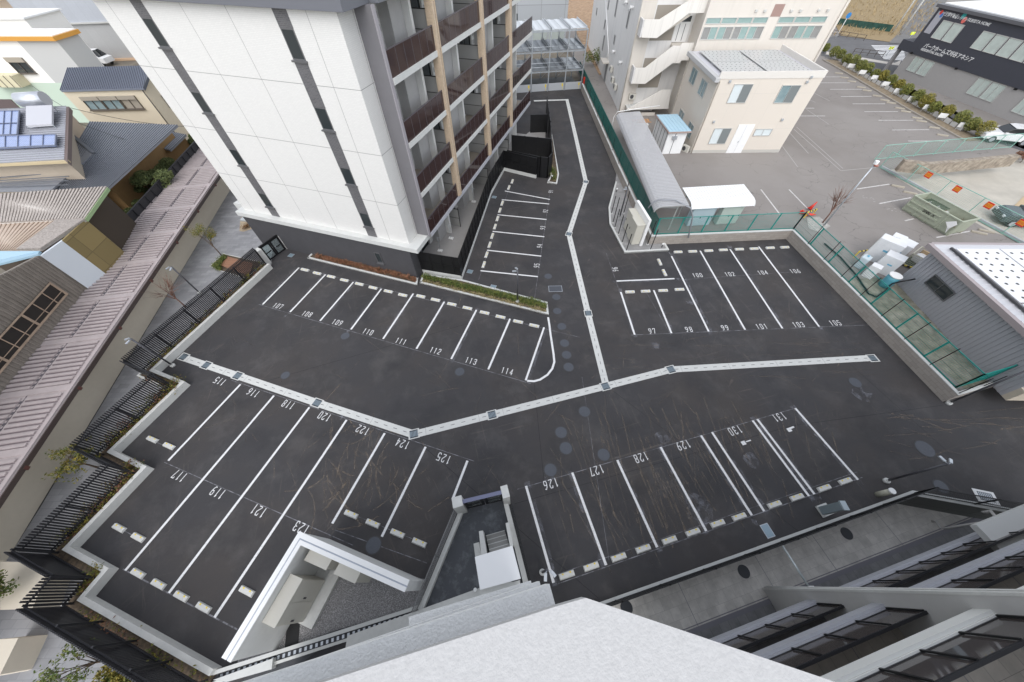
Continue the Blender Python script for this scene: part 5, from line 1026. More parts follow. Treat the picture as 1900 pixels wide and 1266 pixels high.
kp = [at(1526,112,ZN), at(1560,131,ZN), at(1690,208,ZN), at(1788,262,ZN)]
mb = MB(); wall_run(mb, kp, -.08, .08, ZN, ZN + .15); o = mb.build('kerb', mat('worn_kerb', (.33, .30, .26), .9, var=.15)); tag(o, kind='structure')
mb = MB(); a_ = line_off(kp, .1); b_ = line_off(kp, 2.1); mb.prism(a_ + list(reversed(b_)), ZN + .02, ZN + .06); o = mb.build('hedge_soil', mat('hedge_soil', (.24, .19, .13), .95, var=.3, vscale=3)); tag(o, kind='structure')
mb = MB()
for i in range(26):
    f = i / 26; p = kp[1] * (1 - f) + kp[3] * f + Vector((1.5, 2.2, .1)); d = (kp[3] - kp[1]).normalized(); mb.bar(p, p + d * .75 + Vector((0, 0, .0)), .03, .75)
o = mb.build('low_panel_fence', mat('pale_panel', (.58, .58, .57), .6)); tag(o, 'low run of pale panels behind the round shrubs', 'fence')
def pstop(px, py, i):
    t = thing('old_wheel_stop', '%s worn wheel stop from the far end, in the old parking plot' % ords[i], 'wheel stop', at(px, py, ZN), R(-28), 'worn wheel stops of the old plot'); mb = MB(); mb.prism([(-.5,-.08),(.5,-.08),(.5,.08),(-.5,.08)], 0, .12); mb.build('block', mat('worn_stop', (.42, .38, .31), .9, var=.15), t, .02)
for i, (x, y) in enumerate([(1556,137),(1566,145),(1580,152),(1597,163),(1608,169),(1627,179),(1641,187),(1653,192),(1669,202),(1680,208),(1701,220),(1709,226),(1733,238),(1748,252)]): pstop(x, y, i)
for i, (x, y) in enumerate([(1665,347),(1688,359),(1815,433),(1829,430)]): pstop(x, y, 14 + i)
# stone wall and pale green fences -----------------------------------------
sw = [at(1612,303,ZN), at(1685,322,ZN), at(1857,322.6,ZN), at(1900,310,ZN)]
sw = [at(1632,311,ZN), at(1700,338,ZN), at(1857,322.6,ZN)]
o_ = sw[0]; t = thing('stone_wall', 'rough brown stone wall below the pale green fence at the right', 'wall', o_); mb = MB(); wall_run(mb, loc([at(1650,332,ZN), at(1700,338,ZN), at(1857,322.6,ZN)], o_), 0, .45, ZN, ZN + .95); mb.build('wall', mat('rough_stone', (.23, .19, .15), .95, var=.35, vscale=3, col2=(.40, .35, .28), v2s=2.5, bump=1., bscale=6), t)
fa = [at(1612,299,ZN), at(1640,296,ZN), at(1762,283.5,ZN), at(1858,279,ZN)]
mesh_fence('pale_green_fence', 'pale green mesh fence above the stone wall, in front of the white car', [at(1618,302,ZN), at(1690,295,ZN), at(1868,279.5,ZN)], ZN + .3, 1.35, green_pl, 2.2, .12, .12, .05, wire=.005)
FBP = [at(1631.6,312,ZN), at(1857,434,ZN), at(1895,455,ZN)]
mesh_fence('pale_green_fence', 'pale green mesh fence with orange notices along the skip and parked cars', [FBP[0], FBP[1], FBP[2]], ZN + .02, 1.5, green_pl, 2.6, .14, .14, .045, wire=.005)
mb = MB(); wall_run(mb, [p for p in FBP], .05, .2, ZN, ZN + .22); o = mb.build('low_kerb_wall', mat('kerb_grey', (.50, .50, .52), .8)); tag(o, 'low grey kerb wall under the pale green fence with notices', 'kerb')
FB = FR(FBP[0], to=FBP[1]); org = mat('notice_yellow', (.85, .42, .02), .6)
for i, (x, y) in enumerate([(1723,325),(1776,351),(1835,381.5),(1896,414)]):
    p = FB.W(x, y, -.05); q = FB.Wd((p.x, -.05)); t = thing('notice_board', 'red and yellow notice on the pale green fence, %s from the left' % ords[i], 'sign', (q.x, q.y, p.z), R(FB.a), 'notices on the pale green fence')
    mb = MB(); mb.box(-.25, .25, -.015, .01, -.23, .23); mb.build('board', red, t); mb = MB(); mb.box(-.2, .2, -.022, -.016, -.13, .13); mb.build('yellow_field', org, t); mb = MB()
    for k in range(4): mb.box(-.17 + k * .09, -.12 + k * .09, -.026, -.0225, -.1, .1)
    mb.build('writing', mat('notice_red', (.65, .10, .03), .6), t)
# tall lamp post in the plot, bare vine, cones ------------------------------
LP0 = at(1528.7, 418.7, ZN)
t = thing('street_lamp', 'tall slim grey lamp post with a white lamp beside the green fence corner', 'street lamp', LP0); mb = MB(); mb.tube([(0, 0, 0), (.02, .1, 2.6), (.05, .15, 5.0)], .06, 10, 0, .045); mb.build('pole', steel, t); mb = MB(); mb.tube([(.05, .15, 4.95), (.05, .15, 5.18)], .14, 12); mb.build('lamp_head', white, t, .02); mb = MB(); mb.tube([(.1, .05, 4.86), (.1, .05, 4.95)], .14, 10); mb.build('lamp_lens', mat('lens_brown', (.35, .12, .08), .3), t)
tree('bare_vine', 'leafless twisted brown vine climbing beside the lamp post', 1526, 414, 2.6, .9, 0, .05, None, ZN, True, (.15, .25), None, .06)
for i, (x, y, rz) in enumerate([(1487,394,.3),(1495,398,1.2),(1502,388,2.0)]):
    t = thing('traffic_cone', 'orange red traffic cone at the fence corner, %s' % ['leftmost, lying', 'middle, lying', 'rightmost, tilted up'][i], 'traffic cone', at(x, y, ZN + .1), 0, 'traffic cones heaped at the fence corner'); t.rotation_euler = (R([70, 80, 35][i]), 0, rz)
    mb = MB(); n_ = 14; pts = [(.17, 0), (.03, .68)]
    mb.tube([(0, 0, .03), (0, 0, .7)], .16, 14, 0, .03); mb.build('cone', red, t); mb = MB(); mb.box(-.19, .19, -.19, .19, 0, .03); mb.build('base', red, t)
sheet('weed_bed', [(1497,404),(1520,402),(1541,420),(1520,432),(1500,424)], mat('pale_rubble', (.40, .39, .36), .95, var=.3, vscale=6), ZN + .02)
cover('weeds', 'small weeds in the rubble patch at the fence corner', [(((1510,420),(1522,420),(1522,432),(1510,430)), 1), (((1497,408),(1512,408),(1520,420),(1500,420)), .3)], 26, .05, leaf_g, .2, 12)
def barrier(x, y, rz, label):
    t = thing('striped_barrier', label, 'barrier', at(x, y, ZN), rz); mb = MB()
    for k in range(7): mb.bar((-.55 + k * .157, 0, .55), (-.55 + (k + 1) * .157, 0, .55), .07, .07, k % 2)
    mb.bar((-.5, 0, 0), (-.5, 0, .55), .06, .06, 0); mb.bar((.5, 0, 0), (.5, 0, .55), .06, .06, 0); mb.build('frame', [yel, blk], t)
barrier(1594, 476, .2, 'yellow and black striped barrier left of the white boxes'); barrier(1672, 505, -.5, 'yellow and black striped barrier between the white boxes and the shed'); barrier(1499, 402, .4, 'yellow and black barrier lying in the weeds at the fence corner')
# wrapped white boxes --------------------------------------------------------
wb = mat('wrapped_white', (.76, .77, .78), .45, var=.05); wl_ = mat('film_blue', (.15, .45, .62), .3)
def wbox(cx, cy, a, b_, h, rz, label, z=0, tape=True):
    t = thing('wrapped_appliance', label, 'box', at(cx, cy, ZN + z), R(rz), 'white wrapped boxes by the shed'); mb = MB(); mb.box(-a / 2, a / 2, -b_ / 2, b_ / 2, 0, h); mb.build('box', wb, t, .03)
    if tape: mb = MB(); mb.box(-a / 2 - .008, -a / 2 - .002, -b_ * .2, b_ * .05, h * .55, h * .62); mb.box(-a * .1, a * .2, -b_ / 2 - .008, -b_ / 2 - .002, h * .4, h * .46); mb.build('tape', wl_, t)
wbox(1622, 482, .85, 1.5, 1.75, 38, 'tallest wrapped white box, at the back left of the group'); wbox(1650, 480, .8, 1.0, 1.45, 38, 'wrapped white box with blue tape beside the tallest one'); wbox(1634, 502, .85, 1.1, 1.35, 38, 'wrapped white box nearest the green fence, with blue tape'); wbox(1608, 512, .55, .6, .95, 38, 'small wrapped white box with blue tape at the foot of the green fence'); wbox(1646, 462, .7, .8, 1.15, 38, 'wrapped white box partly hidden behind the tallest one'); wbox(1668, 468, .9, .8, .9, 30, 'low separate white box at the back right of the group')
t = thing('water_jug', 'bluish white plastic container at the left of the wrapped boxes', 'container', at(1592, 494, ZN), .6); mb = MB(); mb.box(-.32, .32, -.26, .26, 0, .85); mb.build('body', mat('jug_plastic', (.55, .64, .68), .3), t, .08); mb = MB(); mb.tube([(.1, 0, .85), (.1, 0, .93)], .07, 10); mb.build('cap', wl_, t)
t = thing('blue_drum', 'blue drum with a white lid behind the green fence beside the shed', 'drum', at(1640, 530, ZN)); mb = MB(); mb.tube([(0, 0, 0), (0, 0, .3), (0, 0, .6), (0, 0, .92)], .36, 20); mb.build('drum', mat('drum_blue', (.10, .34, .42), .4), t); mb = MB(); mb.tube([(0, 0, .92), (0, 0, .97)], .38, 20); mb.build('lid', white, t)
CG = at(1694, 492, ZN); t = thing('cage_pallet', 'wire cage holding a white sack and wood at the shed corner', 'cage', CG, R(32)); m_ = mat('cage_wire', (.52, .50, .40), .5, metal=.3); mb = MB()
for a, b_ in (((-.7,-.55),(.7,-.55)),((.7,-.55),(.7,.55)),((.7,.55),(-.7,.55)),((-.7,.55),(-.7,-.55))):
    A_, B2 = Vector((*a, 0)), Vector((*b_, 0))
    for z in (.15, 1.0): mb.bar(A_ + Vector((0, 0, z)), B2 + Vector((0, 0, z)), .05)
    mb.bar(A_ + Vector((0, 0, 0)), A_ + Vector((0, 0, 1.0)), .05)
    for k in range(12): p = A_.lerp(B2, k / 12); mb.bar(p + Vector((0, 0, .15)), p + Vector((0, 0, 1.0)), .012)
    for k in range(7): mb.bar(A_ + Vector((0, 0, .2 + k * .12)), B2 + Vector((0, 0, .2 + k * .12)), .012)
mb.build('cage', m_, t); mb = MB(); mb.box(-.68, .68, -.53, .53, .1, .16); mb.build('tray', mat('tray_dark_green', (.06, .09, .06), .7), t)
t2 = thing('white_sack', 'crumpled white sack lying in the wire cage', 'sack', CG + Vector((.1, .15, .2)), R(30)); mb = MB(); mb.prism([(-.35,-.3),(.3,-.35),(.4,.2),(-.1,.35)], 0, .55); mb.build('sack', wb, t2, .12)
t2 = thing('wood_offcuts', 'brown boards standing in the wire cage', 'wood', CG + Vector((.35, .1, .2)), R(30)); mb = MB(); mb.box(.1, .2, -.45, .4, 0, .75); mb.box(.25, .3, -.4, .45, 0, .7); mb.build('boards', MT['cardboard'], t2)
t = thing('hose', 'black hose curving along the foot of the green fence to the shed', 'hose', at(1590, 505, ZN)); o_ = at(1590, 505, ZN); mb = MB(); mb.tube([at(x, y, ZN + z) - o_ for x, y, z in [(1530,452,.1),(1560,478,.1),(1590,512,.1),(1612,545,.08),(1626,551,.08),(1640,542,.1),(1655,527,.5),(1670,523,.9),(1698,518,1.2)]], .05, 8); mb.build('hose', blk, t)
# skip container --------------------------------------------------------------
kb0 = at(1671, 389, ZN); KF = FR(kb0, to=at(1747, 434, ZN)); Lk = KF.G(1747, 434, ZN)[0]; print('skip', Lk, KF.G(1787, 423, ZN + 1.1), KF.G(1728, 358, ZN + 1.1)); t = KF.root('skip_container', 'open pale green steel skip with rusty floor in the old plot', 'skip', z=ZN)
grs = mat('skip_green', (.37, .40, .31), .6, var=.08, vscale=3, nodes=lambda n, tc, o, b: mixc(n, mapr(n, noise(n, tc, 2.2, 8, rough=.75), .60, .68), o, (.20, .09, .03))); Wk = 1.7; Hk = 1.25; Lk = 3.9
mb = MB(); mb.box(0, Lk, 0, .06, .15, Hk); mb.box(0, Lk, Wk - .06, Wk, .15, Hk); mb.box(0, .06, .06, Wk - .06, .15, Hk); mb.box(Lk - .06, Lk, .06, Wk - .06, .15, Hk); mb.build('sides', grs, t)
mb = MB(); mb.box(.06, Lk - .06, .06, Wk - .06, .15, .2); mb.build('floor', mat('rusty_floor', (.33, .20, .09), .9, var=.3, vscale=4, col2=(.42, .40, .30), v2s=3), t)
mb = MB(); mb.box(-.05, Lk + .05, -.06, .08, Hk + .001, Hk + .07); mb.box(-.05, Lk + .05, Wk - .08, Wk + .06, Hk + .001, Hk + .07); mb.box(-.05, .08, .08, Wk - .08, Hk + .001, Hk + .07); mb.box(Lk - .08, Lk + .05, .08, Wk - .08, Hk + .001, Hk + .07)
mb.box(.1, Lk - 1.3, -.1, -.001, .5, .62); mb.box(.1, Lk - 1.3, -.08, -.001, .85, .92)
for k in range(5): mb.box(.05 + k * (Lk - .15) / 4, .13 + k * (Lk - .15) / 4, -.06, -.001, .1, Hk)
mb.box(0, Lk, .1, .25, 0, .14); mb.box(0, Lk, Wk - .25, Wk - .1, 0, .14); mb.build('rim_and_ribs', grs, t)
lt = text(KF, 'SNRRX', 0, 0, 0, .3, mat('stencil_dark', (.06, .06, .05), .7), t); lt.location = (1.3, -.02, .64 - .0); 
t2 = thing('white_sheet', 'crumpled white sheet with wire mesh lying in the skip', 'sheet', KF.Wd((1.3, 1.1, ZN + .35)).to_tuple(), R(KF.a)); mb = MB(); n_ = 9; g = [[(x * .22 - .9, y * .16 - .6, .35 + .12 * math.sin(x * 1.7 + y) + random.uniform(-.05, .05)) for y in range(n_)] for x in range(n_)]
for x in range(n_ - 1):
    for y in range(n_ - 1): mb.face([g[x][y], g[x + 1][y], g[x + 1][y + 1], g[x][y + 1]], 0, True)
mb.build('sheet', white, t2); mb = MB()
for k in range(8): mb.bar((-.9 + k * .22, -.6, .62), (-.85 + k * .22, .55, .62), .02); mb.bar((-.9, -.6 + k * .16, .63), (.7, -.6 + k * .16, .63), .02)
mb.build('mesh', mat('mesh_dark_green', (.03, .08, .05), .5), t2)
t2 = thing('white_rag', 'white cloth hanging over the near corner of the skip', 'cloth', KF.Wd((Lk - .5, -.08, ZN + .75)).to_tuple(), R(KF.a)); mb = MB(); mb.ext([(-.25,-.05,.1),(.2,-.06,.45),(.45,-.1,.3),(.3,-.15,-.1),(.35,-.1,-.5),(.1,-.12,-.1)], (0, -.04, .01)); mb.build('cloth', white, t2)
# cars ---------------------------------------------------------------------------
def car(px, py, z, rz, body, label, L_=4.4, W_=1.7, hh=1.5):
    t = thing('parked_car', label, 'car', at(px, py, z), R(rz)); prof = [(-L_/2,.35),(-L_/2,.75),(-L_*.42,.95),(-L_*.30,1.0),(-L_*.12,1.0),(L_*.34,1.02),(L_*.47,1.0),(L_/2,.8),(L_/2,.35)]
    mb = MB(); mb.ext([(x, -W_/2, z_) for x, z_ in prof], (0, W_, 0)); mb.build('body', body, t, .07)
    cab_ = [(-L_*.22,1.0),(-L_*.08,hh-.08),(L_*.05,hh),(L_*.30,hh-.02),(L_*.44,1.0)]; mb = MB(); mb.ext([(x, -W_/2+.12, z_) for x, z_ in cab_], (0, W_-.24, 0)); mb.build('glasshouse', mat('car_glass', (.015, .018, .02), .05, spec=.8), t, .05)
    mb = MB(); mb.ext([(x, -W_/2+.14, z_) for x, z_ in [(-L_*.06,hh-.05),(L_*.05,hh+.025),(L_*.30,hh+.01),(L_*.33,hh-.08)]], (0, W_-.28, 0)); mb.build('roof', body, t, .03)
    for sx in (-1, 1):
        for sy in (-1, 1):
            w_ = MB(); w_.tube([(sx*L_*.31, sy*(W_/2-.18), .32), (sx*L_*.31, sy*(W_/2+.01), .32)], .32, 18); wh = w_.build('wheel', mat('tyre_black', (.02, .02, .02), .8), t); r_ = MB(); r_.tube([(sx*L_*.31, sy*(W_/2+.011), .32), (sx*L_*.31, sy*(W_/2+.02), .32)], .2, 14); r_.build('rim', steel, wh)
    for sy in (-1, 1):
        m1 = MB(); m1.box(-L_/2-.01, -L_/2+.08, sy*W_*.36-.14, sy*W_*.36+.14, .65, .78); m1.build('headlight', pane_w, t); m1 = MB(); m1.box(L_/2-.08, L_/2+.01, sy*W_*.38-.12, sy*W_*.38+.12, .7, .92); m1.build('tail_light', red, t); m1 = MB(); m1.box(-L_*.2, -L_*.14, sy*(W_/2+.0), sy*(W_/2+.16), .95, 1.08); m1.build('mirror', body, t)
    return t
car(1856, 262, ZN, -20, mat('car_white', (.80, .80, .80), .25), 'white hatchback parked behind the pale green fence')
car(1902, 418, ZN, -22, mat('car_dark_silver', (.10, .13, .13), .2, metal=.4), 'dark grey green car cut by the right edge beside the skip', 4.6)
shrub('shrub', 'brownish shrub at the right edge above the stone wall', 'shrub', at(1892, 302, ZN), (1.1, .8, .5), 900, .07, leaf_r)
sheet('wood_board', [(1872,392),(1900,364),(1960,364),(1960,420),(1905,396)], mat('tan_board', (.52, .40, .25), .8), ZN + .03)
# guard rails and street furniture by the road
def rail(a, b_, n_, label):
    A_, B2 = at(*a, ZN), at(*b_, ZN); t = thing('guard_rail', label, 'guard rail', A_); d = B2 - A_; mb = MB()
    for z in (.35, .75): mb.bar(Vector((0, 0, z)), d + Vector((0, 0, z)), .05)
    for k in range(n_ + 1): mb.bar(d * k / n_, d * k / n_ + Vector((0, 0, .8)), .06)
    mb.build('rails', mat('rail_brown', (.08, .06, .05), .6), t)
rail((1541,66),(1602,76), 4, 'dark guard rail on the far side of the street'); rail((1581,101),(1636,107), 4, 'dark guard rail on the near side of the street by the crosswalk')
t = thing('road_sign', 'blue round road sign on a white pole across the street', 'sign', at(1550, 71, ZN)); mb = MB(); mb.tube([(0, 0, 0), (0, 0, 3.0)], .05, 8); mb.build('pole', white, t); mb = MB(); mb.ext([(.4 * math.cos(a * .524), -.06, 3 + .4 * math.sin(a * .524)) for a in range(12)], (0, .03, 0)); mb.build('disc', mat('sign_blue', (.03, .22, .55), .5), t)
for x, y, l in [(1684, 76, 'bright yellow flag marker at the far kerb by the dark building'), (1644, 104, 'bright yellow flag marker at the end of the near guard rail')]:
    t = thing('marker_flag', l, 'marker', at(x, y, ZN)); mb = MB(); mb.tube([(0, 0, 0), (0, 0, 1.2)], .04, 6); mb.build('pole', steel, t); mb = MB(); mb.box(-.35, .35, -.02, .02, .8, 1.2); mb.build('flag', mat('neon_yellow', (.75, .85, .02), .5), t)
mb = MB()
o = at(1560, 62, ZN); t = thing('net_fence', 'dark green net fence at the foot of the dry grass field', 'fence', o); a = at(1545, 46, ZN) - o; b_ = at(1650, 60, ZN) - o; mb.ext([a, b_, b_ + Vector((0, 0, 1.0)), a + Vector((0, 0, 1.0))], (0, .05, 0)); mb.build('net', mat('net_green', (.025, .075, .06), .9, var=.4, vscale=2), t)
mb = MB()
for _ in range(2600):
    px_, py_ = random.uniform(1540, 1745), random.uniform(-45, 66)
    p = at(px_, py_, ZN + .1); s_ = random.uniform(.12, .35); a2 = Vector((random.gauss(0, .4), random.gauss(0, .4), 1)).normalized(); b2 = Vector((random.uniform(-1, 1), random.uniform(-1, 1), .1)).normalized(); mb.face([p - b2 * s_ * .3, p + b2 * s_ * .3, p + a2 * s_ * 1.8])
o = mb.build('dry_grass', mat('dry_blades', (.42, .32, .18), .95, var=.4, vscale=.6, col2=(.26, .20, .11))); tag(o, 'tall dry yellow grass covering the field across the street', 'grass', kind='stuff')
for x, y, h, l in [(1655, 62, 9, 'utility pole at the corner of the dry grass field'), (1668, 66, 9, 'second utility pole just right of the first one by the field')]:
    t = thing('utility_pole', l, 'pole', at(x, y, ZN)); mb = MB(); mb.tube([(0, 0, 0), (0, 0, h)], .13, 10, 0, .1); mb.build('pole', conc, t); mb = MB(); mb.bar((-.9, 0, h - .6), (.9, 0, h - .6), .09); mb.build('cross_arm', steel, t)
# ================================================================== GREY SHED WITH SOLAR ROOF (right)
S0_ = at(1660, 522, ZN); S1_ = at(1825, 699, ZN); GS = FR(S0_, to=S1_); Lg = GS.G(1825, 699, ZN)[0]; zs = 3.72; print('shed', GS.a, Lg, GS.G(1731, 461, zs), GS.G(1900, 603, zs), GS.G(1900, 425, zs))
t = GS.root('metal_shed', 'grey corrugated metal shed with dotted white solar roof behind the green fence', 'shed')
def corr(sx, m1):
    def f(n, tc, out, b):
        w_ = N(n, 'ShaderNodeTexWave'); w_.inputs['Scale'].default_value = sx; w_.bands_direction = 'X'; n.links.new(tc.outputs['Object'], w_.inputs['Vector']); return mixc(n, mapr(n, w_.outputs['Fac'], .0, .22, .7, 0), out, m1)
    return f
gcor = mat('grey_corrugated', (.30, .30, .33), .45, metal=.2, nodes=corr(.95, (.13, .13, .15)))
sh = 1 if GS.L(at(1900, 600, ZN))[1] > 0 else -1
mb = MB(); mb.box(-.0, Lg + 1.2, 0, sh * 12, ZN, zs - .12)
k = .15
while k < Lg + 1.1: mb.box(k, k + .06, sh * -.035, 0, ZN, zs - .13); k += .24
mb.build('wall', mat('grey_sheet', (.40, .40, .425), .45, metal=.2, var=.03), t)
mb = MB(); mb.box(-.35, Lg + 1.6, sh * -.35, sh * -.1, zs - .3, zs + .0); mb.box(-.45, -.2, sh * -.1, sh * 12, zs - .25, zs + .0); mb.build('fascia', mat('fascia_mauve', (.36, .31, .31), .5), t)
mb = MB(); mb.box(-.2, Lg + 1.6, sh * -.1, sh * 12, zs - .119, zs - .02)
for k in range(30): mb.box(-.2 + k * .4, -.16 + k * .4, sh * -.1, sh * 12, zs - .0199, zs + .02)
mb.build('roof', mat('roof_sheet_pale', (.60, .60, .62), .4, metal=.2), t)
pm = mat('panel_white', (.74, .74, .75), .35)
for i in range(2):
    for k in range(4):
        x0 = .35 + i * 4.75; y0 = .75 + k * 2.7; mb = MB(); mb.box(x0, x0 + 4.6, sh * y0, sh * (y0 + 2.6), zs + .08, zs + .13); pn = mb.build('solar_panel', pm, t); mb = MB()
        for a in range(8):
            for b2 in range(4): mb.disc((x0 + .4 + a * .55, sh * (y0 + .35 + b2 * .62 + (a % 2) * .12), zs + .131), .085, .004, 10)
        mb.build('panel_dots', MT['dot_black'], pn)
mb = MB(); mb.box(.2, Lg + 1, sh * .55, sh * .66, zs + .021, zs + .12); mb.build('panel_rail', dark, t)
a = GS.W(1708, 532, 0); b_ = GS.W(1734, 578, 0); c_ = GS.W(1755, 568, 0); print('win', a, b_, c_)
w_ = window(t, 1.4, 3.1, ZN + 1.2, ZN + 1.95, sh * -.04, 's', pane_d, alu, False, 2, out=-sh)
mb = MB(); mb.box(Lg + 1.2, Lg + 1.5, 0, sh * 12, ZN, ZN + .9); mb.build('foot_wall', mat('stained_concrete', (.52, .46, .37), .9, var=.12, vscale=2), t)
sheet('mossy_strip', [(1560,520),(1640,515),(1660,522),(1825,700),(1900,683),(1900,700),(1790,722),(1650,600)], mat('mossy_concrete', (.30, .28, .23), .95, var=.35, vscale=1.8, col2=(.13, .13, .09), v2s=1.2), ZN + .006)
# ================================================================== NEAR BUILDING (below the camera) and its terraces
cop = [OW.Wd((-.3, -1.52)), OW.Wd((10, -1.6)), OW.Wd((19.55, -1.62)), at(1900, 950) + (at(1900, 950) - at(1704, 914)) * 1.2]
t = thing('terrace_kerb_wall', 'white topped kerb wall edging the car park above the sunken terraces', 'wall', cop[0]); Q = loc(cop, cop[0])
mb = MB(); wall_run(mb, Q, -.2, 0, -1.4, .10); mb.build('wall', mat('dark_terrace_wall', (.16, .165, .155), .8, nodes=brick_nodes(2.2, .9, .012, (.06, .06, .06), off=.3, vary=.05)), t)
mb = MB(); wall_run(mb, Q, -.22, .02, .101, .16); mb.build('coping', concw, t)
mesh_fence('black_mesh_fence', 'black mesh fence standing on the white kerb wall in front of the terraces', [cop[0] + Vector((0, -.1, 0)), cop[1] + Vector((.02, -.1, 0)), cop[2] + Vector((.02, -.1, 0))], .16, 1.1, blk, 1.95, .06, .06, .06, wire=.006)
mesh_fence('black_mesh_fence', 'black mesh fence turning down the exit drive beside the dark wall', [cop[2] + Vector((.02, -.1, 0)), cop[3] + Vector((0, -.1, 0))], .16, 1.0, blk, 2.4, .08, .08, .06, wire=.006)
OWr = lambda n, l, c, **k: OW.root(n, l, c, **k)
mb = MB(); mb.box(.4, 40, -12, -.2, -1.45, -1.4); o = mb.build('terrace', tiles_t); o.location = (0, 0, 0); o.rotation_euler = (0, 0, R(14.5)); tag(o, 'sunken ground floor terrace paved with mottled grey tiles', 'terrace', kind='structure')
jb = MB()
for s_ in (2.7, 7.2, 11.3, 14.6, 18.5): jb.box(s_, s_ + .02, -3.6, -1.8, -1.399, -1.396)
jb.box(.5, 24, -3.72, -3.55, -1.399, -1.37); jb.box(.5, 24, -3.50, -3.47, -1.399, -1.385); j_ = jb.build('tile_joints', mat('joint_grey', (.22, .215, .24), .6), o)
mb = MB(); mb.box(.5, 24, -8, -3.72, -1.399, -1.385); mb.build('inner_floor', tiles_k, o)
for s_, t_, r_, l in [(4.5, -2.15, .27, 'dark round drain cover on the terrace beside the white parapet'), (10.4, -2.4, .27, 'dark round drain cover in the middle of the terrace'), (16.3, -2.42, .27, 'dark round drain cover on the terrace at the far end')]:
    c = OW.Wd((s_, t_)); q = thing('round_cover', l, 'cover', (c.x, c.y, -1.4)); mb = MB(); mb.disc((0, 0, 0), r_, .012, 28); mb.build('lid', mat('cover_dark', (.045, .05, .058), .5), q)
nb = OWr('near_apartment', 'near apartment wing with white stucco parapet and stacked balconies, seen straight down', 'apartment building')
# left wing: stepped stucco ledges below the camera
def ws(px, py, z): v = OW.L(at(px, py, z)); return (v.x, v.y)
ZA_, ZB_, ZC_ = 16.2, 15.9, 15.3
A_c = ws(1087, 1109.5, ZA_); A_r = ws(1542, 1263, ZA_); dr = Vector(A_r) - Vector(A_c); A_r2 = Vector(A_r) + dr * .6
A_l = ws(1028.5, 1126.5, ZA_); A_l2 = ws(600, 1266, ZA_); dl = Vector(A_l2) - Vector(A_l); A_l2 = Vector(A_l2) + dl * 1.0
mb = MB(); mb.prism([A_c, A_r2, (A_r2[0], -5.), (A_l2[0], -5.), A_l2, A_l], ZA_ - .10, ZA_); pt_ = mb.build('parapet_top', stucco, nb)
B_c = ws(1019.5, 1083.5, ZB_); B_c2 = ws(1029, 1130, ZB_); B_l = ws(700, 1187, ZB_); B_l = Vector(B_l) + (Vector(B_l) - Vector(B_c)) * 1.5
mb = MB(); mb.prism([B_c, (B_c2[0] + .01, B_c2[1] - .3), (B_c2[0], -3.), (B_l[0], -3.), B_l], ZB_ - .25, ZB_); mb.build('upper_ledge', stucco_bright, nb)
C_c = ws(985, 1077.5, ZC_); C_l = ws(652, 1201, 5); C_l2 = ws(758, 1145, ZC_); mb = MB(); mb.prism([C_c, (C_c[0], -3.), (C_l2[0], -3.), C_l2], ZC_ - .3, ZC_); mb.build('lowest_ledge', stucco_bright, nb); mb = MB(); mb.box(-9, .07, -3, -.36, 0, ZC_ - .301); mb.build('lower_wall', stucco_bright, nb)
D_c = ws(1001, 1078.5, 15.6); D_l = ws(700, 1183, 15.6); D_l = Vector(D_l) + (Vector(D_l) - Vector(D_c)) * 1.2
mb = MB(); mb.prism([D_c, (D_c[0], -3.), (D_l[0], -3.), D_l], 15.35, 15.6); mb.build('middle_ledge', stucco_bright, nb)
mb = MB(); mb.box(-9, .06, -6, -3.01, 0, ZA_ - .11); mb.build('stair_core_wall', stucco, nb)
mb = MB(); mb.prism([ws(648, 1205, .0), ws(652, 1178, .0), ws(935, 1075, 0.0), (.5, -.3), (0, -2), (-6, -2.5)], .0, .4); mb.build('base_plinth', conc, nb)
# right wing balconies
flr = mat('balcony_tile', (.48, .44, .39), .65, var=.14, vscale=2.6, nodes=brick_nodes(.45, .45, .004, (.16, .15, .14), vert=False, vary=.07, bumpy=.1))
SW0, SW1, FS = 3.3, 24.0, 10.82
for i, (zb, sl_m, dk) in enumerate([(1.15, slabg, True), (4.05, slabg, False), (6.95, mat('pale_slab', (.74, .74, .71), .7), False)]):
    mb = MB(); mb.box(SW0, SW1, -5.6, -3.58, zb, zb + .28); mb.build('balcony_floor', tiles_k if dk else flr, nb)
    mb = MB(); mb.box(SW0, SW1, -3.575, -3.50, zb - .02, zb + .38); mb.box(SW0, SW1, -3.66, -3.58, zb + .281, zb + .42); mb.build('slab_edge', sl_m, nb)
    jj = MB()
    for s_ in (6.9, 9.1, 13.2, 15.5, 18.6): jj.box(s_, s_ + .02, -5.6, -3.7, zb + .281, zb + .284)
    jj.build('floor_joints', MT['joint_grey'], nb)
    for a, b2 in ((SW0, FS), (FS + .24, SW1)):
        g = MB(); g.box(a, b2, -3.645, -3.635, zb + .45, zb + 1.55); gl = g.build('balustrade_panel', smoke_glass, nb)
        f = MB(); f.box(a, b2, -3.68, -3.61, zb + 1.56, zb + 1.62); f.box(a, b2, -3.66, -3.62, zb + .42, zb + .46); f.build('top_rail', blkrail, gl)
        k = b2 if a == SW0 else a
        n_ = int((b2 - a) / 1.15)
        for q in range(n_ + 1):
            x = (b2 - .04 - q * 1.15) if a == SW0 else (a + .04 + q * 1.15); f = MB(); f.bar((x, -3.60, zb + .3), (x, -3.60, zb + 1.58), .035, .05); f.build('baluster_post', blk, gl)
mb = MB(); mb.box(SW0, 11, -12, -5.6, -1.4, 14); mb.box(11.001, SW1, -12, -5.601, -1.4, 14); mb.build('recessed_wall', pal, nb)
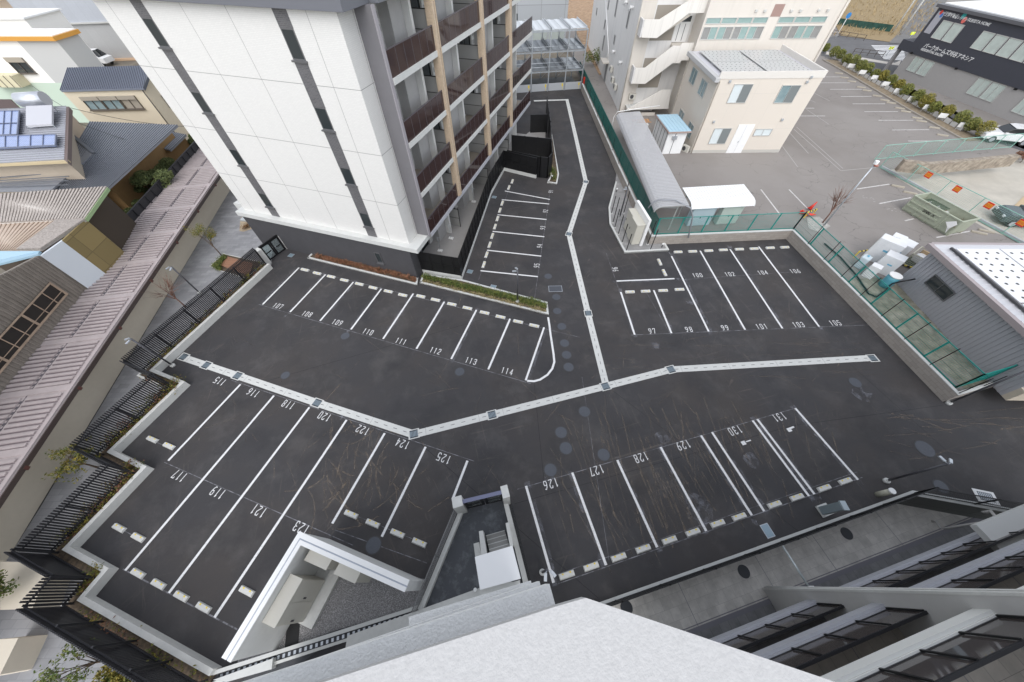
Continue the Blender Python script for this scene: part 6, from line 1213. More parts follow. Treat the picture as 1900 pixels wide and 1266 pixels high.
for zb in (-1.35, 1.45, 4.35, 7.25):
    for s_ in (5.2, 8.2, 12.2, 15.4, 18.6): window(nb, s_, s_ + 2.0, zb, zb + 2.05, -5.6, 's', pane_d, blk, False, 2, out=1, name='patio_door')
mb = MB(); mb.box(FS, FS + .22, -5.6, -3.22, -1.4, 14.2); mb.build('fin_wall', mat('fin_pale_grey', (.50, .495, .48), .7, var=.03), nb); mb = MB(); mb.box(FS - .015, FS + .075, -3.219, -3.15, -1.4, 14.2); mb.box(FS + .14, FS + .235, -3.219, -3.15, -1.4, 14.2); mb.build('fin_edge', conc, nb)
mb = MB(); mb.box(FS + .08, FS + .135, -3.22, -3.19, -1.4, 14.2); mb.build('fin_groove', mat('groove_grey', (.30, .30, .29), .7), nb)
# downpipes and brace
t = thing('brace_pipe', 'pale galvanised brace pipe crossing the terrace to the white fin wall', 'pipe'); mb = MB(); mb.tube([at(1452, 1013, .2), at(1500, 1088, .4)], .045, 8); mb.build('pipe', mat('brace_zinc', (.58, .63, .64), .4, metal=.4), t); mb = MB(); mb.box(-.1, .1, -.07, .07, -.03, .04); o = mb.build('bracket', white, t); o.location = at(1506, 1091, .5)
EX = 17.9
mb = MB(); mb.box(EX + .3, 24.1, -4.6, -3.05, 2.2, 2.45); mb.box(EX + 1.4, 24.1, -3.3, -3.0, 4.9, 5.2); mb.build('side_eave', mat('eave_pale', (.58, .585, .57), .7), nb)
mb = MB(); z = 1.2; pp = [OW.L(at(x, y, z_)) for x, y, z_ in [(1730,968,-.9),(1738,969,-.6),(1746,980,-.6),(1752,981,-.5),(1800,973,.3),(1850,966,1.2),(1898,957,2.0)]]; mb.tube(pp, .05, 8); mb.build('downpipe', mat('drain_pipe_grey', (.44, .43, .41), .5), nb)
mb = MB(); pp = [OW.L(at(x, y, z_)) for x, y, z_ in [(1823,951,.6),(1832,950,.8),(1838,948,.9),(1846,958,1.0),(1858,966,1.3),(1860,972,1.3)]]; mb.tube(pp, .06, 8); mb.build('downpipe', MT['drain_pipe_grey'], nb)
# utilities between the stops and the terrace kerb
t = thing('gas_meter_box', 'grey green metal utility box on a white base beside the wheel stops of bay 131', 'utility box', at(1534, 948)); q = at(1534, 948); mb = MB(); mb.prism([(at(x, y) - q).to_2d() for x, y in [(1512,940),(1529,934),(1545,953),(1527,961)]], 0, .12); mb.build('base', concw, t); mb = MB(); a = at(1526, 948, .15) - q; b_ = at(1562, 941, .9) - q; mb.bar(a, a + Vector((.08, .02, 1.15)), .34, .24); mb.build('box', mat('utility_grey', (.24, .29, .31), .4, metal=.3), t, .02); mb = MB(); mb.bar(a + Vector((.08, .02, 1.151)), a + Vector((.09, .02, 1.22)), .38, .28); mb.build('lid', mat('utility_lid', (.36, .42, .45), .4, metal=.3), t)
t = thing('capped_post', 'short cream post with white round cap near the exit kerb', 'post', at(1628, 918)); mb = MB(); mb.tube([(0, 0, 0), (0, 0, .35), (0, 0, .75)], .12, 14); mb.build('post', mat('post_cream', (.48, .47, .38), .6), t); mb = MB(); mb.tube([(0, 0, .75), (0, 0, .82)], .14, 14); mb.build('cap', white, t)
lid(1424, 985, .35, .5, 14, 'small white framed cover by the wheel stops of bay 129', MT['blue_grey_lid']); 
t = thing('drain_grating', 'white rimmed drain grating beyond the exit fence', 'grating', at(1829, 922), R(-14)); mb = MB(); mb.box(-.45, .45, -.3, .3, .0, .012); mb.build('rim', white, t); mb = MB(); mb.box(-.3, .3, -.2, .2, .0125, .018)
mb.build('slots', MT['grate_dark'], t); mb = MB()
for k in range(7): mb.box(-.27 + k * .08, -.23 + k * .08, -.18, .18, .0185, .024)
mb.build('bars', steel, t)
# ------------------------------------------------ small yard (gate, steps, porch) in the centre
def ym(v): return v
o0 = at(890, 1000); t = thing('yard_floor', 'dark asphalt yard between the two low walls at the building foot', 'yard', kind='structure'); mb = MB(); mb.prism([at(*p).to_2d() for p in [(852,945),(938,925),(975,1090),(940,1110),(775,1140)]], .006, .012); mb.build('surface', mat('yard_asphalt', (.085, .09, .10), .85, nodes=lambda n, tc, o, b: mixc(n, mapr(n, noise(n, tc, 1.4, 8, rough=.7), .5, .7, 0, .6), o, (.24, .255, .27)), bump=.3, bscale=100), t)
def lowwall(name, label, pts, w_, h, m=conc, fence=None, side=1):
    P = [at(*p) for p in pts]; t = thing(name, label, 'wall', P[0]); Q = loc(P, P[0]); mb = MB(); wall_run(mb, Q, 0, side * w_, 0, h); mb.build('wall', m, t)
    return t, P
yw1, P1_ = lowwall('yard_wall', 'low white wall with mesh fence left of the small yard', [(855,946),(779,1130)], .2, .35)
mesh_fence('yard_fence', 'fine mesh fence on the low wall left of the small yard', [at(852,948), at(777,1132)], .36, .8, mat('fine_mesh_grey', (.16, .16, .16), .5), 1.6, .06, .06, .04, wire=.006)
yw2, P2_ = lowwall('yard_wall', 'white wall strip right of the small yard, beside bay 126', [(941,927),(985,1100)], .22, .35, conc, None, -1)
mesh_fence('yard_fence', 'thin black mesh fence beside bay 126', [at(950,945), at(985,1090)], .3, .9, blk, 1.3, .08, .08, .035, wire=.005)
for (bx, by), w2, d2, l in [((858,944.5), .22, .22, 'white gate pillar left of the yard gate'), ((939,927), .16, .26, 'white gate pillar right of the yard gate')]:
    c = OW.L(at(bx, by)); v = OW.Wd((c.x, c.y)); p_ = thing('gate_pillar', l, 'pillar', (v.x, v.y, 0), R(14.5), 'pillars of the yard gate'); mb = MB(); mb.box(-w2, w2, -d2, d2, 0, 1.75); mb.build('pillar', conc, p_, .01)
GA = FR(at(866, 944), to=at(936, 927)); Lg_ = GA.G(936, 927)[0]; t = GA.root('yard_gate', 'black framed glass gate with blue grey top rail between the yard pillars', 'gate'); mb = MB(); mb.box(0, Lg_, -.08, .08, 1.62, 1.7); mb.build('top_rail', mat('rail_blue_grey', (.16, .17, .26), .4), t)
for k in (0, 1):
    x0 = .02 + k * Lg_ / 2; x1 = x0 + Lg_ / 2 - .04; f = MB(); f.box(x0, x0 + .14, -.03, .03, .05, 1.6); f.box(x1 - .14, x1, -.03, .03, .05, 1.6)
    for a, b_ in ((.05, .17), (.8, .86), (1.5, 1.6)): f.box(x0 + .14, x1 - .14, -.03, .03, a, b_)
    lf = f.build('gate_leaf', blk, t); p = MB(); p.box(x0 + .14, x1 - .14, -.006, .006, .17, 1.5); p.build('pane', clear_glass, lf)
t = thing('porch_roof', 'flat white porch roof at the foot of the building above the steps', 'roof', at(925, 1050)); q = at(925, 1050); ZP = 3.1
pr = [at(x, y, ZP) for x, y in [(880.8,1033.5),(950.8,1012.6),(966.5,1074),(890.5,1095)]]; mb = MB(); mb.prism([(p - q).to_2d() for p in pr], ZP - .22, ZP); mb.build('roof', mat('pure_white', (.84, .84, .84), .5), t, .02)
mb = MB()
for x, y in [(884,1036),(948,1016)]: p = at(x, y, ZP) - q; mb.box(p.x - .05, p.x + .05, p.y - .15, p.y - .05, 0, ZP - .23)
mb.build('post', concw, t); mb = MB(); mb.prism([((p - q) * .97 + Vector((0, -.05, 0))).to_2d() for p in pr[2:]] + [((pr[3] - q) + Vector((0, -1, 0))).to_2d(), ((pr[2] - q) + Vector((0, -1, 0))).to_2d()], 0, ZP - .3); mb.build('back_wall', conc, t)
t = thing('entrance_steps', 'three pale concrete steps between two low side walls under the porch', 'steps', q)
a0 = at(900, 994, .3) - q; ST = [at(x, y, .3) for x, y in [(901,993),(936,983),(945,1013),(906,1025)]]; u = (ST[1] - ST[0]); v = (ST[2] - ST[1]); s0_ = ST[0] - q
for k in range(5): mb = MB(); p0_ = s0_ + v * k * .3; mb.prism([p0_.to_2d(), (p0_ + u).to_2d(), (p0_ + u + v * .3).to_2d(), (p0_ + v * .3).to_2d()], 0, .17 * (k + 1)); mb.prism([(p0_ + v * .005).to_2d(), (p0_ + u + v * .005).to_2d(), (p0_ + u + v * .045).to_2d(), (p0_ + v * .045).to_2d()], .17 * (k + 1) + .001, .17 * (k + 1) + .006, 1); mb.build('step', [mat('step_grey', (.30, .295, .28), .8, var=.08, vscale=6), concw], t)
for pts, h in [([(888.5,986),(896,984.5),(904,1030),(893,1032)], .9), ([(938,971),(944,969),(953,1012),(946,1014)], .9), ([(878.5,1009),(889,1006),(893,1031),(882,1034)], .55)]:
    P = [at(x, y, h) - q for x, y in pts]; mb = MB(); mb.prism([p.to_2d() for p in P], 0, h); mb.build('side_wall', conc, t)
lid(839, 1089, .5, .6, 10, 'dark iron cover in the small yard', mat('iron_dark', (.035, .036, .04), .6))
spot(884, 1094, 'small white tap on a post at the corner of the porch', .5)
# ------------------------------------------------ L shaped enclosure
ZW = 2.65
oc = at(555, 987, ZW); le = at(411.5, 1221, ZW); re = at(759.5, 1077.5, ZW); q = Vector((oc.x, oc.y, 0))
t = thing('enclosure_wall', 'L shaped pale wall with white grooved top enclosing the gravel utility yard', 'wall', q); line = [le - q, oc - q, re - q]
hw = .34; A0 = line_off(line, 0); A1 = line_off(line, -hw)
mb = MB(); wall_run(mb, line, -hw, 0, 0, ZW - .06); mb.build('wall', mat('enclosure_grey', (.60, .605, .595), .8, var=.04), t)
mb = MB(); wall_run(mb, line, -hw - .02, -hw * .62, ZW - .059, ZW); wall_run(mb, line, -hw * .48, .02, ZW - .059, ZW); wall_run(mb, line, -hw * .63, -hw * .47, ZW - .059, ZW - .03, 1); mb.build('coping', [white, mat('groove_blue', (.45, .48, .55), .6)], t)
lf = FR(oc, to=le); sg_ = 1 if lf.L(at(640, 1100))[1] > 0 else -1
sheet('gravel_yard', [(520,1060),(600,1040),(790,1075),(783,1124),(640,1178),(480,1232),(440,1230)], gravel, .008)
s1 = lf.G(534, 1064, 2.2)[0]; s2 = lf.G(482, 1150, 2.2)[0]; cabinet(lf, s1, s2, sg_ * (hw + .05), sg_ * (hw + .55), .2, 2.2, 'tall beige cabinet along the left arm of the L shaped wall', m=mat('cabinet_cream', (.56, .54, .48), .55), doors=2, face=sg_)
mb = MB(); base_ = lf.Wd(((s1 + s2) / 2, sg_ * (hw + .5))); b_ = thing('cabinet_plinth', 'low concrete plinth under the tall beige cabinet', 'plinth', (base_.x, base_.y, 0), R(lf.a)); mb.box(-(s2 - s1) / 2 - .5, (s2 - s1) / 2 + .1, -.5, .5, 0, .2); mb.build('plinth', conc, b_)
rf = FR(oc, to=re); sg2 = 1 if rf.L(at(640, 1100))[1] > 0 else -1
for (x1_, x2_, l) in [((577,1020), (615,1037), 'beige wall cabinet on the right arm of the L shaped wall, nearer the corner'), ((631,1045), (668,1061), 'beige wall cabinet on the right arm of the L shaped wall, farther from the corner')]:
    a = rf.G(*x1_, 2.1)[0]; b_ = rf.G(*x2_, 2.1)[0]; cabinet(rf, a, b_, sg2 * (hw + .02), sg2 * (hw + .42), .5, 2.1, l, m=MT['cabinet_cream'], doors=2, face=sg2)
t = thing('long_kerb', 'long low white kerb with slotted drain along the foot of the near building', 'kerb', at(408, 1243)); P = [at(*p) for p in [(385,1250),(410,1240.5),(783,1121)]]; Q = loc(P, at(408, 1243)); mb = MB(); wall_run(mb, Q, -.13, 0, 0, .25); mb.build('kerb', concw, t); mb = MB(); wall_run(mb, Q, -.30, -.16, 0, .06); mb.build('drain_slots', mat('drain_dark', (.035, .037, .045), .6), t); mb = MB(); wall_run(mb, Q, -.42, -.32, 0, .16); mb.build('rear_kerb', conc, t)
for k in range(24):
    p = Q[1].lerp(Q[2], (k + .5) / 24); 
m2 = MB(); dd = (Q[2] - Q[1]).normalized(); nn = Vector((dd.y, -dd.x, 0))
for k in range(38): p = Q[1].lerp(Q[2], (k + .3) / 38) + nn * .23; m2.prism([(p + dd * a + nn * b_).to_2d() for a, b_ in ((0,-.06),(.09,-.06),(.09,.06),(0,.06))], .061, .066)
m2.build('slot_bars', steel, t)
sheet('rear_yard', [(505,1212),(628,1168),(780,1125),(800,1150),(600,1200),(520,1260),(400,1290),(470,1250)], mat('dark_yard', (.055, .057, .062), .85, var=.2), .010)
for pts, l, m_ in [([(388,1250),(506,1215),(506,1222),(392,1258)], 'gravel_strip', gravel)]: sheet(l, pts, m_, .016)
t = thing('low_block', 'low white block at the building foot below the gravel strip', 'block', kind=None); mb = MB(); mb.prism([at(*p, .3).to_2d() for p in [(395,1262),(506,1222),(504,1242),(420,1266)]], 0, .3); mb.build('block', concw, t)
t = thing('access_lid', 'black square access lid in the gravel yard', 'cover', at(543, 1180), R(15)); mb = MB(); mb.box(-.25, .25, -.4, .4, .011, .03); mb.build('lid', blk, t)
for x, y, a, b_ in [(590,1203,0,0)]: pass
# ================================================================== LEFT: houses and sheds beyond the ribbed roof
def roofpoly(mb, pts, th=.12, mi=0):
    "sloped slab through measured corners (px,py,z)"
    P = [at(*p) for p in pts]; mb.ext([p + Vector((0, 0, 0)) for p in P], (0, 0, -th), mi); return P
def ribbed(root, pts, n_, m, mr, name='roof', th=.15, h=.05, w_=.05):
    "pts: 4 corners a,b,c,d with ribs running from edge ab to edge dc"
    P = [Vector(p) for p in pts]; mb = MB(); mb.face([P[0], P[1], P[2], P[3]]); lo = [p - Vector((0, 0, th)) for p in P]; mb.face(list(reversed(lo)))
    for i in range(4): mb.face([P[i], lo[i], lo[(i + 1) % 4], P[(i + 1) % 4]])
    r_ = mb.build(name, m, root); rb = MB()
    for k in range(n_ + 1): f = k / n_; a = P[0].lerp(P[1], f); b_ = P[3].lerp(P[2], f); rb.bar(a + Vector((0, 0, h / 2)), b_ + Vector((0, 0, h / 2)), w_, h)
    rb.build('ribs', mr, r_); return r_
# corrugated shed with broken window (closest left)
K = [at(-40, 503, 5), at(75, 473, 5), at(114.5, 445, 5), at(158, 406, 5)]
t = thing('tiled_shed', 'old shed with pinkish tile roof, rusty window, white and ochre walls at the left edge', 'shed')
F1 = FR(K[1], CN.a); corw = mat('weathered_corrugated', (.25, .22, .19), .8, var=.15, vscale=2, nodes=streak_nodes((.12, .10, .08), .5, 5, .6)); Lw = 22
ztop = lambda k: 5.0 + 0.22 * k if k < 9 else 5.0 + .22 * 9
mb = MB(); mb.ext([F1.Wd((0, 0, 0)), F1.Wd((Lw, 0, 0)), F1.Wd((Lw, 0, ztop(Lw))), F1.Wd((9, 0, ztop(9))), F1.Wd((0, 0, 5))], F1.e2 * (-.15 if F1.L(at(0, 400, 5))[1] < 0 else .15)); mb.build('corrugated_wall', corw, t)
so_ = -1 if F1.L(at(0, 400, 5))[1] > 0 else 1
mb = MB(); k = .1
while k < Lw: a = F1.Wd((k, so_ * .03, 0)); mb.bar(a, a + Vector((0, 0, ztop(k) - .02)), .045, .05); k += .22
mb.build('corrugation', corw, t)
wtl = F1.W(90, 525, 0); wbr = F1.W(8, 655, 0); print('shedwin', wtl, wbr)
fr_ = MB(); gl_ = MB(); rust = mat('rust_frame', (.36, .27, .20), .8, var=.2); x0, x1 = F1.W(89, 524, 0).x, F1.W(89, 524, 0).x + 9; zt_, zb_ = F1.W(89, 524, 0).z, F1.W(123, 546, 0).z; print(x0, zt_, zb_)
def fb(mb, a, b_, c, d, th=.06): mb.ext([F1.Wd((a, so_ * .07, c)), F1.Wd((b_, so_ * .07, c)), F1.Wd((b_, so_ * .07, d)), F1.Wd((a, so_ * .07, d))], F1.e2 * so_ * th)
fb(fr_, x0, x1, zt_ - .07, zt_); fb(fr_, x0, x1, zb_, zb_ + .09); k = x0; i = 0
while k < x1: fb(fr_, k, k + (.12 if i % 3 == 0 else .04), zb_ + .09, zt_ - .07); k += .85; i += 1
fb(fr_, x0, x1, zb_ + .3, zb_ + .33, .04); wo_ = fr_.build('window', rust, t); fb(gl_, x0, x1, zb_, zt_, .02); gl_.build('pane', mat('void_dark', (.015, .012, .010), .5), wo_)
mb = MB(); mb.ext([K[1] * 1, K[2] * 1, Vector((K[2].x, K[2].y, 0)), Vector((K[1].x, K[1].y, 0))], Vector((.12, -.12, 0))); mb.build('white_wall', mat('white_blue_board', (.62, .66, .70), .6), t)
mb = MB(); mb.ext([K[2], K[3], Vector((K[3].x, K[3].y, 0)), Vector((K[2].x, K[2].y, 0))], Vector((.12, -.12, 0))); mb.build('ochre_wall', mat('ochre_sheet', (.25, .19, .08), .7, nodes=brick_nodes(1.6, 1.2, .02, (.15, .11, .05), off=0, vary=.15)), t)
til = mat('pink_roof_tile', (.50, .46, .42), .8, var=.12, vscale=7); tir = mat('tile_ridge', (.36, .32, .29), .85, var=.3, vscale=9)
rr = ribbed(t, [at(-30, 364, 6.2), at(198, 348, 5.6), at(158, 407, 5.05), at(-30, 416, 5.4)], 34, til, tir, h=.1, w_=.12)
ribbed(t, [at(108, 409, 5.15), at(158, 407, 5.05), at(75, 463, 5.02), at(34, 464, 5.02)], 14, til, tir, h=.08, w_=.1)
ribbed(t, [at(-40, 414, 5.35), at(110, 409, 5.1), at(35, 463, 5.0), at(-40, 468, 5.0)], 17, mat('peach_corrugated', (.52, .42, .34), .6, var=.1), mat('peach_rib', (.42, .33, .26), .6), h=.05, w_=.07)
mb = MB(); mb.bar(at(74, 470, 5.06), at(-40, 498, 5.06), .35, .12); mb.build('blue_gutter', mat('gutter_blue', (.30, .45, .55), .5), t); mb = MB(); mb.ext([at(-40, 466, 5.2), at(72, 466, 5.15), at(-40, 492, 5.1)], (0, 0, -.08)); mb.build('blue_eave', mat('eave_blue', (.36, .52, .62), .5), t)
mb = MB(); mb.ext([at(200, 348, 5.62), at(158, 407, 5.1), at(154, 405, 5.1), at(196, 348, 5.62)], (0, 0, -.2)); mb.build('green_verge', mat('verge_green', (.30, .42, .22), .6), t)
mb = MB(); mb.prism([p.to_2d() for p in (K[1] + Vector((-.3, .3, 0)), K[2] + Vector((-.3, .3, 0)), K[3] + Vector((-.3, .3, 0)), at(190, 355, 5), at(-30, 375, 5), at(-60, 460, 5))], 0, 4.9); mb.build('inner_mass', mat('inner_brown', (.06, .045, .032), .9), t)
# large grey roofed house
grf = mat('grey_roof_sheet', (.30, .315, .35), .4, metal=.25, var=.04); grr = mat('grey_roof_seam', (.15, .16, .18), .5)
t = thing('grey_roof_house', 'traditional house with large grey standing seam roof and ochre walls', 'house')
ribbed(t, [at(168, 226, 5.6), at(330, 232, 3.7), at(199, 350, 3.7), at(92, 352, 4.6)], 34, grf, grr) if False else None
_q = [at(168, 226, 5.3), at(329, 232, 5.0), at(199, 350, 4.1)]; _n = (_q[1] - _q[0]).cross(_q[2] - _q[0]); _v = at(92, 353, 0) - Vector((0, 0, H)); _v = Vector((0, 0, H)) + _v * ((_q[0] - Vector((0, 0, H))).dot(_n) / _v.dot(_n)); print('roofz', _v)
ribbed(t, [_q[0], _q[1], _q[2], _v], 34, grf, grr)
ribbed(t, [at(168, 226, 5.4), at(92, 353, 5.4), at(-60, 354, 4.9), at(-60, 300, 5.3)], 16, grf, grr) if False else None
ribbed(t, [at(133, 250, 5.2), at(173, 284, 4.75), at(-40, 350, 4.2), at(-40, 300, 4.8)], 12, grf, grr, th=.1) if False else None
def apl(px, py): v = at(px, py, 0) - Vector((0, 0, H)); return (Vector((0, 0, H)) + v * ((_q[0] - Vector((0, 0, H))).dot(_n) / v.dot(_n))).z
P = [at(x, y, z) for x, y, z in [(133,250,apl(133,250)),(174,284,apl(174,284) + .05),(96,352,4.4),(-80,356,4.3),(-80,296,5.7)]]; mb = MB(); mb.ext(P, (0, 0, -.12)); r_ = mb.build('roof', grf, t); mb = MB()
for k in range(12): f = k / 12; mb.bar(at(131 - f * 12 + f * 8, 256 + f * 95, 5.72 - f * 1.3), at(-80, 300 + f * 54, 5.68 - f * 1.35), .05, .05)
mb.bar(at(133, 250, apl(133,250) + .03), at(174, 284, apl(174,284) + .08), .25, .1); mb.build('ribs', grr, r_)
och = mat('ochre_plaster', (.30, .18, .075), .85, var=.08)
mb = MB(); mb.prism([at(x, y, 3.6).to_2d() for x, y in [(175,236),(314,240),(196,342),(100,350),(-80,352),(-80,300)]], 0, 3.6); mb.build('wall', och, t)
ribbed(t, [at(318, 244.5, 3.0), at(345, 250, 2.7), at(315.5, 278.7, 2.7), at(288, 271, 3.0)], 8, grf, grr, 'porch_roof')
mb = MB(); mb.prism([at(x, y, 2.5).to_2d() for x, y in [(318,250),(341,253),(315,275),(292,270)]], 0, 2.5); mb.build('porch_wall', och, t)
a, b_ = at(317, 281, 1.9), at(346, 260, 1.9); FW_ = FR(a, to=b_); mb = MB(); mb.ext([a, b_, b_ - Vector((0, 0, 1)), a - Vector((0, 0, 1))], (-.05, .05, 0)); w_ = mb.build('window', alu, t)
for k in range(4): mb = MB(); p0_ = a.lerp(b_, (k + .1) / 4); p1_ = a.lerp(b_, (k + .9) / 4); mb.ext([p0_ + Vector((.02, -.02, -.1)), p1_ + Vector((.02, -.02, -.1)), p1_ + Vector((.02, -.02, -.85)), p0_ + Vector((.02, -.02, -.85))], (.03, -.03, 0)); mb.build('pane', pane_b if k != 2 else mat('pinkish_pane', (.35, .25, .22), .3), w_)
# louvre on ochre wall
a, b_, c_, d_ = at(200, 350, 2.9), at(216, 338, 2.9), at(241, 370, 1.6), at(223, 381, 1.6); mb = MB(); mb.ext([a, b_, c_, d_], (.06, -.06, 0)); lv = mb.build('louvre_window', mat('louvre_black', (.03, .03, .03), .6), t); mb = MB()
for k in range(9): f = (k + .5) / 9; mb.bar(a.lerp(b_, f) + Vector((.09, -.09, .02)), d_.lerp(c_, f) + Vector((.09, -.09, .02)), .04)
mb.build('louvres', mat('louvre_tan', (.45, .40, .32), .6), lv)
# garden trees (pruned pines)
def pine(px, py, h, sp, label, z=0, n=5200, shift=(0, 0)):
    p_ = at(px, py, h * .7); t = thing('garden_pine', label, 'tree', (p_.x, p_.y, z), 0, 'pruned trees in the gardens'); s = MB(); s.tube([(0, 0, 0), (.15, .1, h * .5), (0, .2, h * .9)], .08, 6, 0, .04); c = MB()
    for k in range(7):
        a = random.uniform(0, 6.3); e_ = Vector((math.cos(a) * sp * random.uniform(.3, .85), math.sin(a) * sp * random.uniform(.3, .85), h * random.uniform(.5, 1.0))); s.tube([(.1, .1, h * .5), e_], .035, 5, 0, .015); leaves(c, e_, (sp * .5, sp * .5, sp * .3), n // 5, .075, 0, .1)
    s.build('trunk', bark, t); c.build('crown', leaf_p, t)
pine(292, 345, 3.0, 1.5, 'broad pruned pine between the grey roof and the black fence'); pine(318, 322, 2.8, 1.3, 'pruned pine beside the small porch roof'); pine(272, 350, 2.4, .9, 'rounded pruned tree by the ochre wall'); pine(252, 392, 1.6, .9, 'low spreading tree at the foot of the ochre wall with louvre'); pine(360, 266, 2.2, 1.0, 'low garden tree at the corner of the black fence')
t = thing('rock_pile', 'heap of grey rocks in the dark garden corner by the ochre sheds', 'rocks', at(185, 414, .8)); 
for k in range(14): mb = MB(); x, y = random.uniform(-1.6, 1.6), random.uniform(-1.2, 1.2); s_ = random.uniform(.25, .5); mb.prism([(x + s_ * math.cos(a * 1.2 + random.uniform(0, .4)), y + s_ * .7 * math.sin(a * 1.2)) for a in range(5)], 0, s_ * random.uniform(.8, 1.6)); mb.build('rock', mat('rock_grey', (.24, .23, .21), .9, var=.3, vscale=5), t, .06)
# solar roof house
z5 = 6.6; t = thing('solar_house', 'house with pale grey metal roof carrying blue solar panels and a water heater', 'house')
S_ = [at(-80, 207, z5 + .4), at(123, 198, z5 + .4), at(119, 296, z5 - .6), at(-80, 308, z5 - .6)]
ribbed(t, [S_[0], S_[3], S_[2], S_[1]], 26, mat('light_grey_roof', (.42, .425, .46), .45, metal=.2), mat('light_grey_seam', (.28, .285, .31), .5))
mb = MB(); mb.ext([at(123, 198, z5 + .42), at(128, 198, z5 + .38), at(125, 301, z5 - .62), at(119, 297, z5 - .58)], (0, 0, -.3)); mb.build('verge_board', mat('verge_brown', (.15, .11, .10), .6), t)
mb = MB(); mb.bar(at(128, 300, z5 - .7), at(-80, 310, z5 - .7), .18, .18); mb.build('gutter', mat('gutter_tan', (.55, .45, .28), .6), t)
mb = MB(); mb.prism([at(x, y, z5 - .8).to_2d() for x, y in [(-80,210),(124,203),(121,297),(-80,306)]], 0, z5 - .75); mb.build('wall', mat('beige_plaster', (.45, .38, .30), .85, var=.04), t)
spn = mat('solar_blue', (.20, .27, .50), .15, spec=.8, nodes=brick_nodes(.18, .18, .012, (.42, .47, .62), vert=False, off=0, vary=.1, bumpy=0))
def srf(x, y): f = (y - 200) / 97; return z5 + .4 - f * 1.0
for pts in [[(-60,207),(36,206),(34,229),(-60,232)], [(-60,232),(34,229),(32,250),(-60,254)], [(-60,255),(104,250),(103,270),(-60,278)]]:
    P = [at(x, y, srf(x, y) + .18) for x, y in pts]; mb = MB(); mb.ext(P, (0, 0, -.08)); pn = mb.build('solar_panel', spn, t)
    fr2 = MB()
    for i in range(4): fr2.bar(P[i], P[(i + 1) % 4], .06, .1)
    for k in range(1, 7): fr2.bar(P[0].lerp(P[1], k / 7), P[3].lerp(P[2], k / 7), .03, .1)
    fr2.build('panel_frame', mat('panel_frame_dark', (.16, .18, .25), .4), pn)
hw_ = thing('water_heater', 'silver solar water heater standing on the pale grey roof', 'water heater', at(70, 215, z5 + .2)); q = at(70, 215, z5 + .2); P = [at(x, y, z) - q for x, y, z in [(48,197,7.5),(96,195,7.5),(96,230,6.9),(48,233,6.9)]]; mb = MB(); mb.ext(P, (0, 0, -.15)); mb.build('collector', mat('collector_grey', (.50, .50, .53), .35), hw_)
mb = MB(); mb.tube([at(36, 186, 7.7) - q, at(84, 183, 7.7) - q], .5, 14); mb.build('tank', mat('tank_silver', (.58, .60, .64), .3, metal=.5), hw_); mb = MB()
for p in P: mb.bar(p, Vector((p.x, p.y, -.2)), .05)
mb.build('legs', steel, hw_)
# cream house
mat('shutter_taupe', (.36, .32, .26), .7); mat('bronze_frame', (.13, .11, .09), .5)
t = thing('cream_house', 'cream two storey house with dark blue grey metal roof and shuttered windows', 'house'); za = 5.6
ribbed(t, [at(112, 168, za), at(266, 164, za), at(274, 122, za + 1.2), at(126, 126, za + 1.2)], 46, mat('slate_roof', (.20, .22, .27), .45, metal=.2), mat('slate_seam', (.10, .11, .14), .5))
mb = MB(); mb.ext([at(266, 164, za), at(278, 131, za + 1.1), at(274, 122, za + 1.25), at(266, 162, za + .02)], (0, 0, -.25)); mb.build('verge_board', mat('slate_dark', (.08, .09, .11), .5), t)
c1_ = at(114, 169, za - .1); c2_ = at(265, 165, za - .1); c3_ = at(280, 132, za - .1); c3_ = c2_ + Vector((c2_ - c1_).to_2d().orthogonal().normalized().to_3d()) * 6.5; c4_ = c1_ + (c3_ - c2_)
cw_ = mat('cream_plaster', (.68, .60, .46), .85, var=.03); mb = MB(); mb.prism([p.to_2d() for p in (c1_, c2_, c3_, c4_)], 0, za - .12); mb.build('wall', cw_, t)
mb = MB(); mb.ext([Vector((c3_.x, c3_.y, za - .13)), Vector((c2_.x, c2_.y, za - .13)), (c2_ + c3_) / 2 + Vector((0, 0, .9))], (c1_ - c2_).normalized() * .2); mb.build('gable', cw_, t)
CF = FR(c1_, to=c2_); rehome(t, (CF.p.x, CF.p.y, 0), R(CF.a))
for i in range(3):
    a = CF.W(150 + i * 35, 182, 0); zt_, zb2 = CF.W(160, 180, 0).z, CF.W(175, 204, 0).z; w_ = window(t, a.x, a.x + 1.85, zb2, zt_, 0, 's', pane_b if i < 2 else mat('shutter_taupe', (.36, .32, .26), .7), mat('bronze_frame', (.13, .11, .09), .5), True, 2, depth=.12)
    mb = MB(); mb.box(a.x, a.x + 1.85, -.2, -.125, zt_ - .3, zt_ + .05); mb.build('shutter_box', MT['shutter_taupe'], w_)
mb = MB(); mb.tube([(CF.L(c2_)[0] - .1, -.08, 0), (CF.L(c2_)[0] - .1, -.08, za - .2)], .05, 6); mb.build('downpipe', mat('pipe_dark_brown', (.08, .07, .06), .5), t)
lf2 = CF.L(c2_)[0]; window_root = thing('tmp', None, None) if False else None
mb = MB(); d_ = (c3_ - c2_).normalized(); a = c2_ + d_ * 1.6; A2 = CF.L(a); B2_ = CF.L(a + d_ * 2); mb.ext([(A2.x, A2.y, 3.2), (A2.x, A2.y, 4.4), (B2_.x, B2_.y, 4.4), (B2_.x, B2_.y, 3.2)], (.1, 0, 0)); mb.build('shuttered_window', mat('shutter_brown', (.17, .14, .12), .7), t)
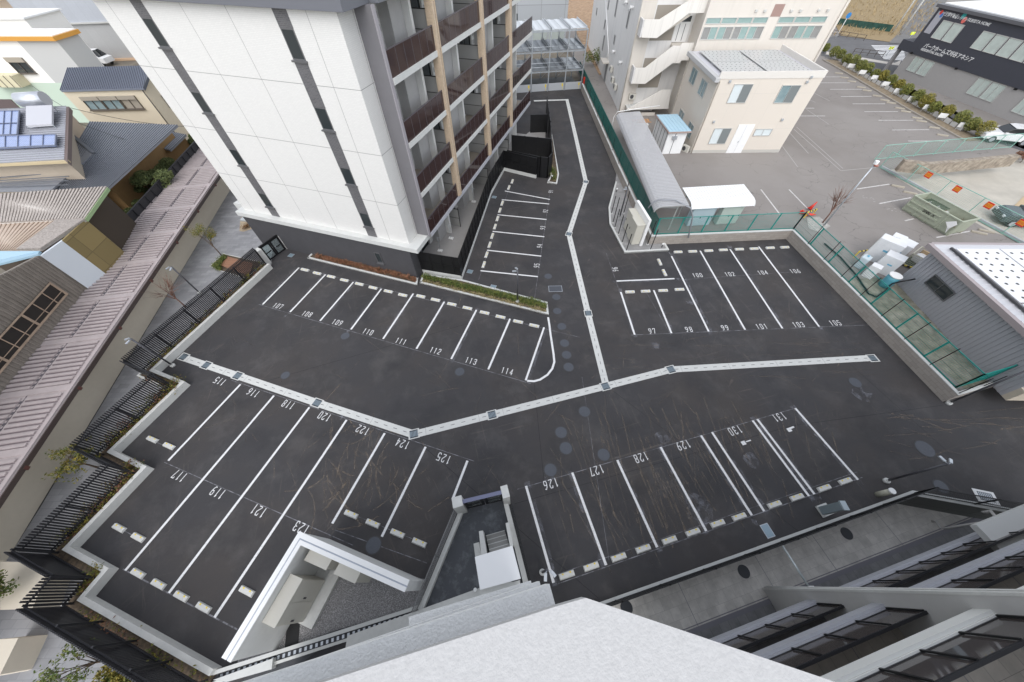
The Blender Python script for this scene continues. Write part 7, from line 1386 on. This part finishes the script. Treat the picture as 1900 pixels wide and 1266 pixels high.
# white and mint house, left edge
gz = 8.2
m1 = at(30, 75, gz); MF2 = FR(m1, 0.0 if False else math.degrees(math.atan2((at(126,70,gz) - at(0,70,gz)).y, (at(126,70,gz) - at(0,70,gz)).x)))
t = MF2.root('mint_house', 'white house with pale mint lower storey and an orange roof edge at the left', 'house'); zc = MF2.W(104, 154, 0).z; wm = mat('white_plaster', (.84, .82, .78), .85); mm = mat('mint_plaster', (.52, .62, .52), .85); gm = mat('grey_plaster', (.50, .50, .49), .85); print('mint', MF2.a, zc)
mb = MB(); mb.box(-14, 0, 0, 3, zc, gz); mb.build('upper_wall', wm, t); mb = MB(); mb.box(-14.02, .02, -.02, 3, 0, zc - .001); mb.build('lower_wall', mm, t)
dxx = MF2.G(118, 72, gz)[0]; mb = MB(); mb.box(.003, dxx - .3, .003, 2.9, zc, gz - .01); mb.build('side_wall', gm, t); mb = MB(); mb.box(.021, dxx - .3, -.018, 2.9, 0, zc - .001); mb.build('lower_wall', mm, t)
mb = MB(); mb.box(-14, dxx, -.35, 3.1, gz + .001, gz + .35); mb.build('roof_edge', mat('orange_trim', (.62, .30, .05), .5), t); mb = MB(); mb.box(-14, dxx - .2, -.1, 3.0, gz + .351, gz + .42); mb.build('roof', wm, t)
a, b_ = MF2.W(8, 107, 0), MF2.W(62, 136, 0); w_ = window(t, a.x, a.x + 2.2, b_.z, a.z, 0, 's', pane_d, mat('bronze_frame', (.13, .11, .09), .5), True, 2, depth=.12); mb = MB(); mb.box(a.x, a.x + 2.2, -.2, -.125, a.z - .4, a.z + .05); mb.build('shutter_box', MT['shutter_taupe'], w_)
a, b_ = MF2.W(-4, 128, 0), MF2.W(30, 156, 0); mb = MB(); mb.box(a.x - 2, a.x + 2.4, -1.2, -.01, b_.z, b_.z + 1.1); bl_ = mb.build('balcony', mat('balcony_cream', (.62, .57, .40), .8), t); mb = MB()
for k in range(6): mb.box(a.x - 2 + k * .85, a.x - 1.95 + k * .85, -1.25, -1.201, b_.z, b_.z + 1.15)
mb.build('balcony_posts', MT['bronze_frame'], bl_)
a = MF2.W(30, 176, 0); window(t, a.x, a.x + 3.0, a.z - 2, a.z, -.02, 's', pane_d, MT['bronze_frame'], True, 2, depth=.1); a = MF2.W(-20, 184, 0); mb = MB(); mb.box(a.x - 2, a.x + 3, -.1, -.021, a.z - 2.5, a.z); mb.build('garage_opening', mat('garage_dark', (.12, .09, .09), .8), t)
# big metal clad hall far left
HL = at(220, 112, 0); t = thing('metal_hall', 'large windowless hall clad in pale blue grey metal panels behind the houses', 'hall', (HL.x, HL.y, 0), R(4)); hp_ = mat('hall_panel', (.43, .45, .485), .55, var=.03, nodes=brick_nodes(1.6, 30, .015, (.34, .36, .39), off=0, vary=.04, bumpy=0)); hq = mat('hall_panel_low', (.41, .41, .405), .6, var=.03, nodes=brick_nodes(1.6, 30, .015, (.34, .34, .33), off=0, vary=.04, bumpy=0))
HF = FR(HL, 4); xl = HF.W(60, 55, 0).x; zsm = HF.W(150, 43, 0).z; print('hall', HL, xl, zsm)
mb = MB(); mb.box(xl, 30, 0, 25, 0.3, zsm); mb.build('lower_cladding', hq, t); mb = MB(); mb.box(xl, 30, -.03, 25, zsm + .001, 40); mb.build('upper_cladding', hp_, t); mb = MB(); mb.box(xl, 30, -.3, -.031, zsm - .1, zsm + .1); mb.build('band', alu_l, t)
mb = MB(); mb.box(xl, 30, -.5, -.01, 0, .29); mb.build('base', mat('base_peach', (.60, .42, .28), .9), t)
t = thing('small_truck', 'small white and blue truck parked before the metal hall, roof seen above the cream house', 'truck', at(186, 122, 0), math.atan2((at(215,121) - at(165,121)).y, (at(215,121) - at(165,121)).x)); 
mb = MB(); mb.ext([(x, -1, z) for x, z in [(-2.6,.5),(-2.6,2.1),(.9,2.1),(1.9,1.3),(2.5,1.2),(2.5,.5)]], (0, 2, 0)); mb.build('body', white, t, .08); mb = MB(); mb.box(-2.4, .2, -1.02, -1.005, .9, 1.5); mb.build('blue_side', mat('truck_blue', (.15, .35, .65), .4), t); mb = MB(); mb.ext([(.95,-.9,2.05),(1.85,-.9,1.33),(1.85,.9,1.33),(.95,.9,2.05)], (.05, 0, .05)); mb.build('windscreen', MT['car_glass'], t)
mb = MB(); mb.box(-2.2, .8, -1.015, -1.005, 1.55, 1.95); mb.build('side_window', MT['car_glass'], t)
for sx in (-1.7, 1.6):
    for sy in (-.95, .85): w_ = MB(); w_.tube([(sx, sy - .08, .35), (sx, sy + .14, .35)], .35, 14); w_.build('wheel', MT['tyre_black'], t)
t = thing('beige_house', 'small beige house with salmon lean-to roof in the top left corner', 'house', at(-10, 50, 0), R(5)); mb = MB(); mb.box(-20, 16, 0, 12, 0, 15); mb.build('wall', mat('tan_plaster', (.55, .45, .35), .85), t); mb = MB(); mb.box(-20, 17, -4, -.01, 6.5, 7); mb.build('roof', mat('salmon_roof', (.60, .33, .26), .7), t); mb = MB(); mb.box(2, 7, -.06, -.01, 8, 12); mb.build('window', alu, t)
t = thing('white_house', 'white flat house edge behind the orange roof trim', 'house', tuple(MF2.Wd((-1, 6, 0))), R(MF2.a)); mb = MB(); sr_ = MF2.W(66, 60, 6).x + 1; mb.box(-22, sr_, 0, 5, 0, 8.9); mb.build('wall', wm, t); mb = MB(); mb.box(-22, sr_ + .2, -.2, 5.2, 8.901, 9.05); mb.build('roof', white, t)
# overhead cables
def cable(a, b_, sag, label, r_=.02):
    P = [a.lerp(b_, k / 14) - Vector((0, 0, sag * 4 * (k / 14) * (1 - k / 14))) for k in range(15)]; t = thing('overhead_cable', label, 'cable', P[0]); mb = MB(); mb.tube([p - P[0] for p in P], r_, 5); mb.build('wire', blk, t)
cable(at(60, 160, 7.2), at(130, 205, 6.6), .2, 'thin cables hanging over the solar house roof'); cable(at(125, 199, 6.6), at(345, 235, 4.0), .3, 'thin overhead cable from the solar house over the big grey roof'); cable(at(145, 228, 6.0), at(286, 273, 4.4), .2, 'second thin cable crossing the big grey roof')
# put every empty that still sits at the world origin at the foot of its own parts
for o in [x for x in bpy.data.objects if x.type == 'EMPTY' and not x.parent and x.location.length < 1e-6 and len(x.children)]:
    M0 = Matrix.Rotation(o.rotation_euler.z, 4, 'Z'); vs = [M0 @ (c.matrix_parent_inverse @ v.co) for c in o.children if c.type == 'MESH' for v in c.data.vertices]
    if vs:
        p0 = Vector((sum(v.x for v in vs) / len(vs), sum(v.y for v in vs) / len(vs), min(v.z for v in vs))); inv = (Matrix.Translation(p0) @ M0).inverted()
        o.location = p0
        for c in o.children: c.matrix_parent_inverse = inv @ M0 @ c.matrix_parent_inverse
bpy.context.view_layer.update()
